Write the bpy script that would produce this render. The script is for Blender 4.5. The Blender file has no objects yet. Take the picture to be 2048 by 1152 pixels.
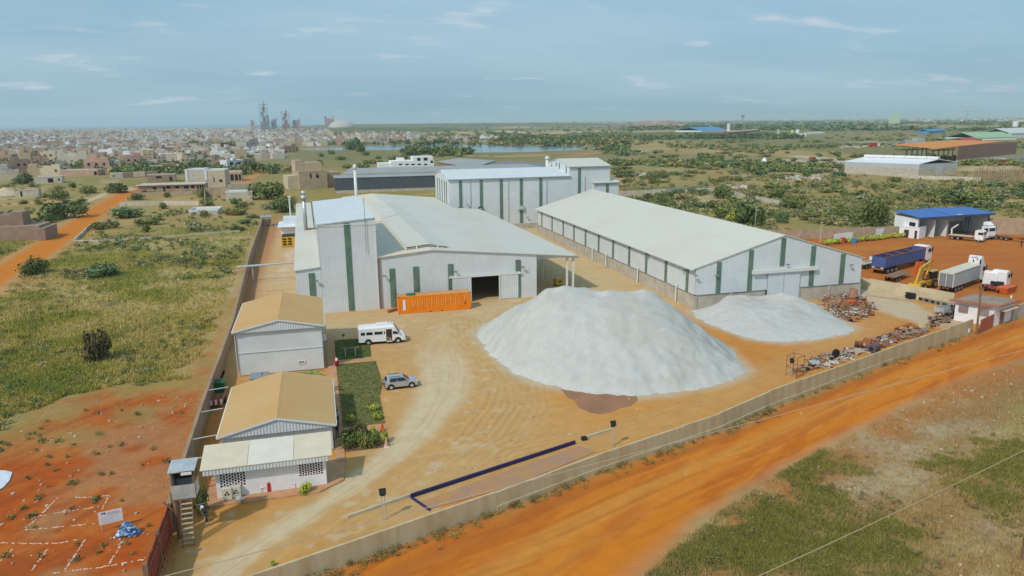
import bpy, math, random
import numpy as np
from mathutils import Matrix, Vector

random.seed(7)
rng = np.random.default_rng(7)
PI = math.pi
SC = bpy.context.scene
COL = SC.collection

# ------------------------------------------------------------------ camera, light, sky
# site frame: X along the fronts of the sheds, Y into the depth, drone at 31 m
FPX, CAMH = 1440.0, 31.0
TH = math.atan(20 / 2048)
PT = math.atan(334 / FPX)
C15, S15 = math.cos(math.radians(15)), math.sin(math.radians(15))
cam_d = bpy.data.cameras.new('camera')
cam = bpy.data.objects.new('camera', cam_d)
COL.objects.link(cam)
R0 = Vector((C15, -S15, 0))
U0 = Vector((S15 * math.sin(PT), C15 * math.sin(PT), math.cos(PT)))
F0 = Vector((S15 * math.cos(PT), C15 * math.cos(PT), -math.sin(PT)))
Rx = R0 * math.cos(TH) - U0 * math.sin(TH)
Ux = R0 * math.sin(TH) + U0 * math.cos(TH)
cam.matrix_world = Matrix(((Rx.x, Ux.x, -F0.x, 0), (Rx.y, Ux.y, -F0.y, 0), (Rx.z, Ux.z, -F0.z, CAMH), (0, 0, 0, 1)))
cam_d.sensor_width = 36
cam_d.lens = 36 * FPX / 2048
cam_d.clip_start = 1
cam_d.clip_end = 60000
SC.camera = cam

SUNV = Vector((-0.80, -0.56, 1.0)).normalized()          # towards the sun
sun_d = bpy.data.lights.new('sun', 'SUN')
sun_d.energy = 2.0
sun_d.angle = math.radians(2.2)
sun_d.color = (1.0, 0.93, 0.82)
sun = bpy.data.objects.new('sun', sun_d)
COL.objects.link(sun)
sun.rotation_euler = (-SUNV).to_track_quat('-Z', 'Y').to_euler()

W = bpy.data.worlds.new('World')
SC.world = W
W.use_nodes = True
nt = W.node_tree
for n in list(nt.nodes):
    nt.nodes.remove(n)
def wn(t, **k):
    n = nt.nodes.new(t)
    for a, b in k.items():
        setattr(n, a, b)
    return n
L = nt.links.new
sky = wn('ShaderNodeTexSky', sky_type='NISHITA', sun_disc=False)
sky.sun_elevation = math.asin(SUNV.z)
sky.sun_rotation = math.atan2(SUNV.x, SUNV.y)
sky.air_density, sky.dust_density, sky.ozone_density = 1.0, 3.0, 1.0
tc = wn('ShaderNodeTexCoord')
sep = wn('ShaderNodeSeparateXYZ')
L(tc.outputs['Generated'], sep.inputs[0])
addz = wn('ShaderNodeMath', operation='ADD'); addz.inputs[1].default_value = 0.16
L(sep.outputs['Z'], addz.inputs[0])
mx = wn('ShaderNodeMath', operation='MAXIMUM'); mx.inputs[1].default_value = 0.05
L(addz.outputs[0], mx.inputs[0])
dv = wn('ShaderNodeVectorMath', operation='DIVIDE')
cmb = wn('ShaderNodeCombineXYZ')
for k in range(3):
    L(mx.outputs[0], cmb.inputs[k])
L(tc.outputs['Generated'], dv.inputs[0]); L(cmb.outputs[0], dv.inputs[1])
def cloud(scale, lo, hi, stretch, seed):
    mp = wn('ShaderNodeMapping')
    mp.inputs['Scale'].default_value = stretch
    mp.inputs['Location'].default_value = (seed, seed * 0.7, 0)
    mp.inputs['Rotation'].default_value = (0, 0, -0.26)
    L(dv.outputs[0], mp.inputs['Vector'])
    nz = wn('ShaderNodeTexNoise')
    nz.inputs['Scale'].default_value = scale; nz.inputs['Detail'].default_value = 7; nz.inputs['Roughness'].default_value = 0.55
    L(mp.outputs[0], nz.inputs['Vector'])
    mr = wn('ShaderNodeMapRange', interpolation_type='SMOOTHSTEP')
    mr.inputs['From Min'].default_value = lo; mr.inputs['From Max'].default_value = hi
    L(nz.outputs['Fac'], mr.inputs['Value'])
    return mr
veil = cloud(0.9, 0.30, 0.72, (0.5, 1.1, 1), 3.1)
puff = cloud(3.4, 0.58, 0.74, (0.6, 1.0, 1), 14.4)
SKY_MIX = wn('ShaderNodeMix', data_type='RGBA')          # even thin haze veil over the whole sky
SKY_MIX.inputs['Factor'].default_value = 0.70
SKY_MIX.inputs['B'].default_value = (2.75, 5.0, 6.6, 1)
L(sky.outputs[0], SKY_MIX.inputs['A'])
m1 = wn('ShaderNodeMix', data_type='RGBA')
vm = wn('ShaderNodeMath', operation='MULTIPLY'); vm.inputs[1].default_value = 0.50
L(veil.outputs[0], vm.inputs[0])
L(vm.outputs[0], m1.inputs['Factor']); L(SKY_MIX.outputs['Result'], m1.inputs['A'])
m1.inputs['B'].default_value = (4.5, 6.0, 6.9, 1)
m2 = wn('ShaderNodeMix', data_type='RGBA')
pm = wn('ShaderNodeMath', operation='MULTIPLY'); pm.inputs[1].default_value = 0.62
L(puff.outputs[0], pm.inputs[0])
L(pm.outputs[0], m2.inputs['Factor']); L(m1.outputs['Result'], m2.inputs['A'])
m2.inputs['B'].default_value = (6.2, 6.5, 7.1, 1)
bg = wn('ShaderNodeBackground'); bg.inputs['Strength'].default_value = 0.088
L(m2.outputs['Result'], bg.inputs['Color'])
wo = wn('ShaderNodeOutputWorld'); L(bg.outputs[0], wo.inputs['Surface'])

SC.view_settings.view_transform = 'Standard'
SC.view_settings.look = 'None'
SC.view_settings.exposure = 0.32
SC.view_settings.gamma = 1
SC.view_settings.use_curve_mapping = False
SC.cycles.max_bounces = 6
SC.cycles.diffuse_bounces = 3
SC.cycles.glossy_bounces = 2
SC.cycles.transmission_bounces = 2
SC.cycles.transparent_max_bounces = 4
SC.cycles.volume_bounces = 1
SC.cycles.use_denoising = True

# ------------------------------------------------------------------ surveying helpers (photograph pixel -> place on the site)
def ray(px, py):
    dx, dy = px - 1024, py - 576
    u = dx * math.cos(TH) - dy * math.sin(TH)
    v = dx * math.sin(TH) + dy * math.cos(TH)
    return R0 * u - U0 * v + F0 * FPX
def onZ(px, py, z=0.0):
    d = ray(px, py); t = (z - CAMH) / d.z
    return (d.x * t, d.y * t)
G = onZ
def onY(px, py, y):
    d = ray(px, py); t = y / d.y
    return (d.x * t, CAMH + d.z * t)
def onX(px, py, x):
    d = ray(px, py); t = x / d.x
    return (d.y * t, CAMH + d.z * t)
def atdist(px, py, D):
    d = ray(px, py); t = D / math.hypot(d.x, d.y)
    return (d.x * t, d.y * t, CAMH + d.z * t)
def project(x, y, z):
    p = np.stack([np.asarray(x, float), np.asarray(y, float), np.asarray(z, float) - CAMH], -1)
    dep = p @ np.array(F0); u = p @ np.array(Rx); v = p @ np.array(Ux)
    return 1024 + FPX * u / dep, 576 - FPX * v / dep, dep

# ------------------------------------------------------------------ numpy noise
_LAT = rng.random((256, 256))
def vnoise(x, y):
    xi, yi = np.floor(x).astype(int), np.floor(y).astype(int)
    fx, fy = x - xi, y - yi
    fx, fy = fx * fx * (3 - 2 * fx), fy * fy * (3 - 2 * fy)
    a = _LAT[xi % 256, yi % 256]; b = _LAT[(xi + 1) % 256, yi % 256]
    c = _LAT[xi % 256, (yi + 1) % 256]; d = _LAT[(xi + 1) % 256, (yi + 1) % 256]
    return (a * (1 - fx) + b * fx) * (1 - fy) + (c * (1 - fx) + d * fx) * fy
def fbm(x, y, s, o=4, seed=0.0):
    t, a, n = 0, 0.5, 0
    x, y = np.asarray(x, float) / s + seed * 17.3, np.asarray(y, float) / s + seed * 31.7
    for _ in range(o):
        t = t + a * vnoise(x, y); n += a; a *= 0.5
        x, y = x * 2.03 + 5.1, y * 2.03 + 9.2
    return t / n
def sstep(a, b, x):
    t = np.clip((np.asarray(x, float) - a) / (b - a), 0, 1)
    return t * t * (3 - 2 * t)
def dist_line(x, y, pts):
    d = np.full(np.shape(x), 1e9)
    for (ax, ay), (bx, by) in zip(pts[:-1], pts[1:]):
        vx, vy = bx - ax, by - ay
        t = np.clip(((x - ax) * vx + (y - ay) * vy) / (vx * vx + vy * vy + 1e-9), 0, 1)
        d = np.minimum(d, np.hypot(x - ax - t * vx, y - ay - t * vy))
    return d
def inside(x, y, pts):
    r = np.zeros(np.shape(x), bool)
    n = len(pts)
    for i in range(n):
        (x1, y1), (x2, y2) = pts[i], pts[(i + 1) % n]
        if y1 == y2:
            continue
        c = ((y1 > y) != (y2 > y)) & (x < (x2 - x1) * (y - y1) / (y2 - y1) + x1)
        r ^= c
    return r
def sdist(x, y, pts):
    "signed distance, positive inside"
    d = dist_line(x, y, list(pts) + [pts[0]])
    return np.where(inside(x, y, pts), d, -d)

# ------------------------------------------------------------------ materials
MATS = {}
def pmat(name, col, rough=0.8, var=0.10, scale=2.0, bump=0.0, bscale=None, col2=None, metal=0.0, lo=0.35, hi=0.65, spec=0.35, objvar=0.0, stretch=None, detail=5):
    if name in MATS:
        return MATS[name]
    m = bpy.data.materials.new(name); m.use_nodes = True
    t = m.node_tree; b = t.nodes['Principled BSDF']
    b.inputs['Roughness'].default_value = rough
    b.inputs['Metallic'].default_value = metal
    b.inputs['Specular IOR Level'].default_value = spec
    c = t.nodes.new('ShaderNodeTexCoord')
    src = c.outputs['Object']
    if stretch:
        mp = t.nodes.new('ShaderNodeMapping'); mp.inputs['Scale'].default_value = stretch
        t.links.new(src, mp.inputs['Vector']); src = mp.outputs[0]
    nz = t.nodes.new('ShaderNodeTexNoise'); nz.inputs['Scale'].default_value = scale; nz.inputs['Detail'].default_value = detail
    nz.inputs['Roughness'].default_value = 0.62
    t.links.new(src, nz.inputs['Vector'])
    mr = t.nodes.new('ShaderNodeMapRange'); mr.inputs['From Min'].default_value = lo; mr.inputs['From Max'].default_value = hi
    t.links.new(nz.outputs['Fac'], mr.inputs['Value'])
    mix = t.nodes.new('ShaderNodeMix'); mix.data_type = 'RGBA'
    c2 = col2 or tuple(min(1, v * (1 + var)) for v in col)
    c1 = col if col2 else tuple(v * (1 - var) for v in col)
    mix.inputs['A'].default_value = (*c1, 1); mix.inputs['B'].default_value = (*c2, 1)
    t.links.new(mr.outputs[0], mix.inputs['Factor'])
    out = mix.outputs['Result']
    if objvar:
        oi = t.nodes.new('ShaderNodeObjectInfo')
        hs = t.nodes.new('ShaderNodeHueSaturation')
        r2 = t.nodes.new('ShaderNodeMapRange'); r2.inputs['To Min'].default_value = 1 - objvar; r2.inputs['To Max'].default_value = 1 + objvar
        t.links.new(oi.outputs['Random'], r2.inputs['Value']); t.links.new(r2.outputs[0], hs.inputs['Value'])
        t.links.new(out, hs.inputs['Color']); out = hs.outputs[0]
    t.links.new(out, b.inputs['Base Color'])
    if bump:
        n2 = t.nodes.new('ShaderNodeTexNoise'); n2.inputs['Scale'].default_value = bscale or scale * 4; n2.inputs['Detail'].default_value = 4
        t.links.new(src, n2.inputs['Vector'])
        bp = t.nodes.new('ShaderNodeBump'); bp.inputs['Strength'].default_value = min(1, bump); bp.inputs['Distance'].default_value = bump
        t.links.new(n2.outputs['Fac'], bp.inputs['Height']); t.links.new(bp.outputs[0], b.inputs['Normal'])
    MATS[name] = m
    return m
def colmat(name, attr='col', rough=0.9, var=0.2, scale=2.0, fine=9.0, bump=0.0, sat=1.0, objvar=0.0, spec=0.2, trans=0.0):
    "base colour from a mesh colour attribute, broken up by two scales of noise"
    if name in MATS:
        return MATS[name]
    m = bpy.data.materials.new(name); m.use_nodes = True
    t = m.node_tree; b = t.nodes['Principled BSDF']
    b.inputs['Roughness'].default_value = rough
    b.inputs['Specular IOR Level'].default_value = spec
    a = t.nodes.new('ShaderNodeAttribute'); a.attribute_name = attr
    c = t.nodes.new('ShaderNodeNewGeometry')
    fac = None
    for s, w in ((scale, var), (fine, var * 0.7), (fine * 4, var * .8 if bump else 0)):
        if not w: continue
        nz = t.nodes.new('ShaderNodeTexNoise'); nz.inputs['Scale'].default_value = s; nz.inputs['Detail'].default_value = 4
        nz.inputs['Roughness'].default_value = 0.65
        t.links.new(c.outputs['Position'], nz.inputs['Vector'])
        mr = t.nodes.new('ShaderNodeMapRange'); mr.inputs['From Min'].default_value = 0.3; mr.inputs['From Max'].default_value = 0.7
        mr.inputs['To Min'].default_value = 1 - w; mr.inputs['To Max'].default_value = 1 + w
        t.links.new(nz.outputs['Fac'], mr.inputs['Value'])
        if fac is None:
            fac = mr.outputs[0]
        else:
            mu = t.nodes.new('ShaderNodeMath'); mu.operation = 'MULTIPLY'
            t.links.new(fac, mu.inputs[0]); t.links.new(mr.outputs[0], mu.inputs[1]); fac = mu.outputs[0]
    if objvar:
        oi = t.nodes.new('ShaderNodeObjectInfo')
        r2 = t.nodes.new('ShaderNodeMapRange'); r2.inputs['To Min'].default_value = 1 - objvar; r2.inputs['To Max'].default_value = 1 + objvar
        t.links.new(oi.outputs['Random'], r2.inputs['Value'])
        mu = t.nodes.new('ShaderNodeMath'); mu.operation = 'MULTIPLY'
        t.links.new(fac, mu.inputs[0]); t.links.new(r2.outputs[0], mu.inputs[1]); fac = mu.outputs[0]
    vm_ = t.nodes.new('ShaderNodeVectorMath'); vm_.operation = 'SCALE'
    t.links.new(a.outputs['Color'], vm_.inputs[0]); t.links.new(fac, vm_.inputs['Scale'])
    t.links.new(vm_.outputs[0], b.inputs['Base Color'])
    if bump:
        n2 = t.nodes.new('ShaderNodeTexNoise'); n2.inputs['Scale'].default_value = 3.5; n2.inputs['Detail'].default_value = 6
        t.links.new(c.outputs['Position'], n2.inputs['Vector'])
        bp = t.nodes.new('ShaderNodeBump'); bp.inputs['Strength'].default_value = 0.6; bp.inputs['Distance'].default_value = bump
        t.links.new(n2.outputs['Fac'], bp.inputs['Height']); t.links.new(bp.outputs[0], b.inputs['Normal'])
    MATS[name] = m
    return m

M_WALL = pmat('white_cladding', (0.62, 0.66, 0.675), 0.45, 0.05, 0.35, spec=0.4)
M_ROOF = pmat('cream_roof_sheet', (0.61, 0.595, 0.52), 0.5, 0.05, 0.10, col2=(0.57, 0.52, 0.42), lo=0.42, hi=0.85)
M_TRIM = pmat('white_trim', (0.68, 0.69, 0.66), 0.5, 0.05, 2)
M_STRIP = pmat('green_translucent_sheet', (0.075, 0.16, 0.12), 0.35, 0.3, 1.2, col2=(0.15, 0.23, 0.16), spec=0.5, stretch=(1, 1, 0.4))
M_STRIPBED = pmat('green_sheet_frame', (0.10, 0.15, 0.12), 0.5)
M_CONC = pmat('concrete', (0.46, 0.42, 0.35), 0.9, 0.14, 0.7, 0.01)
M_CONCW = pmat('wall_render', (0.50, 0.43, 0.31), 0.9, 0.18, 0.5, 0.01, col2=(0.60, 0.53, 0.40))
M_DARK = pmat('dark_opening', (0.015, 0.014, 0.014), 0.9)
M_DUSTROOF = pmat('dusty_tan_roof', (0.55, 0.315, 0.115), 0.7, 0.12, 0.22, col2=(0.56, 0.37, 0.165), lo=0.3, hi=0.75)
M_WHITEP = pmat('white_painted_render', (0.78, 0.78, 0.80), 0.7, 0.05, 0.8)
M_STEEL = pmat('grey_steel', (0.36, 0.37, 0.38), 0.45, 0.1, 3, metal=0.5)
M_GALV = pmat('galvanised_metal', (0.55, 0.57, 0.57), 0.4, 0.12, 2, metal=0.4)
M_RUST = pmat('rusty_iron', (0.22, 0.075, 0.03), 0.9, 0.3, 3, 0.02, col2=(0.36, 0.14, 0.06))
M_BLACK = pmat('black_rubber', (0.02, 0.02, 0.021), 0.8, 0.2)
M_GLASS = pmat('dark_window_glass', (0.015, 0.018, 0.022), 0.12, 0.2, spec=0.6)
M_WHITE = pmat('white_vehicle_paint', (0.78, 0.79, 0.80), 0.3, 0.03, spec=0.5)
M_REDPANEL = pmat('red_oxide_sheet', (0.33, 0.07, 0.045), 0.7, 0.2, 1.5)
M_TIMBER = pmat('weathered_timber', (0.24, 0.14, 0.085), 0.9, 0.25, 2, stretch=(4, 4, 0.5))
M_YELLOW = pmat('yellow_machine_paint', (0.62, 0.36, 0.03), 0.5, 0.15, 2)
M_BLUE = pmat('blue_roof_sheet', (0.05, 0.15, 0.42), 0.5, 0.08, 0.4)

# ------------------------------------------------------------------ mesh helpers
class MB:
    def __init__(s):
        s.v, s.f, s.m = [], [], []
    def quad(s, a, b, c, d, m=0):
        n = len(s.v); s.v += [a, b, c, d]; s.f.append((n, n + 1, n + 2, n + 3)); s.m.append(m)
    def tri(s, a, b, c, m=0):
        n = len(s.v); s.v += [a, b, c]; s.f.append((n, n + 1, n + 2)); s.m.append(m)
    def hexa(s, p, m=0):
        "p: 4 bottom points then 4 top points, anticlockwise from above"
        n = len(s.v); s.v += [tuple(q) for q in p]
        for f in ((3, 2, 1, 0), (4, 5, 6, 7), (0, 1, 5, 4), (1, 2, 6, 5), (2, 3, 7, 6), (3, 0, 4, 7)):
            s.f.append(tuple(n + k for k in f)); s.m.append(m)
    def box(s, x0, y0, z0, x1, y1, z1, m=0):
        if x0 > x1: x0, x1 = x1, x0
        if y0 > y1: y0, y1 = y1, y0
        if z0 > z1: z0, z1 = z1, z0
        s.hexa([(x0, y0, z0), (x1, y0, z0), (x1, y1, z0), (x0, y1, z0), (x0, y0, z1), (x1, y0, z1), (x1, y1, z1), (x0, y1, z1)], m)
    def obox(s, c, size, R=None, m=0):
        "box with base-centre c? no: centre c, full size, rotation R (Matrix 3x3 or angle about z)"
        if R is None: R = Matrix.Identity(3)
        if isinstance(R, (int, float)): R = Matrix.Rotation(R, 3, 'Z')
        h = [q / 2 for q in size]; c = Vector(c)
        P = []
        for z in (-1, 1):
            for x, y in ((-1, -1), (1, -1), (1, 1), (-1, 1)):
                P.append(tuple(c + R @ Vector((x * h[0], y * h[1], z * h[2]))))
        s.hexa(P, m)
    def tube(s, p0, p1, r, n=8, r2=None, m=0, cap=True):
        p0, p1 = Vector(p0), Vector(p1); r2 = r if r2 is None else r2
        d = (p1 - p0)
        if d.length < 1e-6: return
        d.normalize()
        a = d.cross(Vector((0, 0, 1)) if abs(d.z) < 0.9 else Vector((1, 0, 0))).normalized(); b = d.cross(a)
        k = len(s.v)
        for p, rr in ((p0, r), (p1, r2)):
            for i in range(n):
                t = 2 * PI * i / n
                s.v.append(tuple(p + (a * math.cos(t) + b * math.sin(t)) * rr))
        for i in range(n):
            j = (i + 1) % n
            s.f.append((k + i, k + j, k + n + j, k + n + i)); s.m.append(m)
        if cap:
            s.f.append(tuple(k + i for i in range(n))[::-1]); s.m.append(m)
            s.f.append(tuple(k + n + i for i in range(n))); s.m.append(m)
    def ext(s, poly, y0, y1, m=0, axis='y', inset=0.0):
        "polygon (x,z) extruded along y (or (y,z) along x)"
        k = len(s.v); n = len(poly)
        for yy in (y0, y1):
            for a, b in poly:
                s.v.append((a, yy, b) if axis == 'y' else (yy, a, b))
        s.f.append(tuple(range(k, k + n))); s.m.append(m)
        s.f.append(tuple(range(k + n, k + 2 * n))[::-1]); s.m.append(m)
        for i in range(n):
            j = (i + 1) % n
            s.f.append((k + j, k + i, k + n + i, k + n + j)); s.m.append(m)
    def loft(s, secs, m=0, cap=True):
        k = len(s.v); n = len(secs[0])
        for sec in secs:
            s.v += [tuple(p) for p in sec]
        for a in range(len(secs) - 1):
            for i in range(n):
                j = (i + 1) % n
                s.f.append((k + a * n + i, k + a * n + j, k + (a + 1) * n + j, k + (a + 1) * n + i)); s.m.append(m)
        if cap:
            s.f.append(tuple(k + i for i in range(n))[::-1]); s.m.append(m)
            e = k + (len(secs) - 1) * n
            s.f.append(tuple(e + i for i in range(n))); s.m.append(m)
    def slab(s, pts, t, m=0):
        "roof sheet: top polygon pts, thickness t downward"
        k = len(s.v); n = len(pts)
        s.v += [tuple(p) for p in pts] + [(p[0], p[1], p[2] - t) for p in pts]
        s.f.append(tuple(range(k, k + n))); s.m.append(m)
        s.f.append(tuple(range(k + n, k + 2 * n))[::-1]); s.m.append(m)
        for i in range(n):
            j = (i + 1) % n
            s.f.append((k + i, k + n + i, k + n + j, k + j)); s.m.append(m)
    def corr(s, p0, p1, zb, zt, nrm, pitch=0.3, dep=0.02, thick=0.12, m=0):
        """ribbed sheet from p0 to p1 (xy); zb, zt: heights or functions of 0..1; nrm: outward xy normal"""
        zb_ = zb if callable(zb) else (lambda t: zb); zt_ = zt if callable(zt) else (lambda t: zt)
        ln = math.hypot(p1[0] - p0[0], p1[1] - p0[1]); n = max(1, round(ln / pitch))
        ts, ds = [], []
        for i in range(n):
            for a, d in ((0, 0), (0.30, 0), (0.42, 1), (0.72, 1)):
                ts.append((i + a) / n); ds.append(d * dep)
            ts.append((i + 0.84) / n); ds.append(0)
        ts.append(1); ds.append(0)
        k = len(s.v)
        for t, d in zip(ts, ds):
            x = p0[0] + (p1[0] - p0[0]) * t + nrm[0] * d; y = p0[1] + (p1[1] - p0[1]) * t + nrm[1] * d
            s.v += [(x, y, zb_(t)), (x, y, zt_(t))]
        for i in range(len(ts) - 1):
            a = k + 2 * i
            s.f.append((a, a + 2, a + 3, a + 1)); s.m.append(m)
        # flat inner lining
        q = [(p[0] - nrm[0] * thick, p[1] - nrm[1] * thick) for p in (p0, p1)]
        steps = [0, 0.5, 1] if callable(zt) else [0, 1]
        for a, b in zip(steps[:-1], steps[1:]):
            A = (q[0][0] + (q[1][0] - q[0][0]) * a, q[0][1] + (q[1][1] - q[0][1]) * a)
            B = (q[0][0] + (q[1][0] - q[0][0]) * b, q[0][1] + (q[1][1] - q[0][1]) * b)
            s.quad((*A, zb_(a)), (*B, zb_(b)), (*B, zt_(b)), (*A, zt_(a)), m)
    def build(s, name, mats, parent=None, smooth=False, shared=None):
        me = bpy.data.meshes.new(name)
        off = BASE.get(parent.name, (0, 0, 0)) if parent else (0, 0, 0)
        vs = [(a - off[0], b - off[1], c - off[2]) for a, b, c in s.v] if off != (0, 0, 0) else s.v
        me.from_pydata(vs, [], s.f)
        if not isinstance(mats, (list, tuple)): mats = [mats]
        for m in mats: me.materials.append(m)
        if len(mats) > 1: me.polygons.foreach_set('material_index', s.m)
        if smooth: me.polygons.foreach_set('use_smooth', [True] * len(me.polygons))
        me.update()
        o = bpy.data.objects.new(name, me); COL.objects.link(o)
        if parent:
            o.parent = parent
            BASE[o.name] = off
        return o
BASE = {}
def tag(o, label=None, cat=None, group=None, kind=None):
    if label: o['label'] = label
    if cat: o['category'] = cat
    if group: o['group'] = group
    if kind: o['kind'] = kind
    return o
def thing(name, label, cat, loc=(0, 0, 0), rz=0.0, group=None, world=False):
    "an Empty at the base; world=True: its parts are written in site coordinates"
    o = bpy.data.objects.new(name, None); COL.objects.link(o)
    o.location = loc; o.rotation_euler = (0, 0, rz)
    o.empty_display_size = 0.5
    if world: BASE[o.name] = tuple(loc)
    return tag(o, label, cat, group)
def copy_tree(o, parent=None):
    c = o.copy(); COL.objects.link(c)
    if parent is not None: c.parent = parent
    for ch in list(o.children):
        copy_tree(ch, c)
    return c
def dup(o, loc, rz=None, label=None, group=None, scale=None):
    c = copy_tree(o); c.location = loc
    if rz is not None: c.rotation_euler = (0, 0, rz)
    if label: c['label'] = label
    if group: c['group'] = group
    if scale: c.scale = scale if isinstance(scale, tuple) else (scale,) * 3
    return c
def np_mesh(name, verts, faces, mats, cols=None, parent=None, smooth=False, quads=False, mi=None):
    me = bpy.data.meshes.new(name)
    verts = np.asarray(verts, np.float32); faces = np.asarray(faces, np.int32)
    k = faces.shape[1]
    me.vertices.add(len(verts)); me.vertices.foreach_set('co', verts.ravel())
    me.loops.add(faces.size); me.loops.foreach_set('vertex_index', faces.ravel())
    me.polygons.add(len(faces)); me.polygons.foreach_set('loop_start', np.arange(0, faces.size, k, dtype=np.int32))
    if not isinstance(mats, (list, tuple)): mats = [mats]
    for m in mats: me.materials.append(m)
    if mi is not None: me.polygons.foreach_set('material_index', np.asarray(mi, np.int32))
    me.update(calc_edges=True)
    me.polygons.foreach_set('use_smooth', np.full(len(faces), bool(smooth)))
    if cols is not None:
        at = me.color_attributes.new('col', 'FLOAT_COLOR', 'POINT')
        c = np.ones((len(verts), 4), np.float32); c[:, :3] = cols
        at.data.foreach_set('color', c.ravel())
    me.validate()
    o = bpy.data.objects.new(name, me); COL.objects.link(o)
    if parent: o.parent = parent
    return o

# ------------------------------------------------------------------ where things lie on the ground
def GP(pts):
    return [G(*p) for p in pts]
FRONT_WALL = GP([(325, 1262), (560, 1177), (792, 1094), (992, 1022), (1200, 943), (1436, 862), (1536, 817), (1786, 722), (1942, 667)])
ROAD_LOW = GP([(1240, 1240), (1290, 1152), (1420, 1040), (1560, 945), (1700, 872), (1850, 797), (1960, 750), (2120, 700)])
FW_EXT = [(-60, 41)] + FRONT_WALL + GP([(2048, 632)]) + [(135, 92)]
ROAD_POLY = FW_EXT + [(140, 84)] + ROAD_LOW[::-1] + [(18, 36), (0, 33), (-60, 30)]
YARD_POLY = FRONT_WALL + [(97, 82.5), (101, 94), (95.6, 113), (92, 104.7), (92, 200), (60, 204), (37, 235), (-17, 250), (-13.2, 95), (-12.6, 60)]
TRUCK_YARD = [(92.2, 150), (97, 112), (101.8, 94), (106, 86), (150, 96), (215, 120), (200, 152), (176, 152), (152, 153.5), (126, 161), (92.2, 168)]
DIRT_LOT = GP([(-250, 1240), (-250, 880), (0, 868), (90, 800), (200, 772), (345, 770), (395, 700), (450, 600), (508, 470), (530, 440)]) + [(-16.3, 235), (-13.4, 95), (-12.8, 60), (-12.7, 40), (-60, 34)]
TRACK = GP([(-80, 600), (0, 548), (60, 515), (140, 462), (200, 418), (262, 382), (275, 374)])
MAIN_TRACK = GP([(430, 1150), (500, 1105), (640, 1010), (770, 925), (850, 850), (885, 790), (893, 740), (880, 700), (905, 655), (960, 625), (1010, 600)])
SWEEP1 = GP([(700, 1080), (860, 960), (960, 880), (1010, 810), (1020, 770), (985, 720), (935, 670), (930, 640)])
SWEEP2 = GP([(740, 1050), (900, 950), (1010, 880), (1055, 815), (1050, 775), (1010, 735)])
SWEEP3 = GP([(800, 1010), (960, 930), (1090, 860), (1130, 830)])
SWEEP4 = GP([(1040, 915), (1200, 880), (1330, 830), (1500, 770), (1640, 700), (1760, 640), (1860, 610)])
ALLEY = [(-9, 250), (-8.5, 112), (-8, 110)]
ALLEY2 = [(52.5, 215), (52.5, 112), (45, 108)]
LAKE = GP([(588, 299), (640, 296), (720, 291), (860, 289), (980, 290), (1080, 292), (1150, 291), (1215, 292), (1205, 297), (1150, 300), (1060, 304), (960, 305), (900, 303), (820, 300), (700, 300), (640, 301)])
SPOTS = {}

def lerp(c, col, m):
    m = np.clip(m, 0, 1)[..., None]
    return c * (1 - m) + np.array(col) * m
C_ROAD, C_ROADD = (0.57, 0.178, 0.014), (0.46, 0.112, 0.010)
C_SAND, C_PALE = (0.545, 0.250, 0.060), (0.50, 0.40, 0.25)
C_RAW = (0.40, 0.080, 0.008)
C_STRAW, C_OLIVE, C_GREEN = (0.40, 0.265, 0.105), (0.285, 0.225, 0.07), (0.20, 0.20, 0.045)
C_CONC = (0.52, 0.385, 0.215)

def greenness(x, y):
    "0 bare, 1 lush: shared by the ground colour and the grass"
    g = 0.55 * fbm(x, y, 26, 4, 1) + 0.45 * fbm(x, y, 7, 3, 2)
    return sstep(0.36, 0.64, g)

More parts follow.
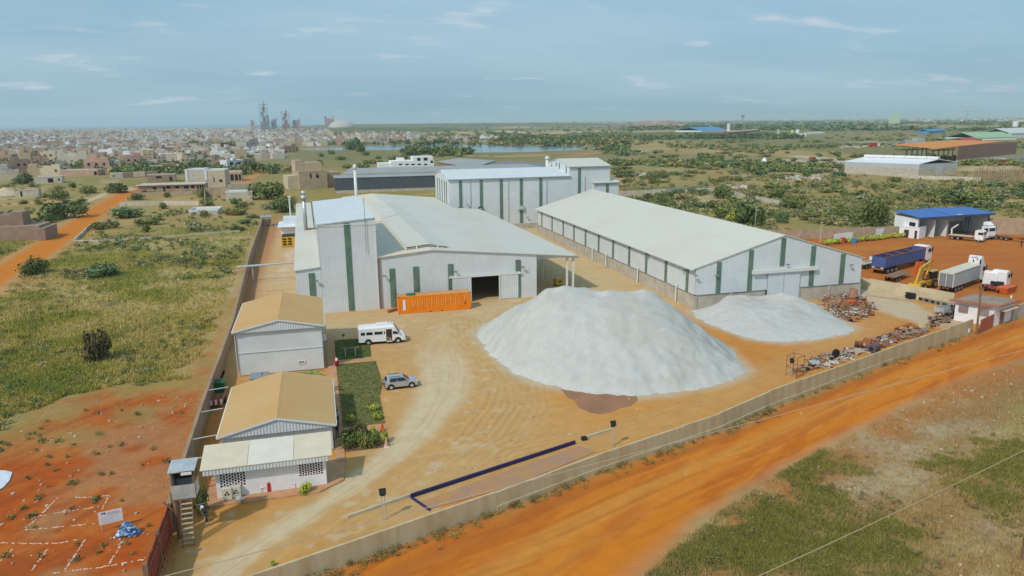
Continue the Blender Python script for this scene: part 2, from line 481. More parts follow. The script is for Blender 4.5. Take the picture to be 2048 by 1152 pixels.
def ground_col(x, y):
    x, y = np.asarray(x, float), np.asarray(y, float)
    far = np.hypot(x, y)
    n40, n9, n3 = fbm(x, y, 45, 4, 3), fbm(x, y, 9, 4, 4), fbm(x, y, 2.2, 3, 5)
    gr = greenness(x, y)
    c = np.zeros(x.shape + (3,)) + np.array(C_STRAW)
    c = lerp(c, C_OLIVE, sstep(0.38, 0.58, 0.5 * n40 + 0.5 * n9))
    fld = sstep(235, 175, y) * sstep(-14, -22, x)
    c = lerp(c, C_GREEN, gr * (0.30 + 0.50 * fld) * sstep(900, 300, far))
    c = lerp(c, (0.42, 0.21, 0.075), sstep(0.56, 0.70, 0.6 * fbm(x, y, 30, 4, 6) + 0.4 * n9) * 0.75)   # bare orange patches
    c = lerp(c, (0.46, 0.36, 0.20), sstep(0.60, 0.72, fbm(x, y, 60, 4, 8)) * 0.6)                       # dry pale patches
    # far plain: broad bands of scrub and dry grass
    big = fbm(x, y * 0.35 + x * 0.1, 420, 5, 9)
    fm = sstep(330, 700, far)
    c = lerp(c, (0.17, 0.165, 0.065), fm * sstep(0.46, 0.60, big) * 0.8)
    c = lerp(c, (0.34, 0.25, 0.115), fm * sstep(0.52, 0.42, big) * 0.7)
    # town ground, dusty grey-tan
    town = sdist(x, y, TOWN)
    c = lerp(c, (0.42, 0.33, 0.23), sstep(-60, 60, town + (n40 - 0.5) * 160) * sstep(420, 620, far) * 0.8)
    # pale diggings beyond the lake
    for pts, w, col in PALE_FAR:
        c = lerp(c, col, sstep(w, w * 0.5, dist_line(x, y, pts) + (n40 - 0.5) * w * 0.8))
    near = far < 420
    if near.any():
        e = (n9 - 0.5) * 3.0 + (n3 - 0.5) * 1.6
        # cart track through the field
        d = dist_line(x, y, TRACK)
        c = lerp(c, (0.50, 0.25, 0.10), sstep(9, 5, d + e * 1.3) * 0.7)
        c = lerp(c, C_ROAD, sstep(4.6, 2.6, d + e * 0.5))
        c = lerp(c, (0.33, 0.20, 0.07), sstep(0.9, 0.3, d + (n3 - .5)) * 0.25)
        # raw earth lot beside the wall
        s = sdist(x, y, DIRT_LOT)
        lot = sstep(-2.5, 2.0, s + e * 1.5 - 2.5 * sstep(60, 110, y))
        raw = lerp(np.zeros(x.shape + (3,)) + np.array(C_RAW), (0.45, 0.125, 0.020), sstep(0.38, 0.66, 0.5 * n9 + 0.5 * n3))
        ang = x * 0.80 - y * 0.60
        raw = lerp(raw, (0.29, 0.068, 0.014), sstep(0.50, 0.66, fbm(ang * 3.0, (x * 0.6 + y * .8) * 0.35, 2.2, 3, 12)) * 0.6)
        raw = lerp(raw, (0.38, 0.22, 0.10), sstep(0.53, 0.66, fbm(x, y, 7, 4, 13)) * 0.55)
        strip = sstep(70, 85, y)
        lot = lot * (1 - strip * sstep(0.42, 0.62, n9) * 0.75)
        for k in range(3):
            c[..., k] = c[..., k] * (1 - lot) + raw[..., k] * lot
        # road
        s = sdist(x, y, ROAD_POLY)
        dl = dist_line(x, y, ROAD_LOW); dw = dist_line(x, y, FW_EXT)
        rm = sstep(-1.6, 1.2, s + e * 0.9)
        rc = np.zeros(x.shape + (3,)) + np.array(C_ROAD)
        u = dw / (dw + dl + 1e-6)
        rc = lerp(rc, C_ROADD, sstep(0.45, 0.62, fbm(x * 0.83 + y * 0.55, (y * 0.83 - x * 0.55) * 7, 9, 4, 14)) * 0.75)
        rc = lerp(rc, (0.54, 0.235, 0.045), np.exp(-((u - 0.42) / 0.10) ** 2) * 0.75 + np.exp(-((u - 0.62) / 0.05) ** 2) * 0.35)
        rc = lerp(rc, (0.40, 0.125, 0.022), np.exp(-((u - 0.16) / 0.07) ** 2) * 0.8)
        jit = (fbm(x, y, 14, 3, 23) - .5) * 1.6
        for o_, w_, a_ in ((2.3, .16, .5), (2.75, .12, -.4), (4.0, .2, .55), (4.5, .14, -.5), (5.6, .18, .45), (6.05, .15, -.45), (7.4, .2, .5), (7.9, .15, -.4), (9.3, .22, .4)):
            bnd = np.exp(-((dw + jit - o_) / w_) ** 2) * sstep(.40, .60, fbm(x, y, 6, 3, 24 + o_))
            rc = lerp(rc, (0.38, 0.10, 0.010) if a_ > 0 else (0.62, 0.25, 0.04), bnd * abs(a_))
        rc = lerp(rc, (0.47, 0.22, 0.10), sstep(0.80, 1.0, u) * 0.7)
        rc = lerp(rc, (0.36, 0.20, 0.065), sstep(1.7, 0.6, dw + e * 0.25) * 0.5)
        for k in range(3):
            c[..., k] = c[..., k] * (1 - rm) + rc[..., k] * rm
        # waste ground past the road: pinkish rubble
        wl = sdist(x, y, WASTE)
        wm = sstep(-1, 2, wl + e)
        c = lerp(c, (0.30, 0.165, 0.065), wm * 0.95 * sstep(0.22, 0.42, fbm(x, y, 5, 4, 21)))
        c = lerp(c, (0.44, 0.15, 0.035), sstep(6, 1, dl + e) * wm * .7)
        for p, r in RUBBLE:
            dd = np.hypot(x - p[0], (y - p[1]) * 1.3)
            c = lerp(c, (0.40, 0.31, 0.20), sstep(r, r * 0.3, dd + e * 1.3) * 0.65)
        # factory yard
        s = sdist(x, y, YARD_POLY)
        ym = (s > 0).astype(float)
        yc = np.zeros(x.shape + (3,)) + np.array(C_SAND)
        yc = lerp(yc, (0.50, 0.19, 0.035), sstep(0.44, 0.66, 0.8 * fbm(x, y, 15, 4, 15) + 0.2 * n3) * 0.7)
        yc = lerp(yc, (0.51, 0.285, 0.095), sstep(0.50, 0.70, fbm(x, y, 20, 3, 16)) * 0.6)
        back = sstep(80, 112, y - 0.15 * x + e * 2)
        yc = lerp(yc, C_CONC, back * (0.62 + 0.25 * sstep(0.4, 0.6, fbm(x, y, 22, 3, 17))))
        yc = lerp(yc, (0.57, 0.42, 0.22), sstep(44, 50, x) * sstep(100, 112, y) * 0.55)
        dm = dist_line(x, y, MAIN_TRACK)
        wid = 1.9 + 2.6 * sstep(60, 82, y)
        yc = lerp(yc, (0.50, 0.32, 0.135), sstep(wid * 2.8, wid * 0.8, dm + e * 0.4) * 0.7)
        yc = lerp(yc, (0.58, 0.47, 0.30), sstep(wid, wid * 0.35, dm + (n3 - .5) * 1.2 + (n9 - .5) * 1.0) * (0.85 - 0.45 * sstep(88, 98, y)))
        for o_ in (.5, 1.0, 1.6, 2.3):
            yc = lerp(yc, (0.47, 0.30, 0.13), np.exp(-((dm + (n9 - .5) * .7 - o_) / .13) ** 2) * .45 * sstep(.4, .6, fbm(x, y, 5, 2, 30 + o_)))
        for pts, a in ((SWEEP1, 1.0), (SWEEP2, 0.9), (SWEEP3, 0.5), (SWEEP4, 0.7)):
            d = dist_line(x, y, pts)
            yc = lerp(yc, (0.50, 0.31, 0.125), sstep(4.6, 1.0, d + e * 0.4) * 0.62 * a)
            for off, ww in ((0.45, 0.16), (1.35, 0.14), (2.2, 0.16)):
                yc = lerp(yc, (0.42, 0.18, 0.045), np.exp(-((d - off) / ww) ** 2) * 0.34 * a * sstep(0.40, 0.60, n9))
                yc = lerp(yc, (0.54, 0.38, 0.19), np.exp(-((d - off - 0.42) / ww) ** 2) * 0.30 * a * sstep(0.60, 0.40, n40))
        yc = lerp(yc, (0.55, 0.47, 0.34), sstep(0.66, 0.78, fbm(x, y, .9, 2, 18)) * sstep(14, 3, dm) * 0.45)
        # dust spread round the white heaps
        for pp in (PILE1, PILE2):
            d = sdist(x, y, pp)
            yc = lerp(yc, (0.50, 0.43, 0.31), sstep(-2.2, 0.3, d + e * 0.6) * 0.75)
        yc = lerp(yc, (0.50, 0.45, 0.34), sstep(5.5, 3.0, dist_line(x, y, GP([(1740, 585), (1800, 620), (1860, 640)])) + e) * 0.7)
        yc = lerp(yc, (0.43, 0.16, 0.05), sstep(0.9, 0.2, dist_line(x, y, [(94, 104), (101, 94)]) + e * .2) * 0.5)
        yc = lerp(yc, (0.60, 0.54, 0.44), np.exp(-((x + 8.0 + (n9 - .5) * 2) / 1.2) ** 2) * sstep(112, 125, y) * .6 * sstep(.35, .55, fbm(x, y, 11, 3, 33)))
        # leak marks crossing the alleys
        for yy in (128, 141, 150, 158, 171):
            yc = lerp(yc, (0.34, 0.24, 0.14), np.exp(-((y - yy - 0.03 * x - (n9 - .5) * 1.5) / 0.35) ** 2) * 0.6 * (x < -4))
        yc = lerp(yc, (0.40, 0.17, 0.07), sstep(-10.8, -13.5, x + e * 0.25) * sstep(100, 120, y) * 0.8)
        for (ax, ay) in ((59.4, 114.5), (59.4, 123.3), (59.4, 141.7), (59.4, 159)):
            yc = lerp(yc, (0.45, 0.25, 0.08), np.exp(-(((y - ay) + (x - ax) * 0.10) / 0.5) ** 2) * sstep(-8, 0, x - ax) * 0.6)
        for k in range(3):
            c[..., k] = c[..., k] * (1 - ym) + yc[..., k] * ym
        # truck yard
        s = sdist(x, y, TRUCK_YARD)
        tm = sstep(-0.3, 0.3, s) * (1 - ym)
        tcx = np.zeros(x.shape + (3,)) + np.array((0.44, 0.135, 0.022))
        tcx = lerp(tcx, (0.46, 0.17, 0.03), sstep(0.45, 0.65, fbm(x, y * 2, 14, 4, 19)) * 0.8)
        tcx = lerp(tcx, (0.36, 0.115, 0.03), sstep(0.5, 0.66, fbm(x * 2, y * 5, 18, 4, 20)) * 0.6)
        for k in range(3):
            c[..., k] = c[..., k] * (1 - tm) + tcx[..., k] * tm
    return np.clip(c, 0.01, 0.9)

TOWN = GP([(-300, 263), (-300, 362), (0, 362), (130, 352), (300, 345), (470, 320), (520, 300), (560, 292), (640, 286), (760, 284), (830, 280), (640, 266), (560, 258), (300, 256)])
PALE_FAR = [(GP([(835, 268), (900, 266), (1000, 262), (1080, 268), (1180, 262), (1290, 262)]), 28, (0.52, 0.43, 0.31)),
            (GP([(1240, 273), (1300, 276)]), 10, (0.55, 0.48, 0.38)),
            (GP([(1040, 309), (1200, 305), (1130, 314)]), 9, (0.40, 0.21, 0.10)),
            (GP([(940, 311), (1000, 313), (1090, 311)]), 6, (0.48, 0.33, 0.16)),
            (GP([(1580, 320), (1650, 326), (1690, 322), (1600, 312)]), 14, (0.44, 0.38, 0.28)),
            (GP([(1700, 285), (1760, 283), (1900, 279)]), 8, (0.50, 0.44, 0.33)),
            (GP([(1660, 293), (1700, 293)]), 6, (0.55, 0.50, 0.40)),
            (GP([(1290, 393), (1400, 386), (1500, 402)]), 3, (0.45, 0.38, 0.28)),
            (GP([(1950, 340), (2040, 326)]), 14, (0.45, 0.33, 0.18)),
            (GP([(1640, 440), (1700, 436)]), 4, (0.45, 0.19, 0.07)),
            (GP([(480, 372), (500, 356), (520, 345)]), 4, (0.52, 0.22, 0.07)),
            (GP([(30, 408), (150, 400), (230, 390)]), 8, (0.45, 0.30, 0.14)),
            (GP([(170, 405), (210, 388), (225, 382)]), 2.2, (0.52, 0.43, 0.27)),
            (GP([(1770, 259), (1860, 262)]), 40, (0.30, 0.17, 0.11)),
            (GP([(1440, 303), (1540, 300)]), 12, (0.42, 0.33, 0.17))]
WASTE = ROAD_LOW + [(120, 55), (60, 20), (20, 25)]
RUBBLE = [(G(1780, 960), 5.5), (G(1850, 905), 4), (G(1700, 985), 3), (G(1950, 855), 4.5), (G(2000, 1060), 4), (G(1760, 890), 3.5), (G(1880, 860), 4)]
PILE1 = GP([(950, 668), (975, 703), (1012, 735), (1062, 762), (1130, 780), (1200, 789), (1270, 792), (1340, 787), (1420, 774), (1472, 757), (1492, 742)]) + [(53.5, 84), (51, 93), (46, 102), (38, 106.5), (29, 107), (23.5, 105)]
PILE2 = GP([(1383, 622), (1400, 637), (1440, 658), (1500, 677), (1560, 684), (1630, 680), (1690, 668), (1708, 656), (1672, 630)]) + [(79.5, 104.3), (64, 104.3)]

M_EARTH = colmat('earth', var=0.13, scale=1.1, fine=6.0, bump=0.05, rough=0.95)
M_EARTHF = colmat('earth_smooth', var=0.085, scale=.6, fine=9.0, bump=0.02, rough=0.95)
def gaps(lo, hi, step, grow, end):
    a = list(np.arange(lo, hi + step / 2, step)); s = step
    b = [a[-1]]
    while b[-1] < end: s *= grow; b.append(b[-1] + s)
    c = [a[0]]; s = step
    while c[-1] > -end: s *= grow; c.append(c[-1] - s)
    return np.array(c[:0:-1] + a + b[1:])
def grid_sheet(name, xs, ys, z, mat, keep=None, parent=None, kind='structure', zf=None):
    X, Y = np.meshgrid(xs, ys, indexing='ij')
    nx, ny = X.shape
    idx = np.arange(nx * ny).reshape(nx, ny)
    f = np.stack([idx[:-1, :-1], idx[1:, :-1], idx[1:, 1:], idx[:-1, 1:]], -1).reshape(-1, 4)
    if keep is not None:
        cx = 0.25 * (X[:-1, :-1] + X[1:, :-1] + X[1:, 1:] + X[:-1, 1:]).ravel(); cy = 0.25 * (Y[:-1, :-1] + Y[1:, :-1] + Y[1:, 1:] + Y[:-1, 1:]).ravel()
        f = f[keep(cx, cy)]
        used = np.unique(f); re = np.zeros(nx * ny, int); re[used] = np.arange(len(used)); f = re[f]
    else:
        used = np.arange(nx * ny)
    x, y = X.ravel()[used], Y.ravel()[used]
    zz = np.full(x.shape, z) if zf is None else z + zf(x, y)
    o = np_mesh(name, np.stack([x, y, zz], -1), f, mat, ground_col(x, y))
    if kind: o['kind'] = kind
    return o
ground = grid_sheet('ground', gaps(-130, 230, 1.5, 1.045, 16000), gaps(25, 330, 1.5, 1.045, 22000), 0.0, M_EARTH)
yard = grid_sheet('yard', np.arange(-17.6, 102.2, 0.27), np.arange(46, 250, 0.27), 0.004, M_EARTHF, lambda x, y: inside(x, y, YARD_POLY))
road = grid_sheet('road', np.arange(-30, 122, 0.24), np.arange(33, 94, 0.24), 0.004, M_EARTHF, lambda x, y: (sdist(x, y, ROAD_POLY) > -2.0) & ~inside(x, y, YARD_POLY))
truck_yard = grid_sheet('dirt_yard', np.arange(92, 216, 0.6), np.arange(86, 169, 0.6), 0.004, M_EARTHF, lambda x, y: inside(x, y, TRUCK_YARD) & ~inside(x, y, YARD_POLY) & (sdist(x, y, ROAD_POLY) < -2.0))
lot = grid_sheet('raw_earth_ground', np.arange(-75, -12.6, 0.4), np.arange(34, 130, 0.4), 0.004, M_EARTH, lambda x, y: (sdist(x, y, DIRT_LOT) > -3) & ~inside(x, y, YARD_POLY) & (sdist(x, y, ROAD_POLY) < -2.0))
xs_t = np.arange(-190, -60, 0.8)
track = grid_sheet('dirt_path', xs_t, np.arange(110, 380, 0.8), 0.004, M_EARTH, lambda x, y: (dist_line(x, y, TRACK) < 7) & (sdist(x, y, DIRT_LOT) < -3))

# water
M_WATER = pmat('lake_water', (0.10, 0.17, 0.20), 0.12, 0.15, 0.01, spec=0.5)
mb = MB(); k0 = [(x, y, 0.012) for x, y in LAKE]; mb.v = k0; mb.f = [tuple(range(len(k0)))]; mb.m = [0]
tag(mb.build('lake', M_WATER), kind='structure')
M_SEA = pmat('sea_water', (0.06, 0.14, 0.20), 0.25, 0.1, 0.001)
mb = MB()
sp = [G(-700, 262.5), G(-200, 261), G(100, 259.5), G(300, 257.5), G(520, 254.8), G(640, 252.5)]
far_pts = [(p[0] * 9, p[1] * 9) for p in sp]
mb.v = [(x, y, 0.6) for x, y in sp] + [(x, y, 0.6) for x, y in far_pts[::-1]]; mb.f = [tuple(range(len(mb.v)))]; mb.m = [0]
tag(mb.build('sea', M_SEA), kind='structure')
M_PUDDLE = pmat('muddy_water', (0.30, 0.125, 0.05), 0.22, 0.15, 0.3, spec=0.25)
pud = GP([(1122, 778), (1135, 795), (1150, 802), (1157, 815), (1180, 825), (1200, 829), (1222, 825), (1240, 817), (1262, 812), (1276, 800), (1272, 790), (1200, 786)])
mb = MB(); mb.v = [(x, y, 0.012) for x, y in pud]; mb.f = [tuple(range(len(pud)))]; mb.m = [0]
tag(mb.build('puddle', M_PUDDLE), 'muddy brown puddle at the foot of the tall white gravel heap', 'puddle', kind='structure')
# lawns and paving beside the offices
def flat(name, pts, z, mat, t=0.0, kind='structure'):
    m_ = MB()
    if t: m_.slab([(x, y, z) for x, y in pts], t)
    else:
        m_.v = [(x, y, z) for x, y in pts]; m_.f = [tuple(range(len(pts)))]; m_.m = [0]
    return tag(m_.build(name, mat), kind=kind)
M_LAWN = pmat('lawn_turf', (0.085, 0.135, 0.03), 0.95, 0.3, 1.6, 0.03, col2=(0.15, 0.17, 0.045))
M_LAWN2 = pmat('dry_lawn_turf', (0.12, 0.145, 0.035), 0.95, 0.3, 0.9, 0.03, col2=(0.24, 0.20, 0.075))
M_BED = pmat('planting_bed_soil', (0.16, 0.09, 0.05), 0.95, 0.3, 3, 0.05)
M_PAVE = pmat('dusty_paving', (0.50, 0.27, 0.14), 0.9, 0.14, 0.9, 0.01)
LAWN_A = [(0.95, 94.7), (5.55, 95.0), (6.0, 103.9), (0.95, 104.0)]
LAWN_B = [(0.95, 72.2), (5.25, 72.0), (5.4, 80.0), (6.1, 84), (6.0, 92.9), (0.95, 92.9)]
BED = [(0.95, 66.2), (5.15, 66.2), (5.3, 69.8), (0.95, 71.2)]
tag(flat('lawn', LAWN_A, 0.04, M_LAWN, 0.1), kind='structure')
tag(flat('lawn', LAWN_B, 0.04, M_LAWN2, 0.1), kind='structure')
flat('planting_bed_ground', BED, 0.03, M_BED, 0.1)
flat('pavement', [(-0.02, 64.2), (0.85, 64.4), (0.85, 108.5), (-0.3, 108.5)], 0.10, M_PAVE, 0.14)
flat('pavement', [(0.9, 69.95), (5.3, 70.0), (5.3, 71.85), (0.9, 72.0)], 0.03, M_PAVE, 0.06)
flat('pavement', [(0.9, 93.0), (5.6, 93.05), (5.6, 94.55), (0.9, 94.55)], 0.03, M_PAVE, 0.06)
flat('pavement', [(-10.9, 58.75), (-1.6, 58.75), (0.55, 60.4), (0.85, 64.1), (-10.9, 64.1)], 0.13, M_PAVE, 0.16)

# ------------------------------------------------------------------ building helpers
def strip(parent, a, b, nrm, zb, zt, n=None, name='skylight_strip'):
    "green translucent strip on a wall between plan points a and b; its sheets are sub-parts"
    n = n or max(2, round((zt - zb) / 2.1))
    f = MB()
    def band(z0, z1, out0, out1, mb, sh=0.0):
        ax, ay = a[0] + (b[0] - a[0]) * sh, a[1] + (b[1] - a[1]) * sh
        bx, by = b[0] - (b[0] - a[0]) * sh, b[1] - (b[1] - a[1]) * sh
        P = [(ax + nrm[0] * out0, ay + nrm[1] * out0), (bx + nrm[0] * out0, by + nrm[1] * out0), (bx + nrm[0] * out1, by + nrm[1] * out1), (ax + nrm[0] * out1, ay + nrm[1] * out1)]
        # keep anticlockwise from above
        area = sum(P[i][0] * P[(i + 1) % 4][1] - P[(i + 1) % 4][0] * P[i][1] for i in range(4))
        if area < 0: P = P[::-1]
        mb.hexa([(*p, z0) for p in P] + [(*p, z1) for p in P])
    band(zb, zt, 0.02, 0.055, f)
    o = f.build(name, M_STRIPBED, parent)
    h = (zt - zb) / n
    for i in range(n):
        p = MB(); band(zb + i * h + 0.03, zb + (i + 1) * h - 0.03, 0.06, 0.085, p, 0.04)
        p.build('skylight_pane', M_STRIP, o)
    return o
def lamp_on_wall(parent, x, y, z, ny=-1):
    m = MB(); m.box(x - 0.05, y, z - 0.05, x + 0.05, y + ny * 0.35, z + 0.05); m.box(x - 0.28, y + ny * 0.35, z - 0.12, x + 0.28, y + ny * 0.6, z + 0.12)
    return m.build('floodlight', M_STEEL, parent)
def gable_wall(name, x0, x1, xr, ze0, ze1, zr, y, zb, parent, mat=None, nrm=(0, -1), pitch=0.33, dep=0.04):
    m = MB()
    m.corr((x0, y), (xr, y), zb, lambda t: ze0 + (zr - ze0) * t, nrm, pitch, dep)
    m.corr((xr, y), (x1, y), zb, lambda t: zr + (ze1 - zr) * t, nrm, pitch, dep)
    return m.build(name, mat or M_WALL, parent)

# ------------------------------------------------------------------ processing hall with the tall tower (axes turned 1 degree)
A0 = (-4.35, 120.3)
hall = thing('factory_hall', 'white ribbed factory hall with a tall tower, open sliding door and canopy on posts', 'factory hall', (*A0, 0), math.radians(1.0))
def ax(px, py): # local x,z on the front of the hall
    x, z = onY(px, py, A0[1] + 0.35); return x - A0[0], z
D0, D1, DH = 29.45, 34.5, 4.5
YB = 105.0
m = MB(); m.corr((0, 0), (3.95, 0), 0, lambda t: 7.5 + 0.38 * t, (0, -1)); m.quad((0, 0, 0), (0, 102, 0), (0, 102, 7.5), (0, 0, 7.5))
m.build('side_aisle_wall', M_WALL, hall)
m = MB(); m.slab([(-0.18, -0.25, 7.62), (3.95, -0.25, 8.0), (3.95, 102.5, 8.0), (-0.18, 102.5, 7.62)], 0.14); m.build('side_aisle_roof', M_ROOF, hall)
m = MB()
m.corr((3.95, -0.02), (13.2, -0.02), 0, lambda t: 14.85 + 0.75 * t, (0, -1), 0.29)
m.quad((13.2, 36, 0), (13.2, 0, 0), (13.2, 0, 15.6), (13.2, 36, 15.6)); m.quad((3.95, 0, 7), (3.95, 36, 7), (3.95, 36, 14.85), (3.95, 0, 14.85))
m.quad((13.2, 36, 0), (3.95, 36, 0), (3.95, 36, 14.85), (13.2, 36, 15.6))
tw = m.build('tower_wall', M_WALL, hall)
m = MB(); m.slab([(3.8, -0.2, 15.0), (13.35, -0.2, 15.75), (13.35, 36.2, 15.75), (3.8, 36.2, 15.0)], 0.16); m.build('tower_roof', M_WALL, hall)
m = MB(); m.box(3.85, -0.24, 14.72, 13.3, -0.21, 14.80)
m.box(13.12, -0.07, 0, 13.3, 0.12, 15.5); m.box(3.9, -0.07, 0, 4.02, 0.1, 14.8)
m.build('corner_trim', M_TRIM, hall)
# main front: three pieces round the door opening
XR, ZR, ZL, ZW = 22.6, 9.62, 8.85, 7.72
def top(x): return ZL + (ZR - ZL) * (x - 13.55) / (XR - 13.55) if x < XR else ZR + (ZW - ZR) * (x - XR) / (41.5 - XR)
m = MB()
def seg(x0, x1, z0):
    m.corr((x0, 0.3), (x1, 0.3), z0, lambda t: top(x0 + (x1 - x0) * t), (0, -1), 0.3)
seg(13.75, XR, 0); seg(XR, D0, 0); seg(D0, D1, DH); seg(D1, 41.5, 0)
m.quad((41.5, 0.3, 0), (41.5, YB, 0), (41.5, YB, 7.7), (41.5, 0.3, 7.7))
m.quad((41.42, 0.42, 7.7), (41.42, YB, 7.7), (41.42, YB, 0), (41.42, 0.42, 0))
m.quad((49, YB, 0), (0, YB, 0), (0, YB, 7.7), (49, YB, 7.0))
m.build('front_wall', M_WALL, hall)
SL = (ZR - ZW) / (41.5 - XR)
m = MB(); m.slab([(13.3, 0.0, ZL + 0.1), (XR, 0.0, ZR + 0.12), (XR, YB, ZR + 0.12), (13.3, YB, ZL + 0.1)], 0.12); m.build('main_roof', pmat('dusty_shade_warmed_roof', (.66, .57, .43), .6, .08, .15, col2=(.68, .62, .51)), hall); m = MB()  # roof dust colour, warmed further to offset the bluish shade cast by the tower
m.slab([(XR, 0.0, ZR + 0.12), (49.5, 0.0, ZR + 0.12 - SL * (49.5 - XR)), (49.5, 75.5, ZR + 0.12 - SL * (49.5 - XR)), (XR, 75.5, ZR + 0.12)], 0.12)
m.slab([(XR, 75.5, ZR + 0.12), (41.7, 75.5, ZR + 0.12 - SL * (41.7 - XR)), (41.7, YB, ZR + 0.12 - SL * (41.7 - XR)), (XR, YB, ZR + 0.12)], 0.12)
m.build('main_roof', M_ROOF, hall)
# raised ridge roof with open front slots
rv = MB(); x0, x1, y0, y1, up = 18.6, 25.3, 2.6, 76.5, 0.62
z0, zr_, z1 = top(x0) + 0.12, ZR + 0.12, top(x1) + 0.12
rv.slab([(x0, y0, z0 + up), (XR, y0, zr_ + up), (XR, y1, zr_ + up), (x0, y1, z0 + up)], 0.12)
rv.slab([(XR, y0, zr_ + up), (x1 + 0.6, y0, z1 + up - 0.35), (x1 + 0.6, y1, z1 + up - 0.35), (XR, y1, zr_ + up)], 0.12)
rv.build('ridge_vent_roof', M_ROOF, hall)
rv = MB()
for zz in (0.06, 0.30):
    rv.slab([(x0 + 0.1, y0 + 0.1, z0 + zz), (XR, y0 + 0.1, zr_ + zz), (XR, y0 + 0.3, zr_ + zz), (x0 + 0.1, y0 + 0.3, z0 + zz)], 0.09)
    rv.slab([(XR, y0 + 0.1, zr_ + zz), (x1, y0 + 0.1, z1 + zz), (x1, y0 + 0.3, z1 + zz), (XR, y0 + 0.3, zr_ + zz)], 0.09)
for xx in (20.3, 24.0):
    rv.box(xx, y0 - 0.03, top(xx) + 0.1, xx + 0.22, y0 + 0.2, top(xx) + 0.62)
for xx in (x0 + 0.15, x1 - 0.15):
    rv.quad((xx, y0, top(xx) + 0.1), (xx, y1, top(xx) + 0.1), (xx, y1, top(xx) + 0.45), (xx, y0, top(xx) + 0.45))
rv.build('ridge_vent_rail', M_TRIM, hall)
rv = MB(); rv.quad((x0 + .1, y0 + 0.5, z0 - 0.05), (XR, y0 + 0.5, zr_ - 0.05), (XR, y0 + 0.5, zr_ + up - 0.13), (x0 + .1, y0 + 0.5, z0 + up - 0.13))
rv.quad((XR, y0 + 0.5, zr_ - 0.05), (x1, y0 + 0.5, z1 - 0.05), (x1, y0 + 0.5, z1 + up - 0.3), (XR, y0 + 0.5, zr_ + up - 0.13))
rv.build('vent_opening', M_DARK, hall)
# eave edges, downpipe, door
m = MB(); m.box(41.5, 0.05, ZW - 0.35 - 0.45, 49.3, 0.2, ZW - 0.12 - 0.45); m.slab([(41.5, 0.02, ZW - 0.02), (49.5, 0.02, ZW - 0.02 - SL * 8), (49.5, 0.22, ZW - 0.02 - SL * 8), (41.5, 0.22, ZW - 0.02)], 0.30)
m.build('canopy_beam', M_STEEL, hall)
m = MB(); m.box(13.32, 0.05, 0, 13.72, 0.25, 8.85); m.build('downpipe', pmat('brown_downpipe', (0.25, 0.17, 0.14), 0.7), hall)
for xx in (47.4, 48.6):
    for yy in (0.6, 14.5, 28.5, 42.5, 56.5, 70.5):
        if xx == 48.6 and yy > 1: continue
        p = MB(); p.box(xx - 0.16, yy - 0.16, 0, xx + 0.16, yy + 0.16, 7.05); p.build('canopy_post', M_TRIM, hall)
m = MB(); m.box(25.6, 0.0, 4.42, 38.3, 0.22, 4.85); m.box(25.4, -0.12, 4.5, 25.7, 0.1, 4.75); m.box(38.2, -0.12, 4.5, 38.5, 0.1, 4.75)
m.build('door_rail', M_TRIM, hall)
for x0_, x1_ in ((26.0, 29.4), (34.55, 38.0)):
    m = MB(); m.corr((x0_, 0.08), (x1_, 0.08), 0.08, 4.42, (0, -1), 0.33, 0.03, 0.05); m.build('sliding_door', M_WALL, hall)
m = MB(); m.box(34.42, -0.05, 0, 34.62, 0.3, 4.5); m.build('door_post', M_TRIM, hall)
for px0, px1, pt, pb in ((617, 629, 546, 640), (687, 699, 446, 624), (779, 790, 538, 622), (826.5, 838, 534, 604), (896.5, 907, 529, 606), (1033, 1043, 521, 600)):
    (xa, zt), (xb, _) = ax(px0, pt), ax(px1, pt)
    zb = max(0.12, ax(px0, pb)[1] if px0 != 687 else 0.15)
    yy = -0.05 if px0 < 740 else 0.25
    strip(hall, (xa, yy), (xb, yy), (0, -1), zb if px0 != 617 else 0.2, min(zt, top(xa) - 0.3) if px0 > 740 else zt)
for px, py in ((633, 560), (769, 551), (911, 543), (1046, 534)):
    x, z = ax(px, py); lamp_on_wall(hall, x, 0.2 if px > 740 else -0.05, z)
# flue stack on the side aisle roof, thin pipes, cable, lightning rods
fl = MB(); fl.tube((2.15, 45, 7.7), (2.15, 45, 15.0), 0.42, 14); fl.tube((2.15, 45, 14.7), (2.15, 45, 15.6), 0.85, 14, 0.45); fl.tube((2.15, 45, 15.6), (2.15, 45, 16.5), 0.5, 14, 0.42)
f = fl.build('flue_stack', M_GALV, hall, True)
fl = MB(); fl.box(2.2, 44.4, 7.8, 3.9, 45.6, 8.15); fl.build('flue_base', M_RUST, hall)
fl = MB(); fl.tube((13.1, 38.5, 8.0), (13.1, 38.5, 21.5), 0.33, 10); fl.tube((13.1, 38.5, 21.3), (13.1, 38.5, 22.3), 0.5, 10, 0.3)
fl.build('vent_stack', M_TRIM, hall, True)
fl = MB(); fl.tube((11.6, -0.25, 9.9), (11.6, -0.25, 18.8), 0.05, 5); fl.obox((11.6, -0.25, 18.8), (0.16, 0.16, 0.16)); fl.build('lightning_rod', M_STEEL, hall)
fl = MB()
pts = [(3.7, 34, 15.1), (3.55, 20, 14.4), (3.6, 8, 13.4), (3.9, -0.1, 14.3)]
for a_, b_ in zip(pts[:-1], pts[1:]): fl.tube(a_, b_, 0.07, 5)
fl.build('hanging_cable', M_BLACK, hall)

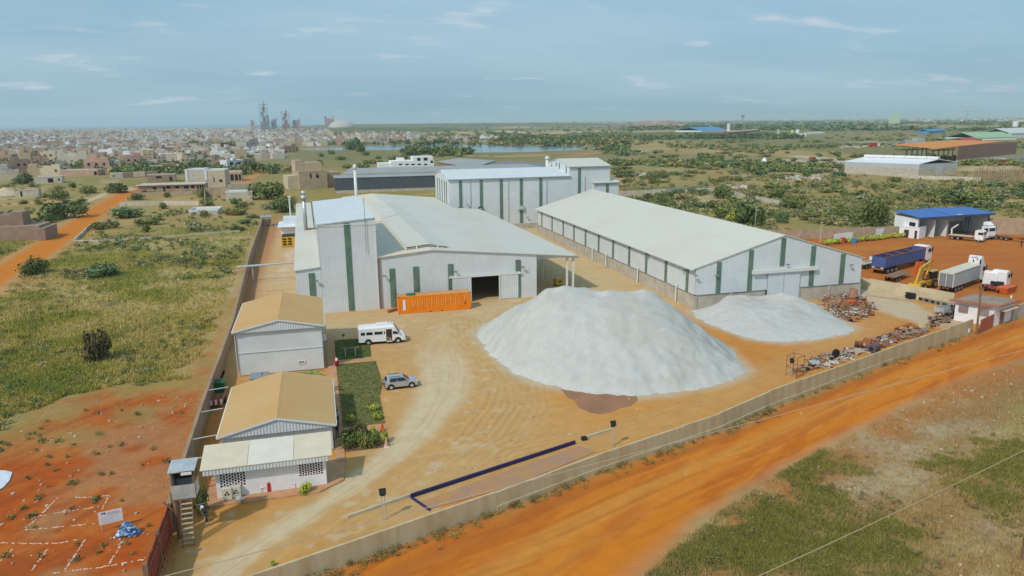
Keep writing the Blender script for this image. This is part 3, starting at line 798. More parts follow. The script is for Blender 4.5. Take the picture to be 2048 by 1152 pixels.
# ------------------------------------------------------------------ long warehouse on a concrete plinth
WX0, WX1, WY0, WY1, WXR = 59.6, 91.85, 104.6, 193.0, 75.8
wh = thing('storage_warehouse', 'long white warehouse with low gabled roof on a concrete plinth and closed sliding doors', 'warehouse', (WX0, WY0, 0), 0, world=True)
LW = 2.45
def panels(parent, a, b, nrm, z, n, t=0.25, pil=0.22, name='plinth_panel'):
    dx, dy = (b[0] - a[0]) / n, (b[1] - a[1]) / n; ln = math.hypot(dx, dy); ux, uy = dx / ln, dy / ln
    for i in range(n):
        p = MB(); c = (a[0] + dx * (i + .5), a[1] + dy * (i + .5), z / 2)
        p.obox(c, (ln - 0.06, t, z), math.atan2(uy, ux)); p.build(name, M_CONC, parent)
        q = MB(); c2 = (a[0] + dx * i + nrm[0] * 0.08, a[1] + dy * i + nrm[1] * 0.08, z / 2 - 0.04)
        q.obox(c2, (0.42, t + pil, z - 0.08), math.atan2(uy, ux)); q.build('pilaster', M_CONC, parent)
panels(wh, (WX0, WY0), (WX0, WY1), (-1, 0), LW, 12)
panels(wh, (WX0, WY0), (72.9, WY0), (0, -1), LW, 2)
panels(wh, (79.4, WY0), (WX1, WY0), (0, -1), LW, 2)
panels(wh, (WX1, WY0), (WX1, WY1), (1, 0), LW, 6)
panels(wh, (WX0, WY1), (WX1, WY1), (0, 1), LW, 4)
m = MB()
m.corr((WX0 - 0.15, WY1), (WX0 - 0.15, WY0), LW, 7.1, (-1, 0), 0.5, 0.012)
m.quad((WX1, WY0, LW), (WX1, WY1, LW), (WX1, WY1, 7.1), (WX1, WY0, 7.1))
m.build('side_cladding', M_WALL, wh)
gable_wall('gable_cladding', WX0 - 0.15, WX1 + 0.15, WXR, 7.1, 7.05, 11.65, WY0 - 0.16, LW, wh, pitch=0.5, dep=0.012)
gable_wall('gable_cladding', WX0 - 0.15, WX1 + 0.15, WXR, 7.1, 7.05, 11.65, WY1 + 0.16, LW, wh, nrm=(0, 1), pitch=0.6, dep=0.03)
m = MB()
m.slab([(WX0 - 0.7, WY0 - 0.35, 7.02), (WXR, WY0 - 0.35, 11.85), (WXR, WY1 + 0.35, 11.85), (WX0 - 0.7, WY1 + 0.35, 7.02)], 0.14)
m.slab([(WXR, WY0 - 0.35, 11.85), (WX1 + 0.6, WY0 - 0.35, 7.0), (WX1 + 0.6, WY1 + 0.35, 7.0), (WXR, WY1 + 0.35, 11.85)], 0.14)
m.build('roof', M_ROOF, wh)
m = MB(); m.box(WX0 - 0.95, WY0 - 0.3, 6.72, WX0 - 0.68, WY1 + 0.3, 6.98); m.build('gutter', M_TRIM, wh)
m = MB(); m.box(WX0 - 0.26, WY0 - 0.26, LW, WX0 + 0.1, WY1, LW + 0.07); m.box(WX0 - 0.26, WY0 - 0.27, LW, 72.9, WY0 + .1, LW + 0.07); m.box(79.4, WY0 - 0.27, LW, WX1 + .2, WY0 + .1, LW + 0.07)
m.build('plinth_flashing', M_STEEL, wh)
for i in range(9):
    y_ = onX((1083.5, 1104, 1126, 1147.5, 1170.5, 1197, 1226, 1258.5, 1293)[i], 500, WX0 - .2)[0]
    strip(wh, (WX0 - 0.15, y_ + 0.45), (WX0 - 0.15, y_ - 0.45), (-1, 0), LW + 0.12, 6.75, 2)
for px in (1331.5, 1375):
    y_ = onX(px, 540, WX0 - .2)[0]
    strip(wh, (WX0 - 0.15, y_ + 0.45), (WX0 - 0.15, y_ - 0.45), (-1, 0), LW + 0.12, 6.75, 2)
for px, py in ((1351, 599), (1274.5, 565), (1211.5, 536), (1184.5, 524)):
    y_ = onX(px, py, WX0 - 0.5)[0]
    p = MB(); p.tube((WX0 - 0.5, y_, 0.05), (WX0 - 0.5, y_, LW + 0.4), 0.13, 8); p.tube((WX0 - 0.5, y_, LW + 0.4), (WX0 - 0.25, y_, LW + 0.7), 0.13, 8); p.build('downpipe', M_TRIM, wh)
def wx(px, py): return onY(px, py, WY0 - 0.2)
for pc, pt, pb in ((1439, 522, 585), (1503.5, 497, 580), (1568.5, 471, 531.5), (1628.5, 487, 569), (1687.5, 503, 565)):
    xa, zt = wx(pc - 4.7, pt + 2); xb, _ = wx(pc + 4.7, pt)
    zlim = 7.1 + 4.55 * (1 - abs((xa + xb) / 2 - WXR) / (WX1 - WXR)) - 0.35
    strip(wh, (xa, WY0 - 0.18), (xb, WY0 - 0.18), (0, -1), 6.45 if pc == 1568.5 else LW + 0.12, min(zt, zlim))
m = MB(); m.box(69.9, WY0 - 0.75, 5.45, 82.6, WY0 - 0.25, 6.05); m.box(79.0, WY0 - 0.78, 5.4, 79.1, WY0 - 0.2, 6.1)
m.build('door_hood', M_TRIM, wh)
for x0_, x1_ in ((73.0, 76.1), (76.15, 79.3)):
    p = MB(); p.box(x0_, WY0 - 0.42, 0.08, x1_, WY0 - 0.34, 5.45); p.box(x0_, WY0 - 0.45, 0.08, x0_ + 0.08, WY0 - 0.30, 5.45); p.build('sliding_door', M_WALL, wh)
for px, py in ((1430, 550), (1573, 528), (1700, 529)):
    x, z = wx(px, py); lamp_on_wall(wh, x, WY0 - 0.2, z)
for px, py in ((1369, 540), (1394, 551), (1297, 511)):
    y_, z = onX(px, py, WX0 - 0.3); p = MB(); p.box(WX0 - 0.8, y_ - 0.2, z - 0.1, WX0 - 0.2, y_ + 0.2, z + 0.08); p.build('floodlight', M_STEEL, wh)

# ------------------------------------------------------------------ tall white block behind (stepped)
DY = 203.4
db = thing('tall_factory_block', 'tall stepped white factory block with rows of full-height green strips behind the other sheds', 'factory block', (36, DY, 0), 0, world=True)
def shed(parent, x0, x1, y0, y1, ze, zr, zb=0.0, nm='block', pitch=0.55):
    yr = (y0 + y1) / 2
    w = MB()
    w.corr((x0, y0), (x1, y0), zb, ze, (0, -1), pitch, 0.012)
    w.corr((x0, yr), (x0, y0), zb, lambda t: zr + (ze - zr) * t, (-1, 0), pitch, 0.012)
    w.corr((x0, y1), (x0, yr), zb, lambda t: ze + (zr - ze) * t, (-1, 0), pitch, 0.012)
    w.quad((x1, y0, zb), (x1, yr, zb), (x1, yr, zr), (x1, y0, ze)); w.quad((x1, yr, zb), (x1, y1, zb), (x1, y1, ze), (x1, yr, zr))
    w.quad((x1, y1, zb), (x0, y1, zb), (x0, y1, ze), (x1, y1, ze))
    w.build(nm + '_wall', M_WALL, parent)
    r = MB()
    r.slab([(x0 - .25, y0 - .35, ze + 0.02), (x1 + .25, y0 - .35, ze + 0.02), (x1 + .25, yr, zr + .15), (x0 - .25, yr, zr + .15)], 0.15)
    r.slab([(x0 - .25, yr, zr + .15), (x1 + .25, yr, zr + .15), (x1 + .25, y1 + .35, ze + 0.02), (x0 - .25, y1 + .35, ze + 0.02)], 0.15)
    r.build(nm + '_roof', M_ROOF if nm != 'block' else M_WALL, parent)
    g = MB(); g.box(x0 - .2, y0 - .5, ze - .38, x1 + .2, y0 - .36, ze - .12); g.build(nm + '_gutter', M_STEEL, parent)
shed(db, 36.1, 72.5, DY, 227.0, 15.1, 16.9, 1.5)
shed(db, 72.4, 85.4, DY + 0.02, 225.0, 17.75, 19.4, 1.5, 'stair_block')
shed(db, 79.9, 88.0, DY - 0.6, DY + 9, 12.85, 13.6, 0.0, 'annex')
m = MB(); m.box(36.1, DY - 0.3, 0, 79.8, DY - 0.05, 1.55); m.build('plinth_wall', M_CONC, db)
for pc, bx in ((921, 1.7), (962.5, 1.7), (1002.5, 1.7), (1042.5, 1.7), (1081.5, 1.7)):
    x = onY(pc, 380, DY)[0]
    strip(db, (x - 0.45, DY - 0.04), (x + 0.45, DY - 0.04), (0, -1), bx, 14.6, 6)
x = onY(1158.5, 380, DY)[0]; strip(db, (x - 0.42, DY - 0.04), (x + 0.42, DY - 0.04), (0, -1), 6.0, 17.2, 5)
x = onY(1213, 380, DY)[0]; strip(db, (x - 0.45, DY - 0.66), (x + 0.45, DY - 0.66), (0, -1), 3.0, 12.3, 5)
for y_ in (206.5, 209.8, 214.0, 218, 222):
    strip(db, (36.05, y_ + .3), (36.05, y_ - .3), (-1, 0), 2, 14.2, 3)
for y_ in (206, 212.4, 215.3, 220):
    strip(db, (72.35, y_ + .3), (72.35, y_ - .3), (-1, 0), 16.2 if y_ > 207 else 15.6, 17.6 + (0.8 if 209 < y_ < 219 else 0), 2)
strip(db, (79.85, DY + 2.3), (79.85, DY + 1.8), (-1, 0), 5, 12.0, 3)
for pc in (941, 1016.5, 1093, 1169.5):
    x = onY(pc, 390, DY)[0]; m = MB(); m.box(x - .1, DY - 0.16, 1.5, x + .1, DY - .04, 14.7); m.build('downpipe', M_GALV, db)
for px, py in ((934.5, 408.5), (1036.5, 420), (1054.5, 434)):
    x, z = onY(px, py, DY); lamp_on_wall(db, x, DY - .05, z)
for px, py, w_, h_, mt in ((921.5, 416, 1.3, 0.35, M_BLACK), (962, 416.5, 1.2, 0.8, M_BLACK), (1043, 415.5, 1.5, 1.2, M_GALV)):
    x, z = onY(px, py, DY - .6); m = MB(); m.box(x - w_ / 2, DY - .7, z - h_ / 2, x + w_ / 2, DY - .05, z + h_ / 2); m.box(x - w_ / 2 + .1, DY - .73, z - h_ * .1, x + w_ / 2 - .1, DY - .70, z + h_ * .1, 1); m.build('extractor_box', [mt, M_TRIM], db)
m = MB(); x, z = onY(1090, 321, 224.0); m.tube((72.2, 224, 14), (72.2, 224, 19.0), 0.55, 10); m.tube((72.2, 224, 19.0), (72.2, 224, 19.8), 0.85, 10, .5); m.build('roof_ventilator', M_TRIM, db, True)

# ------------------------------------------------------------------ two small offices with dusty gabled roofs
def office(name, label, x0, x1, y0, y1, ze, zr, band=None):
    xr = (x0 + x1) / 2
    o = thing(name, label, 'office building', (x0, y0, 0), 0, world=True)
    w = MB()
    w.box(x0 + .35, y0 + .45, 0.1, x1 - .35, y1 - .3, ze - 0.12)
    w.build('wall', M_WALL, o)
    g = MB()
    g.corr((x0 + 0.05, y0 + .12), (xr, y0 + .12), ze - .28, lambda t: ze - 0.05 + (zr - ze) * t, (0, -1), 0.3, 0.04)
    g.build('ribbed_gable', M_WALL, o); g = MB()
    g.corr((xr, y0 + .12), (x1 - 0.05, y0 + .12), ze - .28, lambda t: zr - .05 + (ze - zr) * t, (0, -1), 0.3, 0.04)
    g.build('ribbed_gable', M_WALL, o); g = MB()
    g.quad((xr, y1 - .3, zr - .05), (x0 + .1, y1 - .3, ze - .1), (x1 - .1, y1 - .3, ze - .1), (xr, y1 - .3, zr - 0.05))
    g.build('rear_gable', M_WALL, o)
    for a, b, za, zb_ in ((x0, xr, ze, zr), (xr, x1, zr, ze)):
        r = MB(); r.slab([(a, y0, za), (b, y0, zb_), (b, y1, zb_), (a, y1, za)], 0.07); r.build('roof_slope', M_DUSTROOF, o)
    v = MB()
    v.slab([(x0 - .05, y0 - .06, ze - .02), (xr, y0 - .06, zr - .02), (xr, y0 - .01, zr - .02), (x0 - .05, y0 - .01, ze - .02)], 0.2)
    v.slab([(xr, y0 - .06, zr - .02), (x1 + .05, y0 - .06, ze - .02), (x1 + .05, y0 - .01, ze - .02), (xr, y0 - .01, zr - .02)], 0.2)
    v.box(x0 - .12, y0, ze - .2, x0 - .01, y1, ze - .06); v.box(x1 + .01, y0, ze - .2, x1 + .12, y1, ze - .06)
    v.build('barge_board', M_TRIM, o)
    c = MB(); c.slab([(xr - .22, y0 + .02, zr - .045), (xr, y0 + .02, zr + .02), (xr, y1 - .02, zr + .02), (xr - .22, y1 - .02, zr - .045)], .03); c.slab([(xr, y0 + .02, zr + .02), (xr + .22, y0 + .02, zr - .045), (xr + .22, y1 - .02, zr - .045), (xr, y1 - .02, zr + .02)], .03)
    c.build('ridge_cap', M_DUSTROOF, o)
    d = MB(); d.tube((x0 - .1, y0 + .1, ze - .2), (x0 + .2, y0 + .3, ze - .5), .05, 6); d.tube((x0 + .2, y0 + .3, ze - .5), (x0 + .2, y0 + .3, 0.1), .05, 6); d.build('downpipe', M_TRIM, o)
    return o
of1 = office('office_building', 'single-storey white office with dusty tan gabled roof right behind the breeze-block gatehouse', -10.45, 0.2, 66.6, 80.1, 2.85, 4.15)
of2 = office('office_building', 'two-storey white office with dusty tan roof standing behind the single-storey one', -11.3, -0.32, 91.3, 106.6, 6.0, 7.2)
m = MB(); m.box(-10.95, 91.66, 2.98, -.67, 91.72, 3.08); m.build('string_course', M_TRIM, of2)
for yy, zz in ((94.5, 1.2), (97.5, 1.2), (101, 1.2), (94.5, 4.0), (98.5, 4.0), (102.5, 4.0)):
    m = MB(); m.box(-.68, yy - .7, zz, -.60, yy + .7, zz + 1.2); w_ = m.build('window', M_TRIM, of2)
    m = MB(); m.box(-.61, yy - .6, zz + .1, -.58, yy + .6, zz + 1.1); m.build('pane', M_GLASS, w_)
for yy in (70, 73.5, 77):
    m = MB(); m.box(-.16, yy - .5, .1, -.1, yy + .5, 2.2); m.build('door', M_STEEL, of1)
m = MB(); m.box(-11.0, 92.5, 4.2, -10.9, 95.0, 5.4); m.build('window', M_GLASS, of2)
m = MB(); m.box(-.63, 94.1, 3.1, -.1, 95, 3.7); m.box(-.63, 99, 3.1, -.1, 100, 3.7); m.build('air_conditioner', M_TRIM, of2)
x, z = onY(603, 724, 91.65); m = MB(); m.box(x - .45, 91.66, z - .22, x + .45, 91.7, z + .22); sgn = m.build('wall_sign', M_WHITEP, of2)
m = MB()
for k, w_ in enumerate((.12, .1, .14, .1)):
    m.box(x - .3 + k * .16, 91.63, z - .07, x - .3 + k * .16 + w_, 91.655, z + .08)
m.build('sign_lettering', M_BLACK, sgn)
# plant room behind the single-storey office
mb = MB(); mb.box(-8.7, 81.6, 0, -6.9, 83.6, 2.9); tr = thing('water_tank_housing', 'small grey metal cabinet with lid standing between the two tan-roofed offices', 'metal cabinet', (-7.8, 82.6, 0), 0, world=True)
mb.build('cabinet_body', M_GALV, tr); mb = MB(); mb.slab([(-8.8, 81.5, 3.05), (-6.8, 81.5, 3.05), (-6.8, 83.7, 3.05), (-8.8, 83.7, 3.05)], .12); mb.tube((-7.6, 82.8, 3.05), (-7.6, 82.8, 3.3), .12, 8); mb.build('cabinet_lid', M_STEEL, tr)

# ------------------------------------------------------------------ gate lodge with breeze-block screens
gl = thing('gate_lodge', 'white gate lodge with mono-pitch cream roof and two red-edged breeze-block screens', 'gate lodge', (-5.4, 60, 0), 0, world=True)
SX = [-9.58, -7.53, -3.16, -1.14]
S0, S1 = 1.0, 2.28
m = MB()
for a, b in ((-9.9, SX[0]), (SX[1], SX[2]), (SX[3], -0.9)):
    m.box(a, 60, 0.1, b, 60.2, 2.95)
for a, b in ((SX[0], SX[1]), (SX[2], SX[3])):
    m.box(a, 60, 0.1, b, 60.2, S0 if a < -6 else S0 + .12); m.box(a, 60, S1, b, 60.2, 2.95)
for a in (-9.9, -1.1): m.hexa([(a, 60.2, .1), (a + .2, 60.2, .1), (a + .2, 62.3, .1), (a, 62.3, .1), (a, 60.2, 3.15), (a + .2, 60.2, 3.15), (a + .2, 62.3, 3.65), (a, 62.3, 3.65)])
m.box(-9.7, 62.1, .1, -1.1, 62.3, 3.6)
m.build('wall', M_WHITEP, gl)
mbk = MB()
W_, H_, D_, T_ = .235, .245, .16, .035
mbk.box(0, 0, 0, W_, D_, T_); mbk.box(0, 0, H_ - T_, W_, D_, H_); mbk.box(0, 0, T_, T_, D_, H_ - T_); mbk.box(W_ - T_, 0, T_, W_, D_, H_ - T_)
mbk.m = [1] * 24
for bi in range(4):  # front faces white, reveals red
    mbk.m[bi * 6 + 2] = 0
M_BREEZE = pmat('breeze_block_red_edge', (0.50, 0.07, 0.035), 0.8, .15)
first = None
for a, b in ((SX[0], SX[1]), (SX[2], SX[3])):
    n = 9; w_ = (b - a) / n; zb = S0 if a < -6 else S0 + .12
    hgt = (S1 - zb) / 5
    for i in range(n):
        off = (0.5 if i % 2 else 0.0)
        for j in range(5 + (1 if off else 0)):
            z_ = zb + (j - off) * hgt
            zl, zh = max(zb, z_), min(S1, z_ + hgt)
            if zh - zl < .03: continue
            if first is None:
                first = mbk.build('breeze_block', [M_WHITEP, M_BREEZE]); o = first; o.parent = gl
            else:
                o = first.copy(); COL.objects.link(o)
            o.location = (a + i * w_ + 5.4, 0.02, zl); o.scale = (w_ / W_, 1, (zh - zl) / H_)
m = MB(); m.box(SX[0], 60.6, .3, SX[3], 60.65, 2.5); m.build('screen_backing', M_DARK, gl)
xs_ = [-10.95, onZ(498, 900, 3.4)[0], onZ(588, 890, 3.4)[0], -.30]
tones = [pmat('lodge_roof_sheet', (0.64, 0.56, 0.42), .6, .06, .6), pmat('lodge_roof_sheet_clean', (0.66, 0.62, 0.52), .6, .05, .6), pmat('lodge_roof_sheet', (0.64, 0.56, 0.42))]
for i in range(3):
    m = MB(); m.slab([(xs_[i] + .015, 59.35, 3.12), (xs_[i + 1] - .015, 59.35, 3.12), (xs_[i + 1] - .015, 62.75, 3.86), (xs_[i] + .015, 62.75, 3.86)], .06); m.build('roof_sheet', tones[i], gl)
m = MB(); m.corr((-10.75, 59.42), (-.62, 59.42), 2.58, 3.03, (0, -1), .27, .05, .05); m.build('ribbed_fascia', M_WALL, gl)
m = MB(); m.box(-9.92, 60.3, .1, -9.88, 61.3, 2.1); m.build('door', M_REDPANEL, gl)

# ------------------------------------------------------------------ long dark shed and grey sheds behind
M_SLATE = pmat('dark_slate_cladding', (0.075, 0.095, 0.115), 0.6, .06, .2)
M_GREYROOF = pmat('grey_sheet_roof', (0.33, 0.33, 0.31), .6, .08, .1)
M_GREYROOF2 = pmat('dark_grey_sheet_roof', (0.19, 0.19, 0.20), .6, .08, .1)
ds = thing('dark_shed', 'long dark slate-blue shed with flat grey roof behind the tall tower', 'shed', (7.8, 335, 0), 0, world=True)
m = MB(); m.box(7.8, 335, 0, 110, 335.3, 1.4); m.build('base_wall', M_CONC, ds)
m = MB(); m.corr((7.8, 334.9), (110, 334.9), 1.4, 6.75, (0, -1), .9, .05); m.quad((7.8, 344, 0), (7.8, 335, 0), (7.8, 335, 6.7), (7.8, 344, 6.7)); m.build('wall', M_SLATE, ds)
m = MB(); m.slab([(7.6, 334.6, 6.9), (110, 334.6, 6.9), (110, 346, 7.25), (7.6, 346, 7.25)], .2); m.build('roof', M_GREYROOF, ds)
m = MB(); m.slab([(11.5, 346, 7.75), (112, 346, 7.75), (112, 384, 8.1), (17, 384, 8.1)], .9); m.build('rear_roof', M_GREYROOF, ds)
# white two-storey house beyond it
yh = 405.0
wv = thing('white_villa', 'white two-storey house with stepped terraces beyond the dark shed', 'house', (75, yh, 0), 0, world=True)
def vx(px, py): return onY(px, py, yh)
xa, xb, xc, xd = vx(757, 330)[0], vx(782, 330)[0], vx(826, 330)[0], vx(868, 330)[0]
m = MB(); m.box(xb, yh, 0, xd, yh + 12, vx(800, 322)[1]); m.box(xa, yh + 1, 0, xb, yh + 10, vx(770, 326.5)[1]); m.box(xc, yh + .05, 5, xd - .4, yh + 9, vx(840, 313)[1])
m.box(vx(795, 318)[0], yh + 3, 4, vx(810, 318)[0], yh + 8, vx(800, 316.5)[1])
m.build('wall', M_WHITEP, wv)
for p0, p1, q0, q1 in ((834, 841, 316, 321.5), (847, 855, 315.5, 321), (861, 866, 321, 326)):
    (x0_, zt), (x1_, zb) = vx(p0, q0), vx(p1, q1); m = MB(); m.box(x0_, yh - .06, zb, x1_, yh + .02, zt); m.build('window', M_GLASS, wv)
for p0 in (797.5, 810.5, 822.5, 835, 847.5):
    (x0_, zt), (x1_, zb) = vx(p0, 327.5), vx(p0 + 7, 330); m = MB(); m.box(x0_, yh - .06, zb, x1_, yh + .02, zt); m.build('window', M_GLASS, wv)
def roof_shed(name, label, pxs, zs, mat, wallmat):
    pts = [(*onZ(p[0], p[1], z), z) for p, z in zip(pxs, zs)]
    c = (sum(p[0] for p in pts) / len(pts), sum(p[1] for p in pts) / len(pts), 0)
    o = thing(name, label, 'shed', c, 0, world=True)
    r = MB(); r.slab(pts, .2); r.build('roof', mat, o)
    w = MB()
    cx, cy = c[0], c[1]
    q = [(cx + (p[0] - cx) * .97, cy + (p[1] - cy) * .97, p[2]) for p in pts]
    for a, b in zip(q, q[1:] + q[:1]):
        w.quad((b[0], b[1], 0), (a[0], a[1], 0), (a[0], a[1], a[2] - .25), (b[0], b[1], b[2] - .25))
    w.build('wall', wallmat, o)
    return o
M_BRICKW = pmat('brownish_block_wall', (0.26, 0.17, 0.13), .9, .15, .3)
roof_shed('grey_shed', 'pale grey sheet-roofed shed with dark open eave beside the white two-storey house', [(874, 323), (946, 336), (962, 330), (992, 321), (916, 316)], [6, 6, 7, 7, 7.5], M_GREYROOF, M_BRICKW)
roof_shed('grey_shed', 'dark grey sheet-roofed shed abutting the pale grey one', [(960, 329), (1020, 340), (1100, 336), (1092, 325), (1010, 321.5)], [6, 6, 6.5, 7, 7], M_GREYROOF2, M_BRICKW)

# ------------------------------------------------------------------ boundary walls
def wall_run(name, label, pts, h, step, thick=.2, mat=None, cap=False, pil=True, hs=None, cat='wall', joint=.03):
    o = thing(name, label, cat, (pts[0][0], pts[0][1], 0), 0, world=True)
    mat = mat or M_CONCW
    for i, ((ax_, ay_), (bx_, by_)) in enumerate(zip(pts[:-1], pts[1:])):
        ln = math.hypot(bx_ - ax_, by_ - ay_); n = max(1, round(ln / step)); an = math.atan2(by_ - ay_, bx_ - ax_)
        for k in range(n):
            t = (k + .5) / n; hh = h if hs is None else hs[i] + (hs[i + 1] - hs[i]) * t
            hh += random.uniform(-.03, .03)
            c = (ax_ + (bx_ - ax_) * t, ay_ + (by_ - ay_) * t)
            p = MB(); p.obox((c[0], c[1], hh / 2 - .1), (ln / n - joint, thick, hh + .2), an)
            if cap: p.obox((c[0], c[1], hh + .04), (ln / n - joint, thick + .12, .08), an)
            p.build('wall_panel', mat, o)
            if pil:
                t0 = k / n; q = MB(); q.obox((ax_ + (bx_ - ax_) * t0, ay_ + (by_ - ay_) * t0, hh / 2 - .12), (.26, thick + .03, hh + .16), an); q.build('pillar', mat, o)
    return o
M_FWALL = pmat('stained_boundary_wall', (0.44, 0.33, 0.17), .9, .2, .9, .012, col2=(0.54, 0.46, 0.30), lo=.3, hi=.6, stretch=(1, 1, .22))
M_LWALL = pmat('brown_boundary_wall', (0.30, 0.20, 0.12), .9, .2, .5, .012, col2=(0.36, 0.27, 0.18))
WALL_H = [1.75, 1.75, 1.75, 1.7, 1.75, 1.9, 2.1, 2.0, 2.25]
fwall = wall_run('boundary_wall', 'long beige rendered boundary wall between the factory yard and the orange dirt road', FRONT_WALL, 1.85, 6.2, .2, M_FWALL, hs=WALL_H)
m = MB(); pts = [(x, y) for x, y in FRONT_WALL[4:8]]
fb = MB()
for (ax_, ay_), (bx_, by_) in zip(FRONT_WALL[3:7], FRONT_WALL[4:8]):
    an = math.atan2(by_ - ay_, bx_ - ax_); nx, ny = math.sin(an), -math.cos(an)
    fb.obox(((ax_ + bx_) / 2 + nx * .16, (ay_ + by_) / 2 + ny * .16, .25), (math.hypot(bx_ - ax_, by_ - ay_), .1, .5), an)
fb.build('footing', M_FWALL, fwall)
LWALL = [(-12.75, 55.5), (-13.25, 78), (-13.5, 110), (-15.7, 169), (-17.3, 250)]
lwall = wall_run('boundary_wall', 'long brown boundary wall between the green field and the offices', LWALL, 2.35, 6.5, .2, M_LWALL, cap=True)
cat_arm = 0
for yy in (63.5, 68.0, 74.8, 81.2):
    x_ = -12.75 - (yy - 55) * .022
    a = MB(); a.tube((x_, yy, 2.3), (x_ + 2.3, yy + .1, 2.45), .05, 6); a.build('pipe_arm', M_GALV, lwall)
a = MB(); a.tube((-16.6, 150, 3.2), (-5.2, 150.5, 3.4), .22, 8); a.tube((-13.6, 150.2, 0), (-13.6, 150.2, 3.3), .1, 6)
tag(a.build('overhead_pipe', M_GALV), 'grey overhead pipe spanning the alley from the brown wall to the side aisle', 'pipe')
dv_ = wall_run('boundary_wall', 'pale yellow divider wall between the scrap yard and the red truck yard', [(95.6, 112.6), (98.6, 103), (101.6, 93.6)], 2.25, 5, .2, pmat('yellowish_wall', (0.56, 0.48, 0.32), .9, .14, .5), hs=[1.9, 2.2, 2.3])
bw = wall_run('boundary_wall', 'brown back wall of the truck yard with two white painted bays', [(92.5, 168), (122, 161.3), (151, 157.5)], 2.6, 5.5, .2, pmat('tan_block_wall', (0.40, 0.30, 0.21), .9, .15, .6))
bw2 = wall_run('boundary_wall', 'brown block wall running away beside the blue-roofed shed', [(174.5, 153.2), (184, 147.5), (200, 140)], 4.2, 5.5, .2, pmat('tan_block_wall', (0.40, 0.30, 0.21)))
for p0, p1 in ((1663, 1700), (1747, 1762)):
    a, b = onZ(p0, 487 - (p0 - 1663) * .13), onZ(p1, 487 - (p1 - 1663) * .13)
    an = math.atan2(b[1] - a[1], b[0] - a[0]); nx, ny = math.sin(an), -math.cos(an)
    q = MB(); q.obox(((a[0] + b[0]) / 2 + nx * .6, (a[1] + b[1]) / 2 + ny * .6, 1.3), (math.hypot(b[0] - a[0], b[1] - a[1]), .06, 2.4), an); q.build('painted_bay', M_WHITEP, bw)
wall_run('boundary_wall', 'low concrete wall along the road beyond the gate lodge with red roof', [G(2024, 641), G(2048, 631), (118, 92.5)], 2.2, 4, .2, M_CONC)

# ------------------------------------------------------------------ red sheet gate, lookout hut on stilts
gate = thing('sheet_metal_gate', 'dark red corrugated sheet gate leaning under the lookout hut', 'gate', (-12.6, 46.8, 0), 0, world=True)
gy0, gy1 = 47.0, 55.2
for i in range(11):
    y0_ = gy0 + (gy1 - gy0) * i / 11; y1_ = gy0 + (gy1 - gy0) * (i + 1) / 11 - .03
    p = MB(); p.box(-12.62, y0_, .05, -12.57, y1_, 2.75 + .06 * math.sin(i * 2.1)); p.box(-12.57, y0_ + .25, .05, -12.53, y0_ + .42, 2.7); p.build('sheet_panel', M_REDPANEL, gate)
p = MB(); p.tube((-12.5, gy0, 2.3), (-12.5, gy1, 2.4), .06, 6); p.tube((-12.5, gy0, .6), (-12.5, gy1, .6), .06, 6); p.build('cross_rail', M_RUST, gate)
p = MB(); p.obox((-12.62, 47, 1.4), (.3, .3, 2.9)); p.obox((-12.62, 50.9, 1.5), (.25, .25, 3.0)); p.build('gate_post', M_TIMBER, gate)
hut = thing('lookout_hut', 'small grey sheet-metal lookout hut on a timber post with a ladder', 'lookout hut', (-12.0, 54.4, 0), 0, world=True)
HX0, HX1, HY0, HY1 = -12.1, -10.45, 54.3, 55.9
zb = onY(368, 1000, HY0)[1]; zt = onY(366, 935, HY0)[1]
p = MB(); p.box(HX0, HY0, zb, HX1, HY1, zb + .12); p.build('deck', M_TIMBER, hut)
p = MB(); p.box(HX0, HY0 - .04, zb + .12, HX1, HY0, zb + 1.25); p.box(HX0 - .02, HY0, zb + .12, HX0, HY1, zb + 2.1); p.box(HX1, HY0 + .2, zb + .12, HX1 + .02, HY1, zb + 1.2); p.box(HX0, HY1 - .03, zb + .12, HX0 + 1.2, HY1, zb + 2.2)
p.build('sheet_wall', M_GALV, hut)
p = MB(); p.box(HX0 + .15, HY1 - .5, zb + 1.25, HX0 + 1.3, HY1 - .1, zb + 2.1); p.build('dark_interior_panel', M_BLACK, hut)
for x_, y_ in ((HX0 + .05, HY0 + .05), (HX1 - .05, HY0 + .05), (HX0 + .05, HY1 - .05), (HX1 - .05, HY1 - .05)):
    p = MB(); p.box(x_ - .05, y_ - .05, zb + .1, x_ + .05, y_ + .05, zb + 2.35); p.build('corner_post', M_TIMBER, hut)
p = MB(); p.slab([(HX0 - .15, HY0 - .05, zb + 2.35), (HX1 + .1, HY0 - .05, zb + 2.35), (HX1 + .1, HY1 + .3, zb + 2.5), (HX0 - .15, HY1 + .3, zb + 2.5)], .06); p.build('roof', M_GALV, hut)
p = MB(); p.box(HX0 + .75, HY0 - .1, zb + 2.02, HX0 + 1.6, HY0 - .04, zb + 2.34); s_ = p.build('sign_board', M_BLACK, hut)
p = MB(); p.box(HX0 + .8, HY0 - .12, zb + 2.07, HX0 + 1.55, HY0 - .10, zb + 2.30); p.build('sign_face', M_WHITEP, s_)
p = MB(); p.tube((-12.0, 54.6, 0), (-12.0, 54.6, zb), .16, 8); p.tube((-12.0, 54.5, zb - 1.1), (-12.8, 54.4, zb), .06, 6); p.build('post', M_TIMBER, hut)
p = MB(); p.tube((-12.5, 55.9, 0), (-12.5, 55.9, zb), .1, 8); p.build('post', M_TIMBER, hut)
lx0, lx1 = -11.55, -10.75
ladder = []
for x_ in (lx0, lx1):
    p = MB(); p.tube((x_, 53.2, 0.0), (x_, 54.3, zb + .05), .045, 6); p.build('ladder_rail', M_TIMBER, hut)
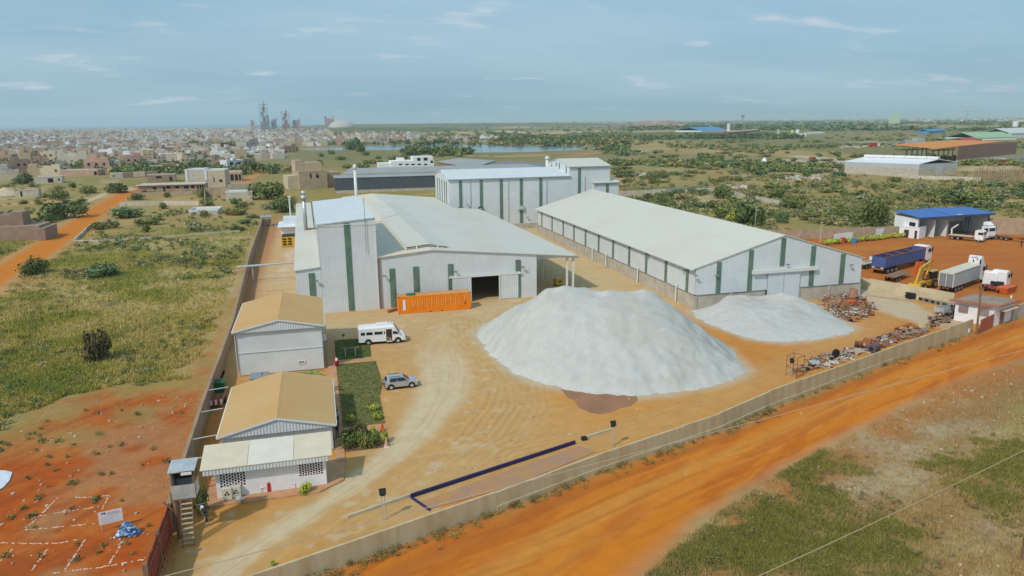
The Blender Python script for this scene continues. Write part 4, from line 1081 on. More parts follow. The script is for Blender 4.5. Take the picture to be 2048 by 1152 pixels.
for i in range(9):
    t = (i + .7) / 9.6
    p = MB(); p.box(lx0, 53.2 + 1.1 * t - .09, (zb + .05) * t - .02, lx1, 53.2 + 1.1 * t + .09, (zb + .05) * t + .02); p.build('tread', M_CONC, hut)

# ------------------------------------------------------------------ white gravel heaps
def heap(name, label, poly, crest, cap, res, seed):
    xs_ = [p[0] for p in poly]; ys_ = [p[1] for p in poly]
    X, Y = np.meshgrid(np.arange(min(xs_) - 2, max(xs_) + 2, res), np.arange(min(ys_) - 2, max(ys_) + 2, res), indexing='ij')
    x, y = X.ravel(), Y.ravel()
    n = fbm(x, y, 6, 4, seed); n2 = fbm(x, y, 1.5, 3, seed + 1)
    d = sdist(x, y, poly) + (n2 - .5) * 1.3 + (n - .5) * .8
    dc = dist_line(x, y, crest)
    t = np.clip(d, -3, 99) / (np.clip(d, 0, 99) + dc + .3)
    tt = np.clip(t, 0, 1); h = cap * np.where(t < 0, t, 1.16 * tt - .16 * tt ** 4) + (n - .5) * 1.1 * sstep(.1, .6, t)
    ch = fbm(np.arctan2(y - crest[0][1], x - crest[0][0]) * 9, dc * .12, 1.0, 3, seed + 8)
    h = h + (fbm(x, y, 3.2, 2, seed + 9) - .5) * 1.3 * sstep(.72, .95, t) + (fbm(x, y, .5, 2, seed + 4) - .5) * .09 * sstep(0, .6, h)
    h = h + (n2 - .5) * 0.10 * sstep(0, 1.5, h) + (ch - .5) * .22 * sstep(.1, .4, t) * sstep(1, .75, t)
    z = np.maximum(h, -.06)
    nx, ny = X.shape; idx = np.arange(nx * ny).reshape(nx, ny)
    f = np.stack([idx[:-1, :-1], idx[1:, :-1], idx[1:, 1:], idx[:-1, 1:]], -1).reshape(-1, 4)
    f = f[(z[f] > -.055).any(1)]
    used = np.unique(f); re = np.zeros(nx * ny, int); re[used] = np.arange(len(used))
    base = np.array([0.47, 0.465, 0.435])
    c = np.zeros((len(used), 3)) + base
    c = lerp(c, (0.50, 0.505, .48), sstep(.45, .62, fbm(x[used], y[used], .7, 3, seed + 5)) * .7)
    c = lerp(c, (0.36, 0.34, .27), sstep(.60, .72, fbm(x[used] * .5 + y[used], y[used] * .5 - x[used], 5, 4, seed + 6)) * .28)
    c = lerp(c, (0.52, 0.515, .48), sstep(1.0, .2, z[used]) * .6)
    m_ = colmat('white_gravel', var=.05, scale=2.5, fine=11, bump=.03, rough=.95)
    o = np_mesh(name, np.stack([x[used], y[used], z[used]], -1), re[f], m_, c, smooth=True)
    return tag(o, label, 'gravel heap')
heap('gravel_heap', 'tall white gravel heap in the middle of the yard beside the puddle', PILE1, [onZ(1098, 582, 8.2), onZ(1170, 575, 8.5), onZ(1285, 578, 8.3)], 8.5, .33, 31)
heap('gravel_heap', 'low white gravel heap against the sliding doors of the long warehouse', PILE2, [onZ(1455, 592, 2.4), (72, 102.5), onZ(1590, 606, 1.5)], 2.7, .3, 41)

# ------------------------------------------------------------------ shipping container
def contain():
    o = thing('shipping_container', 'orange shipping container lying along the factory hall front', 'shipping container', (-6.2 + 18.0, 116.1, 0), 0)
    a = onZ(798, 628.7); b = onZ(943.5, 617.5)
    L_, W2, H_ = 12.19, 2.44, 2.9
    o.location = (a[0], a[1], .02); o.rotation_euler = (0, 0, math.atan2(b[1] - a[1], b[0] - a[0]))
    M_OR = pmat('orange_container_paint', (0.90, 0.27, 0.006), .5, .1, .8, col2=(0.80, 0.22, .006))
    M_ORT = pmat('dusty_orange_top', (0.56, 0.30, .12), .8, .1, .6)
    m = MB(); m.corr((.14, .06), (L_ - .14, .06), .16, H_ - .1, (0, -1), .29, .045, .03); m.corr((L_ - .14, W2 - .06), (.14, W2 - .06), .16, H_ - .1, (0, 1), .29, .045, .03); m.build('side_wall', M_OR, o)
    m = MB(); m.slab([(0.05, .05, H_ - .03), (L_ - .05, .05, H_ - .03), (L_ - .05, W2 - .05, H_ - .03), (.05, W2 - .05, H_ - .03)], .05)
    for i in range(40): m.box(.3 + i * .29, .12, H_ - .03, .42 + i * .29, W2 - .12, H_ - .012)
    m.build('roof', M_ORT, o)
    m = MB()
    for x_ in (0, L_ - .14):
        for y_ in (0, W2 - .14): m.box(x_, y_, 0, x_ + .14, y_ + .14, H_)
    for y_ in (0.01, W2 - .11):
        m.box(.14, y_, H_ - .12, L_ - .14, y_ + .1, H_ - .005); m.box(.14, y_, .02, 5.1, y_ + .1, .17); m.box(5.5, y_, .02, 7.0, y_ + .1, .17); m.box(7.4, y_, .02, L_ - .14, y_ + .1, .17); m.box(5.1, y_, .13, 5.5, y_ + .1, .17); m.box(7.0, y_, .13, 7.4, y_ + .1, .17)
    m.build('frame', M_OR, o)
    m = MB(); m.box(.02, .14, .12, .06, W2 - .14, H_ - .1); m.build('end_wall', M_OR, o)
    for y0_, y1_ in ((.14, 1.2), (1.24, W2 - .14)):
        m = MB(); m.box(L_ - .08, y0_, .12, L_ - .02, y1_, H_ - .1); d = m.build('door', M_OR, o)
        m = MB(); m.tube((L_, y0_ + .3, .15), (L_, y0_ + .3, H_ - .15), .025, 6); m.tube((L_, y1_ - .3, .15), (L_, y1_ - .3, H_ - .15), .025, 6); m.build('lock_rod', M_GALV, d)
    for x_ in (0, L_ - .18):
        for y_ in (-.01, W2 - .17):
            for z_ in (0, H_ - .12):
                m = MB(); m.box(x_ - .01, y_, z_, x_ + .18, y_ + .18, z_ + .125); m.build('corner_casting', M_BLACK, o)
    m = MB(); m.box(.70, -.0, .55, 1.14, .012, 2.35); m.build('side_label', M_WHITEP, o)
    # evenly spaced tall pale bars along the ribs, short ones by the doors
    m = MB()
    for i in range(11):
        x_ = 2.35 + i * .79
        m.box(x_, .0, 1.0, x_ + .10, .013, 2.25)
    m.box(11.1, 0, 1.6, 11.2, .013, 2.6); m.box(11.38, 0, 2.0, 11.44, .013, 2.6)
    m.build('pale_rib_bars', pmat('pale_orange_bars', (0.70, .42, .25), .8, .15, 6), o)
    m = MB()
    m.box(11.08, -.005, .78, 11.14, .02, 1.3); m.box(11.14, -.005, 1.22, 11.34, .02, 1.3); m.box(11.30, -.005, 1.0, 11.36, .02, 1.26); m.box(11.14, -.005, .98, 11.32, .02, 1.05)
    m.build('letter_mark', pmat('dark_red_marking', (.25, .03, .02), .7), o)
    # green bundle on the roof
    rr = random.Random(3); b_ = MB(); secs = []
    for k in range(7):
        t = k / 6; r = .25 + .42 * math.sin(PI * (t * .86 + .07)); secs.append([(1.35 + t * 1.6, .35 + (.55 + .5 * r * math.cos(a)) , .28 + (.35 * r + .05 * rr.random()) * math.sin(a) + .05) for a in np.linspace(0, 2 * PI, 9)[:-1]])
    b_.loft(secs)
    t_ = b_.build('tarpaulin_bundle', pmat('green_tarpaulin', (.03, .20, .13), .7, .3, 4), None, True)
    t_.location = o.location + Vector((0, 0, H_ - .17)); t_.rotation_euler = o.rotation_euler
    tag(t_, 'rolled green tarpaulin lying on top of the orange container', 'tarpaulin')
contain()
def plank(a, b, w, t, z, name, label, cat, mat):
    m = MB(); m.tube((a[0], a[1], z), (b[0], b[1], z), w, 7); return tag(m.build(name, mat), label, cat)
plank(onZ(776, 626), onZ(793, 621), .22, .2, .3, 'steel_beam', 'brown steel beam sticking out from behind the orange container', 'beam', M_RUST)

# ------------------------------------------------------------------ vehicles
def wheel(parent, x, y, r, w, side, hub=M_GALV):
    m = MB(); m.tube((x, y - w / 2, r), (x, y + w / 2, r), r, 18); o = m.build('wheel', M_BLACK, parent)
    h = MB(); h.tube((x, y + side * (w / 2), r), (x, y + side * (w / 2 + .02), r), r * .58, 14); h.build('hub_cap', hub, o)
    return o
def pane(parent, pts, name='window', mat=None):
    "thin glass panel, pts 4 corners; thickness given by outward offset"
    a, b, c, d = [Vector(p) for p in pts]; n = (b - a).cross(d - a).normalized() * .02
    m = MB(); m.hexa([tuple(p - n) for p in (a, b, c, d)] + [tuple(p + n) for p in (a, b, c, d)]); return m.build(name, mat or M_GLASS, parent)
def minibus():
    a, b = onZ(718, 692), onZ(811, 685)
    L_ = math.hypot(b[0] - a[0], b[1] - a[1])
    o = thing('minibus', 'white minibus with open passenger door parked half on the lawn', 'minibus', (a[0], a[1], 0), math.atan2(b[1] - a[1], b[0] - a[0]))
    s = L_ / 6.6
    o.scale = (s, s, s)
    prof = [(0.0, .45), (0.02, 2.45), (.15, 2.62), (4.9, 2.66), (5.15, 2.55), (5.72, 1.62), (6.35, 1.42), (6.6, 1.1), (6.6, .42)]
    m = MB(); secs = []
    for y_, ins in ((.06, .0), (0, .0), (0, 0)):
        pass
    W2 = 2.1
    def sec(y_, dz, dx):
        return [(min(max(p[0], dx), 6.6 - dx), y_, p[1] if p[1] < 1.2 else p[1] - dz) for p in prof]
    m.loft([sec(.10, .10, .03), sec(.0, .22, .06)][::-1] + [sec(.25, .0, 0), sec(W2 - .25, 0, 0), sec(W2 - .10, .1, .03), sec(W2, .22, .06)])
    m.build('body', M_WHITE, o)
    for x0_, x1_ in ((.35, .92), (1.12, 2.0), (2.25, 3.4)):
        pane(o, [(x0_, -.005, 1.5), (x1_, -.005, 1.5), (x1_, .03, 2.08), (x0_, .03, 2.08)])
        pane(o, [(x1_, W2 + .005, 1.5), (x0_, W2 + .005, 1.5), (x0_, W2 - .03, 2.08), (x1_, W2 - .03, 2.08)])
    pane(o, [(3.58, -.005, 1.5), (3.74, -.005, 1.5), (3.74, .03, 2.08), (3.58, .03, 2.08)])
    pane(o, [(4.85, -.01, 1.42), (5.66, -.01, 1.38), (5.30, .035, 2.02), (4.85, .035, 2.04)])
    pane(o, [(5.76, 1.85, 1.68), (5.76, .25, 1.68), (5.22, .25, 2.46), (5.22, 1.85, 2.46)][::-1], 'windscreen')
    pane(o, [(-.01, .3, 1.5), (-.01, W2 - .3, 1.5), (.01, W2 - .3, 2.2), (.01, .3, 2.2)][::-1], 'rear_window')
    m = MB(); m.box(3.9, -.03, .48, 4.72, .02, 2.18); dd = m.build('door_opening', pmat('minibus_dark_interior', (.06, .03, .02), .8), o)
    m = MB(); m.box(4.05, -.05, .6, 4.2, -.025, 1.1); m.box(4.3, -.05, .5, 4.6, -.025, .9); m.build('seat', pmat('tan_seat', (.35, .22, .12), .8), dd)
    m = MB(); m.box(3.9, -.22, .36, 4.75, .05, .42); m.build('step', M_TRIM, o)
    m = MB(); m.box(2.55, .45, 2.64, 4.95, W2 - .45, 2.86); ac = m.build('roof_unit', M_WHITE, o)
    m = MB(); m.box(4.25, .8, 2.85, 4.45, 1.3, 2.9); m.box(4.65, .8, 2.85, 4.85, 1.3, 2.9); m.build('fan_grille', M_STEEL, ac)
    for x_ in (1.35, 5.55):
        wheel(o, x_, .12, .37, .26, -1); wheel(o, x_, W2 - .12, .37, .26, 1)
    for x_ in (1.35, 5.55):
        m = MB(); m.tube((x_, -.012, .42), (x_, .02, .42), .5, 20); m.build('wheel_arch', M_BLACK, o)
    m = MB(); m.box(6.5, .05, .38, 6.68, W2 - .05, .75); m.build('bumper', M_WHITE, o)
    m = MB(); m.box(.02, .1, .28, 6.4, W2 - .1, .5); m.build('underbody', M_BLACK, o)
    for y_ in (.1, W2 - .45):
        m = MB(); m.box(6.42, y_, .95, 6.63, y_ + .35, 1.2); m.build('headlight', M_GALV, o)
    m = MB(); m.box(5.7, -.25, 1.5, 5.8, -.02, 1.85); m.build('wing_mirror', M_BLACK, o)
minibus()
def car():
    a, b = onZ(770, 782), onZ(837, 774)
    L0 = math.hypot(b[0] - a[0], b[1] - a[1])
    o = thing('parked_car', 'silver crossover car with roof rails parked on the sandy yard beside the lawn', 'car', (a[0], a[1], 0), math.atan2(b[1] - a[1], b[0] - a[0]))
    s = L0 / 4.1; o.scale = (s, s, s)
    M_SIL = pmat('silver_car_paint', (.52, .54, .58), .3, .03, 1, metal=.5, spec=.5)
    W2 = 1.76
    lower = [(0.02, .35), (0.0, .75), (.12, .98), (.9, 1.0), (2.9, .98), (3.6, .93), (4.0, .78), (4.1, .55), (4.05, .3)]
    m = MB()
    def sl(y_, k): return [((p[0] - 2.05) * k + 2.05, y_, p[1] if p[1] < .6 else .6 + (p[1] - .6) * (.92 if k < 1 else 1)) for p in lower]
    m.loft([sl(0, .95), sl(.12, 1), sl(W2 - .12, 1), sl(W2, .95)])
    m.build('body', M_SIL, o)
    cab = [(.15, .97), (.42, 1.45), (.75, 1.54), (2.0, 1.55), (2.35, 1.47), (3.1, .97)]
    m = MB(); m.loft([[(p[0], .05 + (.16 if p[1] > 1.2 else 0), p[1]) for p in cab], [(p[0], W2 - .05 - (.16 if p[1] > 1.2 else 0), p[1]) for p in cab]]); m.build('cabin', M_SIL, o)
    for side in (0, 1):
        yb, yt = (.035, .185) if side == 0 else (W2 - .035, W2 - .185)
        for x0_, x1_, xt0, xt1 in ((.62, 1.5, .72, 1.5), (1.56, 2.85, 1.56, 2.32)):
            P = [(x0_, yb, 1.02), (x1_, yb, 1.02), (xt1, yt, 1.42), (xt0, yt, 1.44)]
            pane(o, P if side == 0 else P[::-1])
    pane(o, [(3.08, .2, 1.01), (3.08, W2 - .2, 1.01), (2.40, W2 - .3, 1.46), (2.40, .3, 1.46)], 'windscreen')
    pane(o, [(.17, W2 - .2, 1.04), (.17, .2, 1.04), (.42, .3, 1.42), (.42, W2 - .3, 1.42)], 'rear_window')
    for x_ in (.78, 3.3):
        wheel(o, x_, .08, .33, .2, -1); wheel(o, x_, W2 - .08, .33, .2, 1)
        m = MB(); m.tube((x_, -.01, .36), (x_, .04, .36), .42, 20); m.tube((x_, W2 - .04, .36), (x_, W2 + .01, .36), .42, 20); m.build('wheel_arch', M_BLACK, o)
    m = MB(); m.box(.1, .0, .22, 4.0, W2, .36); m.build('sill_trim', M_BLACK, o)
    for y_ in (.28, W2 - .34):
        m = MB(); m.tube((.6, y_, 1.6), (2.0, y_, 1.6), .03, 6); m.box(.6, y_ - .03, 1.5, .66, y_ + .03, 1.6); m.box(1.95, y_ - .03, 1.5, 2.0, y_ + .03, 1.6); m.build('roof_rail', M_BLACK, o)
    for y_ in (.06, W2 - .4):
        m = MB(); m.box(-.02, y_, .78, .12, y_ + .34, .95); m.build('tail_light', pmat('red_lamp_lens', (.35, .02, .015), .3), o)
        m = MB(); m.box(3.85, y_, .68, 4.06, y_ + .34, .82); m.build('headlight', M_GALV, o)
    m = MB(); m.box(-.04, .2, .4, .1, W2 - .2, .6); m.build('bumper', M_BLACK, o)
    m = MB(); m.box(2.45, -.14, .98, 2.62, .03, 1.12); m.build('wing_mirror', M_SIL, o)
car()
M_BLUEB = pmat('faded_blue_tipper_paint', (.055, .10, .26), .6, .25, 1.2, col2=(.09, .13, .30))
M_RED = pmat('red_truck_paint', (.36, .05, .04), .5, .12, 2)
def cab(parent, x, W2, z0=.9, H_=2.6, mat=M_WHITE, depth=2.0, spoiler=True):
    "truck cab whose front is at +x"
    prof = [(x, z0), (x, z0 + H_ - .15), (x + .12, z0 + H_), (x + depth - .5, z0 + H_ + .02), (x + depth - .12, z0 + H_ * .86), (x + depth, z0 + H_ * .5), (x + depth, z0 - .35), (x + .5, z0 - .35)]
    m = MB(); m.loft([[(p[0], 0.0 + (.08 if p[1] > z0 + H_ * .8 else 0), p[1]) for p in prof], [(p[0], W2 - (.08 if p[1] > z0 + H_ * .8 else 0), p[1]) for p in prof]]); c = m.build('cab', mat, parent)
    for y_, fl_ in ((-.01, 1), (W2 + .01, -1)):
        P = [(x + .75, y_, z0 + H_ * .5), (x + depth - .25, y_, z0 + H_ * .5), (x + depth - .35, y_, z0 + H_ * .78), (x + .75, y_, z0 + H_ * .78)]
        pane(c, P if fl_ == 1 else P[::-1])
    zf0, zf1 = z0 + H_ * .5, z0 + H_ * .84
    pane(c, [(x + depth + .005, .2, zf0), (x + depth + .005, W2 - .2, zf0), (x + depth - .11, W2 - .25, zf1), (x + depth - .11, .25, zf1)], 'windscreen')
    m = MB(); m.box(x + depth - .02, .1, z0 - .3, x + depth + .06, W2 - .1, z0 + .1); m.build('bumper', M_STEEL, c)
    for y_ in (-.28, W2 + .1):
        m = MB(); m.box(x + depth - .25, y_, z0 + H_ * .5, x + depth - .1, y_ + .18, z0 + H_ * .85); m.build('wing_mirror', M_BLACK, c)
    return c
def chassis(parent, x0_, x1_, W2, axles, r=.5, mat=M_RUST):
    m = MB(); m.box(x0_, W2 / 2 - .5, .7, x1_, W2 / 2 - .3, .98); m.box(x0_, W2 / 2 + .3, .7, x1_, W2 / 2 + .5, .98)
    k = x0_ + .3
    while k < x1_: m.box(k, W2 / 2 - .3, .75, k + .15, W2 / 2 + .3, .95); k += 1.3
    m.build('chassis', mat, parent)
    for x_ in axles:
        wheel(parent, x_, .2, r, .36, -1, M_STEEL); wheel(parent, x_, W2 - .2, r, .36, 1, M_STEEL)
def place(o, pa, pb, L0=None):
    a, b = onZ(*pa), onZ(*pb); o.location = (a[0], a[1], 0); o.rotation_euler = (0, 0, math.atan2(b[1] - a[1], b[0] - a[0]))
    if L0: s = math.hypot(b[0] - a[0], b[1] - a[1]) / L0; o.scale = (s, s, s); return s
def tipper():
    o = thing('tipper_truck', 'white-cab truck with long open blue tipper body in the red truck yard', 'tipper truck')
    place(o, (1768, 550), (1878, 521)); o.scale = (1.3, 1.1, 1.12); W2 = 2.5
    # flip so that the near side is local y=0
    B0, B1, Zb, Zt = 0.0, 13.0, 1.25, 3.15
    m = MB(); m.box(B0, 0, Zb, B1, .1, Zt); m.box(B0, W2 - .1, Zb, B1, W2, Zt); m.box(B0, .1, Zb, B0 + .1, W2 - .1, Zt - .05); m.box(B1 - .1, .1, Zb, B1, W2 - .1, Zt + .2); m.box(B0 + .1, .1, Zb, B1 - .1, W2 - .1, Zb + .1)
    bd = m.build('tipper_body', M_BLUEB, o)
    for i in range(16):
        x_ = .25 + i * .82; m = MB(); m.box(x_, -.08, Zb, x_ + .12, 0, Zt - .08); m.build('body_rib', M_BLUEB, bd)
    m = MB()
    m.box(B0 - .02, -.05, Zt, B1, .12, Zt + .1); m.box(B0 - .02, W2 - .12, Zt, B1, W2 + .05, Zt + .1); m.box(B0 + .12, .12, Zb + .1, B1 - .12, W2 - .12, Zb + .16)
    for x_ in (3.4, 6.6, 9.8): m.box(x_, .1, Zt - .1, x_ + .12, W2 - .1, Zt)
    m.build('top_rail', M_RUST, bd)
    m = MB(); m.box(B1 + .02, .05, Zb - .1, B1 + .4, W2 - .05, Zt + .25); m.build('head_board', M_RED, o)
    chassis(o, 0, 15.4, W2, (1.2, 2.5, 3.8, 12.6, 15.0), .5)
    cab(o, B1 + .55, W2, 1.0, 2.5)
    m = MB(); m.box(-.1, .15, .75, 0, W2 - .15, 1.1); m.build('rear_bumper', M_RUST, o)
    for y_ in (.2, W2 - .7):
        m = MB(); m.box(-.13, y_, 1.1, -.02, y_ + .5, 1.25); m.build('tail_light', M_TRIM, o)
    return o
tipper()
def flatbed():
    o = thing('flatbed_truck', 'white flatbed truck with small folded crane parked before the blue-roofed shed', 'flatbed truck')
    place(o, (1890, 478), (1958, 485)); W2 = 2.4
    m = MB(); m.box(.6, 0, 1.1, 6.2, W2, 1.25); m.build('flatbed_deck', pmat('pale_deck', (.50, .44, .34), .9, .1, 2), o)
    m = MB(); m.box(.6, -.02, .95, 6.2, .05, 1.12); m.box(.6, W2 - .05, .95, 6.2, W2 + .02, 1.12); m.build('side_rave', M_RED, o)
    chassis(o, 0, 8.6, W2, (1.6, 2.9, 7.6), .48, M_RED)
    cab(o, 6.6, W2, .95, 2.0, spoiler=False)
    m = MB(); m.tube((1.0, 1.2, 1.25), (.9, 1.2, 2.7), .2, 8); m.tube((.9, 1.2, 2.7), (2.3, 1.0, 3.9), .18, 8); m.tube((2.3, 1.0, 3.9), (1.6, 1.0, 3.1), .1, 6); m.build('crane_arm', M_TRIM, o)
flatbed()
def tractor_unit(label, pa, pb, trailer=False, spoiler=False):
    o = thing('tractor_unit', label, 'truck'); place(o, pa, pb); W2 = 2.5
    chassis(o, 0, 5.6, W2, (.8, 2.0, 5.1), .5, M_RED)
    cab(o, 3.7, W2, 1.0, 2.5)
    m = MB(); m.box(2.6, .3, 1.0, 3.55, W2 - .3, 1.6); m.build('fuel_tank', M_BLACK, o)
    if spoiler:
        m = MB(); m.slab([(3.9, .3, 3.75), (5.2, .3, 3.72), (4.0, .35, 4.4), (3.9, .35, 4.4)][:3] + [(3.9, .35, 4.4)], .05)
        m = MB(); m.hexa([(3.75, .25, 3.7), (5.25, .25, 3.7), (5.25, W2 - .25, 3.7), (3.75, W2 - .25, 3.7), (3.75, .35, 4.5), (4.2, .35, 4.5), (4.2, W2 - .35, 4.5), (3.75, W2 - .35, 4.5)]); m.build('air_deflector', M_WHITE, o)
    return o
tractor_unit('white truck with tall roof fairing parked behind the flatbed truck', (1935, 474), (1978, 481), spoiler=True)
tractor_unit('white truck without a trailer whose bare red chassis points at the lodge with red roof', (1997, 588), (2034, 570))
def semitrailer():
    o = thing('box_semitrailer', 'long grey box trailer with cream top and twin rear doors behind the divider wall', 'trailer')
    place(o, (1904, 588), (1990, 556)); W2 = 2.5
    H0, H1, L_ = 1.15, 3.75, 12.2
    M_GS = pmat('grey_trailer_side', (.44, .47, .47), .6, .06, .6)
    m = MB(); m.box(.06, .02, H0, L_, W2 - .02, H1 - .05); m.build('side_wall', M_GS, o)
    m = MB(); m.box(.0, 0, H1 - .04, L_, W2, H1 + .04); m.build('roof', pmat('cream_trailer_top', (.62, .57, .45), .7, .06, .5), o)
    m = MB(); m.box(0, -.02, H1 - .16, L_, .02, H1 - .05); m.box(0, W2 - .02, H1 - .16, L_, W2 + .02, H1 - .05); m.build('top_rail', M_STEEL, o)
    for y0_, y1_ in ((.12, 1.2), (1.3, W2 - .12)):
        m = MB(); m.box(.0, y0_, H0 + .1, .05, y1_, H1 - .2); d = m.build('rear_door', pmat('grey_door_sheet', (.20, .22, .23), .5), o)
        m = MB(); [m.tube((-.03, y0_ + k, H0 + .1), (-.03, y0_ + k, H1 - .2), .02, 6) for k in (.4, .7)]; m.build('lock_rod', M_GALV, d)
    m = MB(); m.box(-.02, 0, H0, .02, .12, H1); m.box(-.02, W2 - .12, H0, .02, W2, H1); m.box(-.02, 1.2, H0, .02, 1.3, H1); m.box(-.02, 0, H1 - .2, .02, W2, H1 - .05); m.build('door_frame', M_TRIM, o)
    chassis(o, 0, L_, W2, (1.6, 2.9, 4.2), .5)
    o2 = thing('tractor_unit', 'white truck coupled to the long grey box trailer, its fairing standing above it', 'truck')
    o2.rotation_euler = o.rotation_euler; o2.location = Vector(o.location) + Matrix.Rotation(o.rotation_euler.z, 3, 'Z') @ Vector((9.2, 0, 0))
    chassis(o2, 1.5, 5.6, W2, (5.1,), .5, M_RED); c = cab(o2, 3.5, W2, 1.0, 2.8, depth=2.1)
    m = MB(); m.hexa([(3.4, .1, 3.7), (5.0, .1, 3.7), (5.0, W2 - .1, 3.7), (3.4, W2 - .1, 3.7), (3.4, .2, 5.3), (4.4, .25, 5.2), (4.4, W2 - .25, 5.2), (3.4, W2 - .2, 5.3)]); m.build('air_deflector', M_WHITE, o2)
    m = MB(); [m.box(3.37, y_, z_, 3.4, y_ + w_, z_ + h_) for y_, z_, w_, h_ in ((.9, 4.9, .5, .12), (.8, 4.4, .15, .4), (1.5, 4.8, .4, .1), (1.4, 4.0, .2, .5))]; m.build('cable_panel', M_BLACK, o2)
    m = MB(); m.tube((3.2, .25, 1.2), (3.2, .25, 4.7), .13, 8); m.build('exhaust_stack', M_BLACK, o2)
semitrailer()
c_ = thing('tractor_unit', 'white truck cab wedged between the grey box trailer and the bare-chassis truck', 'truck'); place(c_, (1988, 584), (2008, 566)); chassis(c_, 0, 4, 2.4, (.8, 3.2), .48, M_RED); cab(c_, 2.0, 2.3, .9, 2.3)
def digger():
    o = thing('backhoe_loader', 'yellow backhoe loader with raised boom in the red truck yard', 'backhoe loader')
    place(o, (1838, 584), (1902, 568)); o.scale = (1.0,) * 3; W2 = 2.1
    for x_, r in ((2.0, .6), (5.6, .8)):
        wheel(o, x_, .2, r, .45, -1, M_YELLOW); wheel(o, x_, W2 - .2, r, .45, 1, M_YELLOW)
    m = MB(); m.box(1.0, .4, .7, 6.6, W2 - .4, 1.5); m.box(5.0, .3, 1.5, 6.6, W2 - .3, 1.7); m.build('chassis', M_YELLOW, o)
    m = MB()
    for x_, y_ in ((4.8, .3), (6.4, .3), (4.8, W2 - .3), (6.4, W2 - .3)): m.box(x_ - .06, y_ - .06, 1.5, x_ + .06, y_ + .06, 3.1)
    m.build('cab_frame', M_BLACK, o)
    m = MB(); m.box(4.65, .15, 3.1, 6.55, W2 - .15, 3.25); m.build('cab_roof', pmat('tan_cab_roof', (.50, .36, .16), .7), o)
    m = MB(); m.box(4.86, .34, 1.7, 6.34, W2 - .34, 3.05); m.build('cab_glass', M_GLASS, o)
    def arm(name, pts, w0, w1, y_=1.05, t=.34):
        m = MB(); a, b = Vector(pts[0]), Vector(pts[1]); d = (b - a).normalized(); n = Vector((-d.z, 0, d.x))
        P = [a + n * w0, a - n * w0, b - n * w1, b + n * w1]
        m.ext([(p.x, p.z) for p in P], y_ - t / 2, y_ + t / 2); return m.build(name, M_YELLOW, o)
    arm('boom', ((.6, 0, 1.0), (1.9, 0, 3.9)), .26, .40); arm('boom', ((1.7, 0, 3.8), (5.0, 0, 4.9)), .40, .24)
    arm('dipper_arm', ((4.9, 0, 5.0), (3.9, 0, 2.4)), .26, .18)
    m = MB(); m.tube((1.4, 1.05, 1.2), (2.6, 1.05, 3.7), .09, 8); m.tube((2.7, 1.3, 4.0), (4.3, 1.3, 4.5), .08, 8); m.build('hydraulic_ram', M_GALV, o)
    m = MB(); m.ext([(3.6, 2.7), (4.2, 2.7), (4.5, 1.9), (3.9, 1.5), (3.3, 1.9)], .7, 1.5); m.build('bucket', M_RUST, o)
    m = MB(); m.ext([(-.6, .2), (.5, .3), (.7, 1.2), (.4, 1.3), (-.5, .8)], .0, W2); m.build('loader_bucket', M_YELLOW, o)
    m = MB(); m.tube((3.3, .86, 4.36), (3.3, .85, 4.36), .2, 12); m.build('boom_emblem', M_BLACK, o)
digger()
m = MB(); a, b = onZ(1795, 563), onZ(1838, 548)
sk = thing('low_trailer', 'long low brown steel trailer bed lying between the divider wall and the blue tipper', 'trailer'); place(sk, (1790, 566), (1843, 546)); chassis(sk, 0, 7.5, 2.2, (1.0, 2.2), .4); q = MB(); q.box(0, 0, 1.0, 7.5, 2.2, 1.08); q.build('deck', M_TIMBER, sk)
sk = thing('low_trailer', 'rusty empty skeleton trailer at the yard edge beyond the tall-faired truck', 'trailer'); place(sk, (1984, 478), (2046, 486)); chassis(sk, 0, 11.5, 2.3, (1.0, 2.2, 3.4), .45); q = MB(); q.box(6, .1, 1.0, 11.4, .5, 1.2); q.box(6, 1.8, 1.0, 11.4, 2.2, 1.2); q.build('side_rail', M_RUST, sk)
sk = thing('orange_skip', 'orange-red steel skip on the ground behind the bare-chassis truck', 'skip'); place(sk, (1995, 588), (2034, 576)); q = MB(); q.hexa([(.3, .2, .1), (3.6, .2, .1), (3.6, 1.8, .1), (.3, 1.8, .1), (0, 0, 1.1), (4, 0, 1.1), (4, 2, 1.1), (0, 2, 1.1)]); q.build('skip_body', pmat('orange_red_paint', (.62, .12, .03), .6), sk); q = MB(); q.box(-.05, -.05, 1.1, 4.05, .08, 1.2); q.box(-.05, 1.92, 1.1, 4.05, 2.05, 1.2); q.build('rim', M_RUST, sk)
sk.location.z = -.0; sk.location = (sk.location.x + .8, sk.location.y - 1.2, 0)
q = MB(); q.ext([(0, 0), (2.6, 0), (2.2, 2.3), (.5, 2.5)], 0, .5); t_ = q.build('bulldozer_blade', pmat('orange_red_paint', (.62, .12, .03), .6)); a = onZ(1829, 548); t_.location = (a[0], a[1], 0); tag(t_, 'upright orange steel plate standing between the tipper and the yellow loader', 'steel plate')
sk = thing('flat_trailer', 'cream flat trailer parked behind the end of the blue tipper', 'trailer'); place(sk, (1728, 540), (1762, 532)); chassis(sk, 0, 6, 2.2, (1.0, 2.2), .42); q = MB(); q.box(0, 0, 1.05, 6, 2.2, 1.15); q.build('deck', M_CONC, sk); q = MB(); q.box(0, 0, 1.6, 6, .05, 1.9); q.box(5.9, 0, 1.1, 6, 2.2, 1.9); q.build('side_board', M_TRIM, sk)

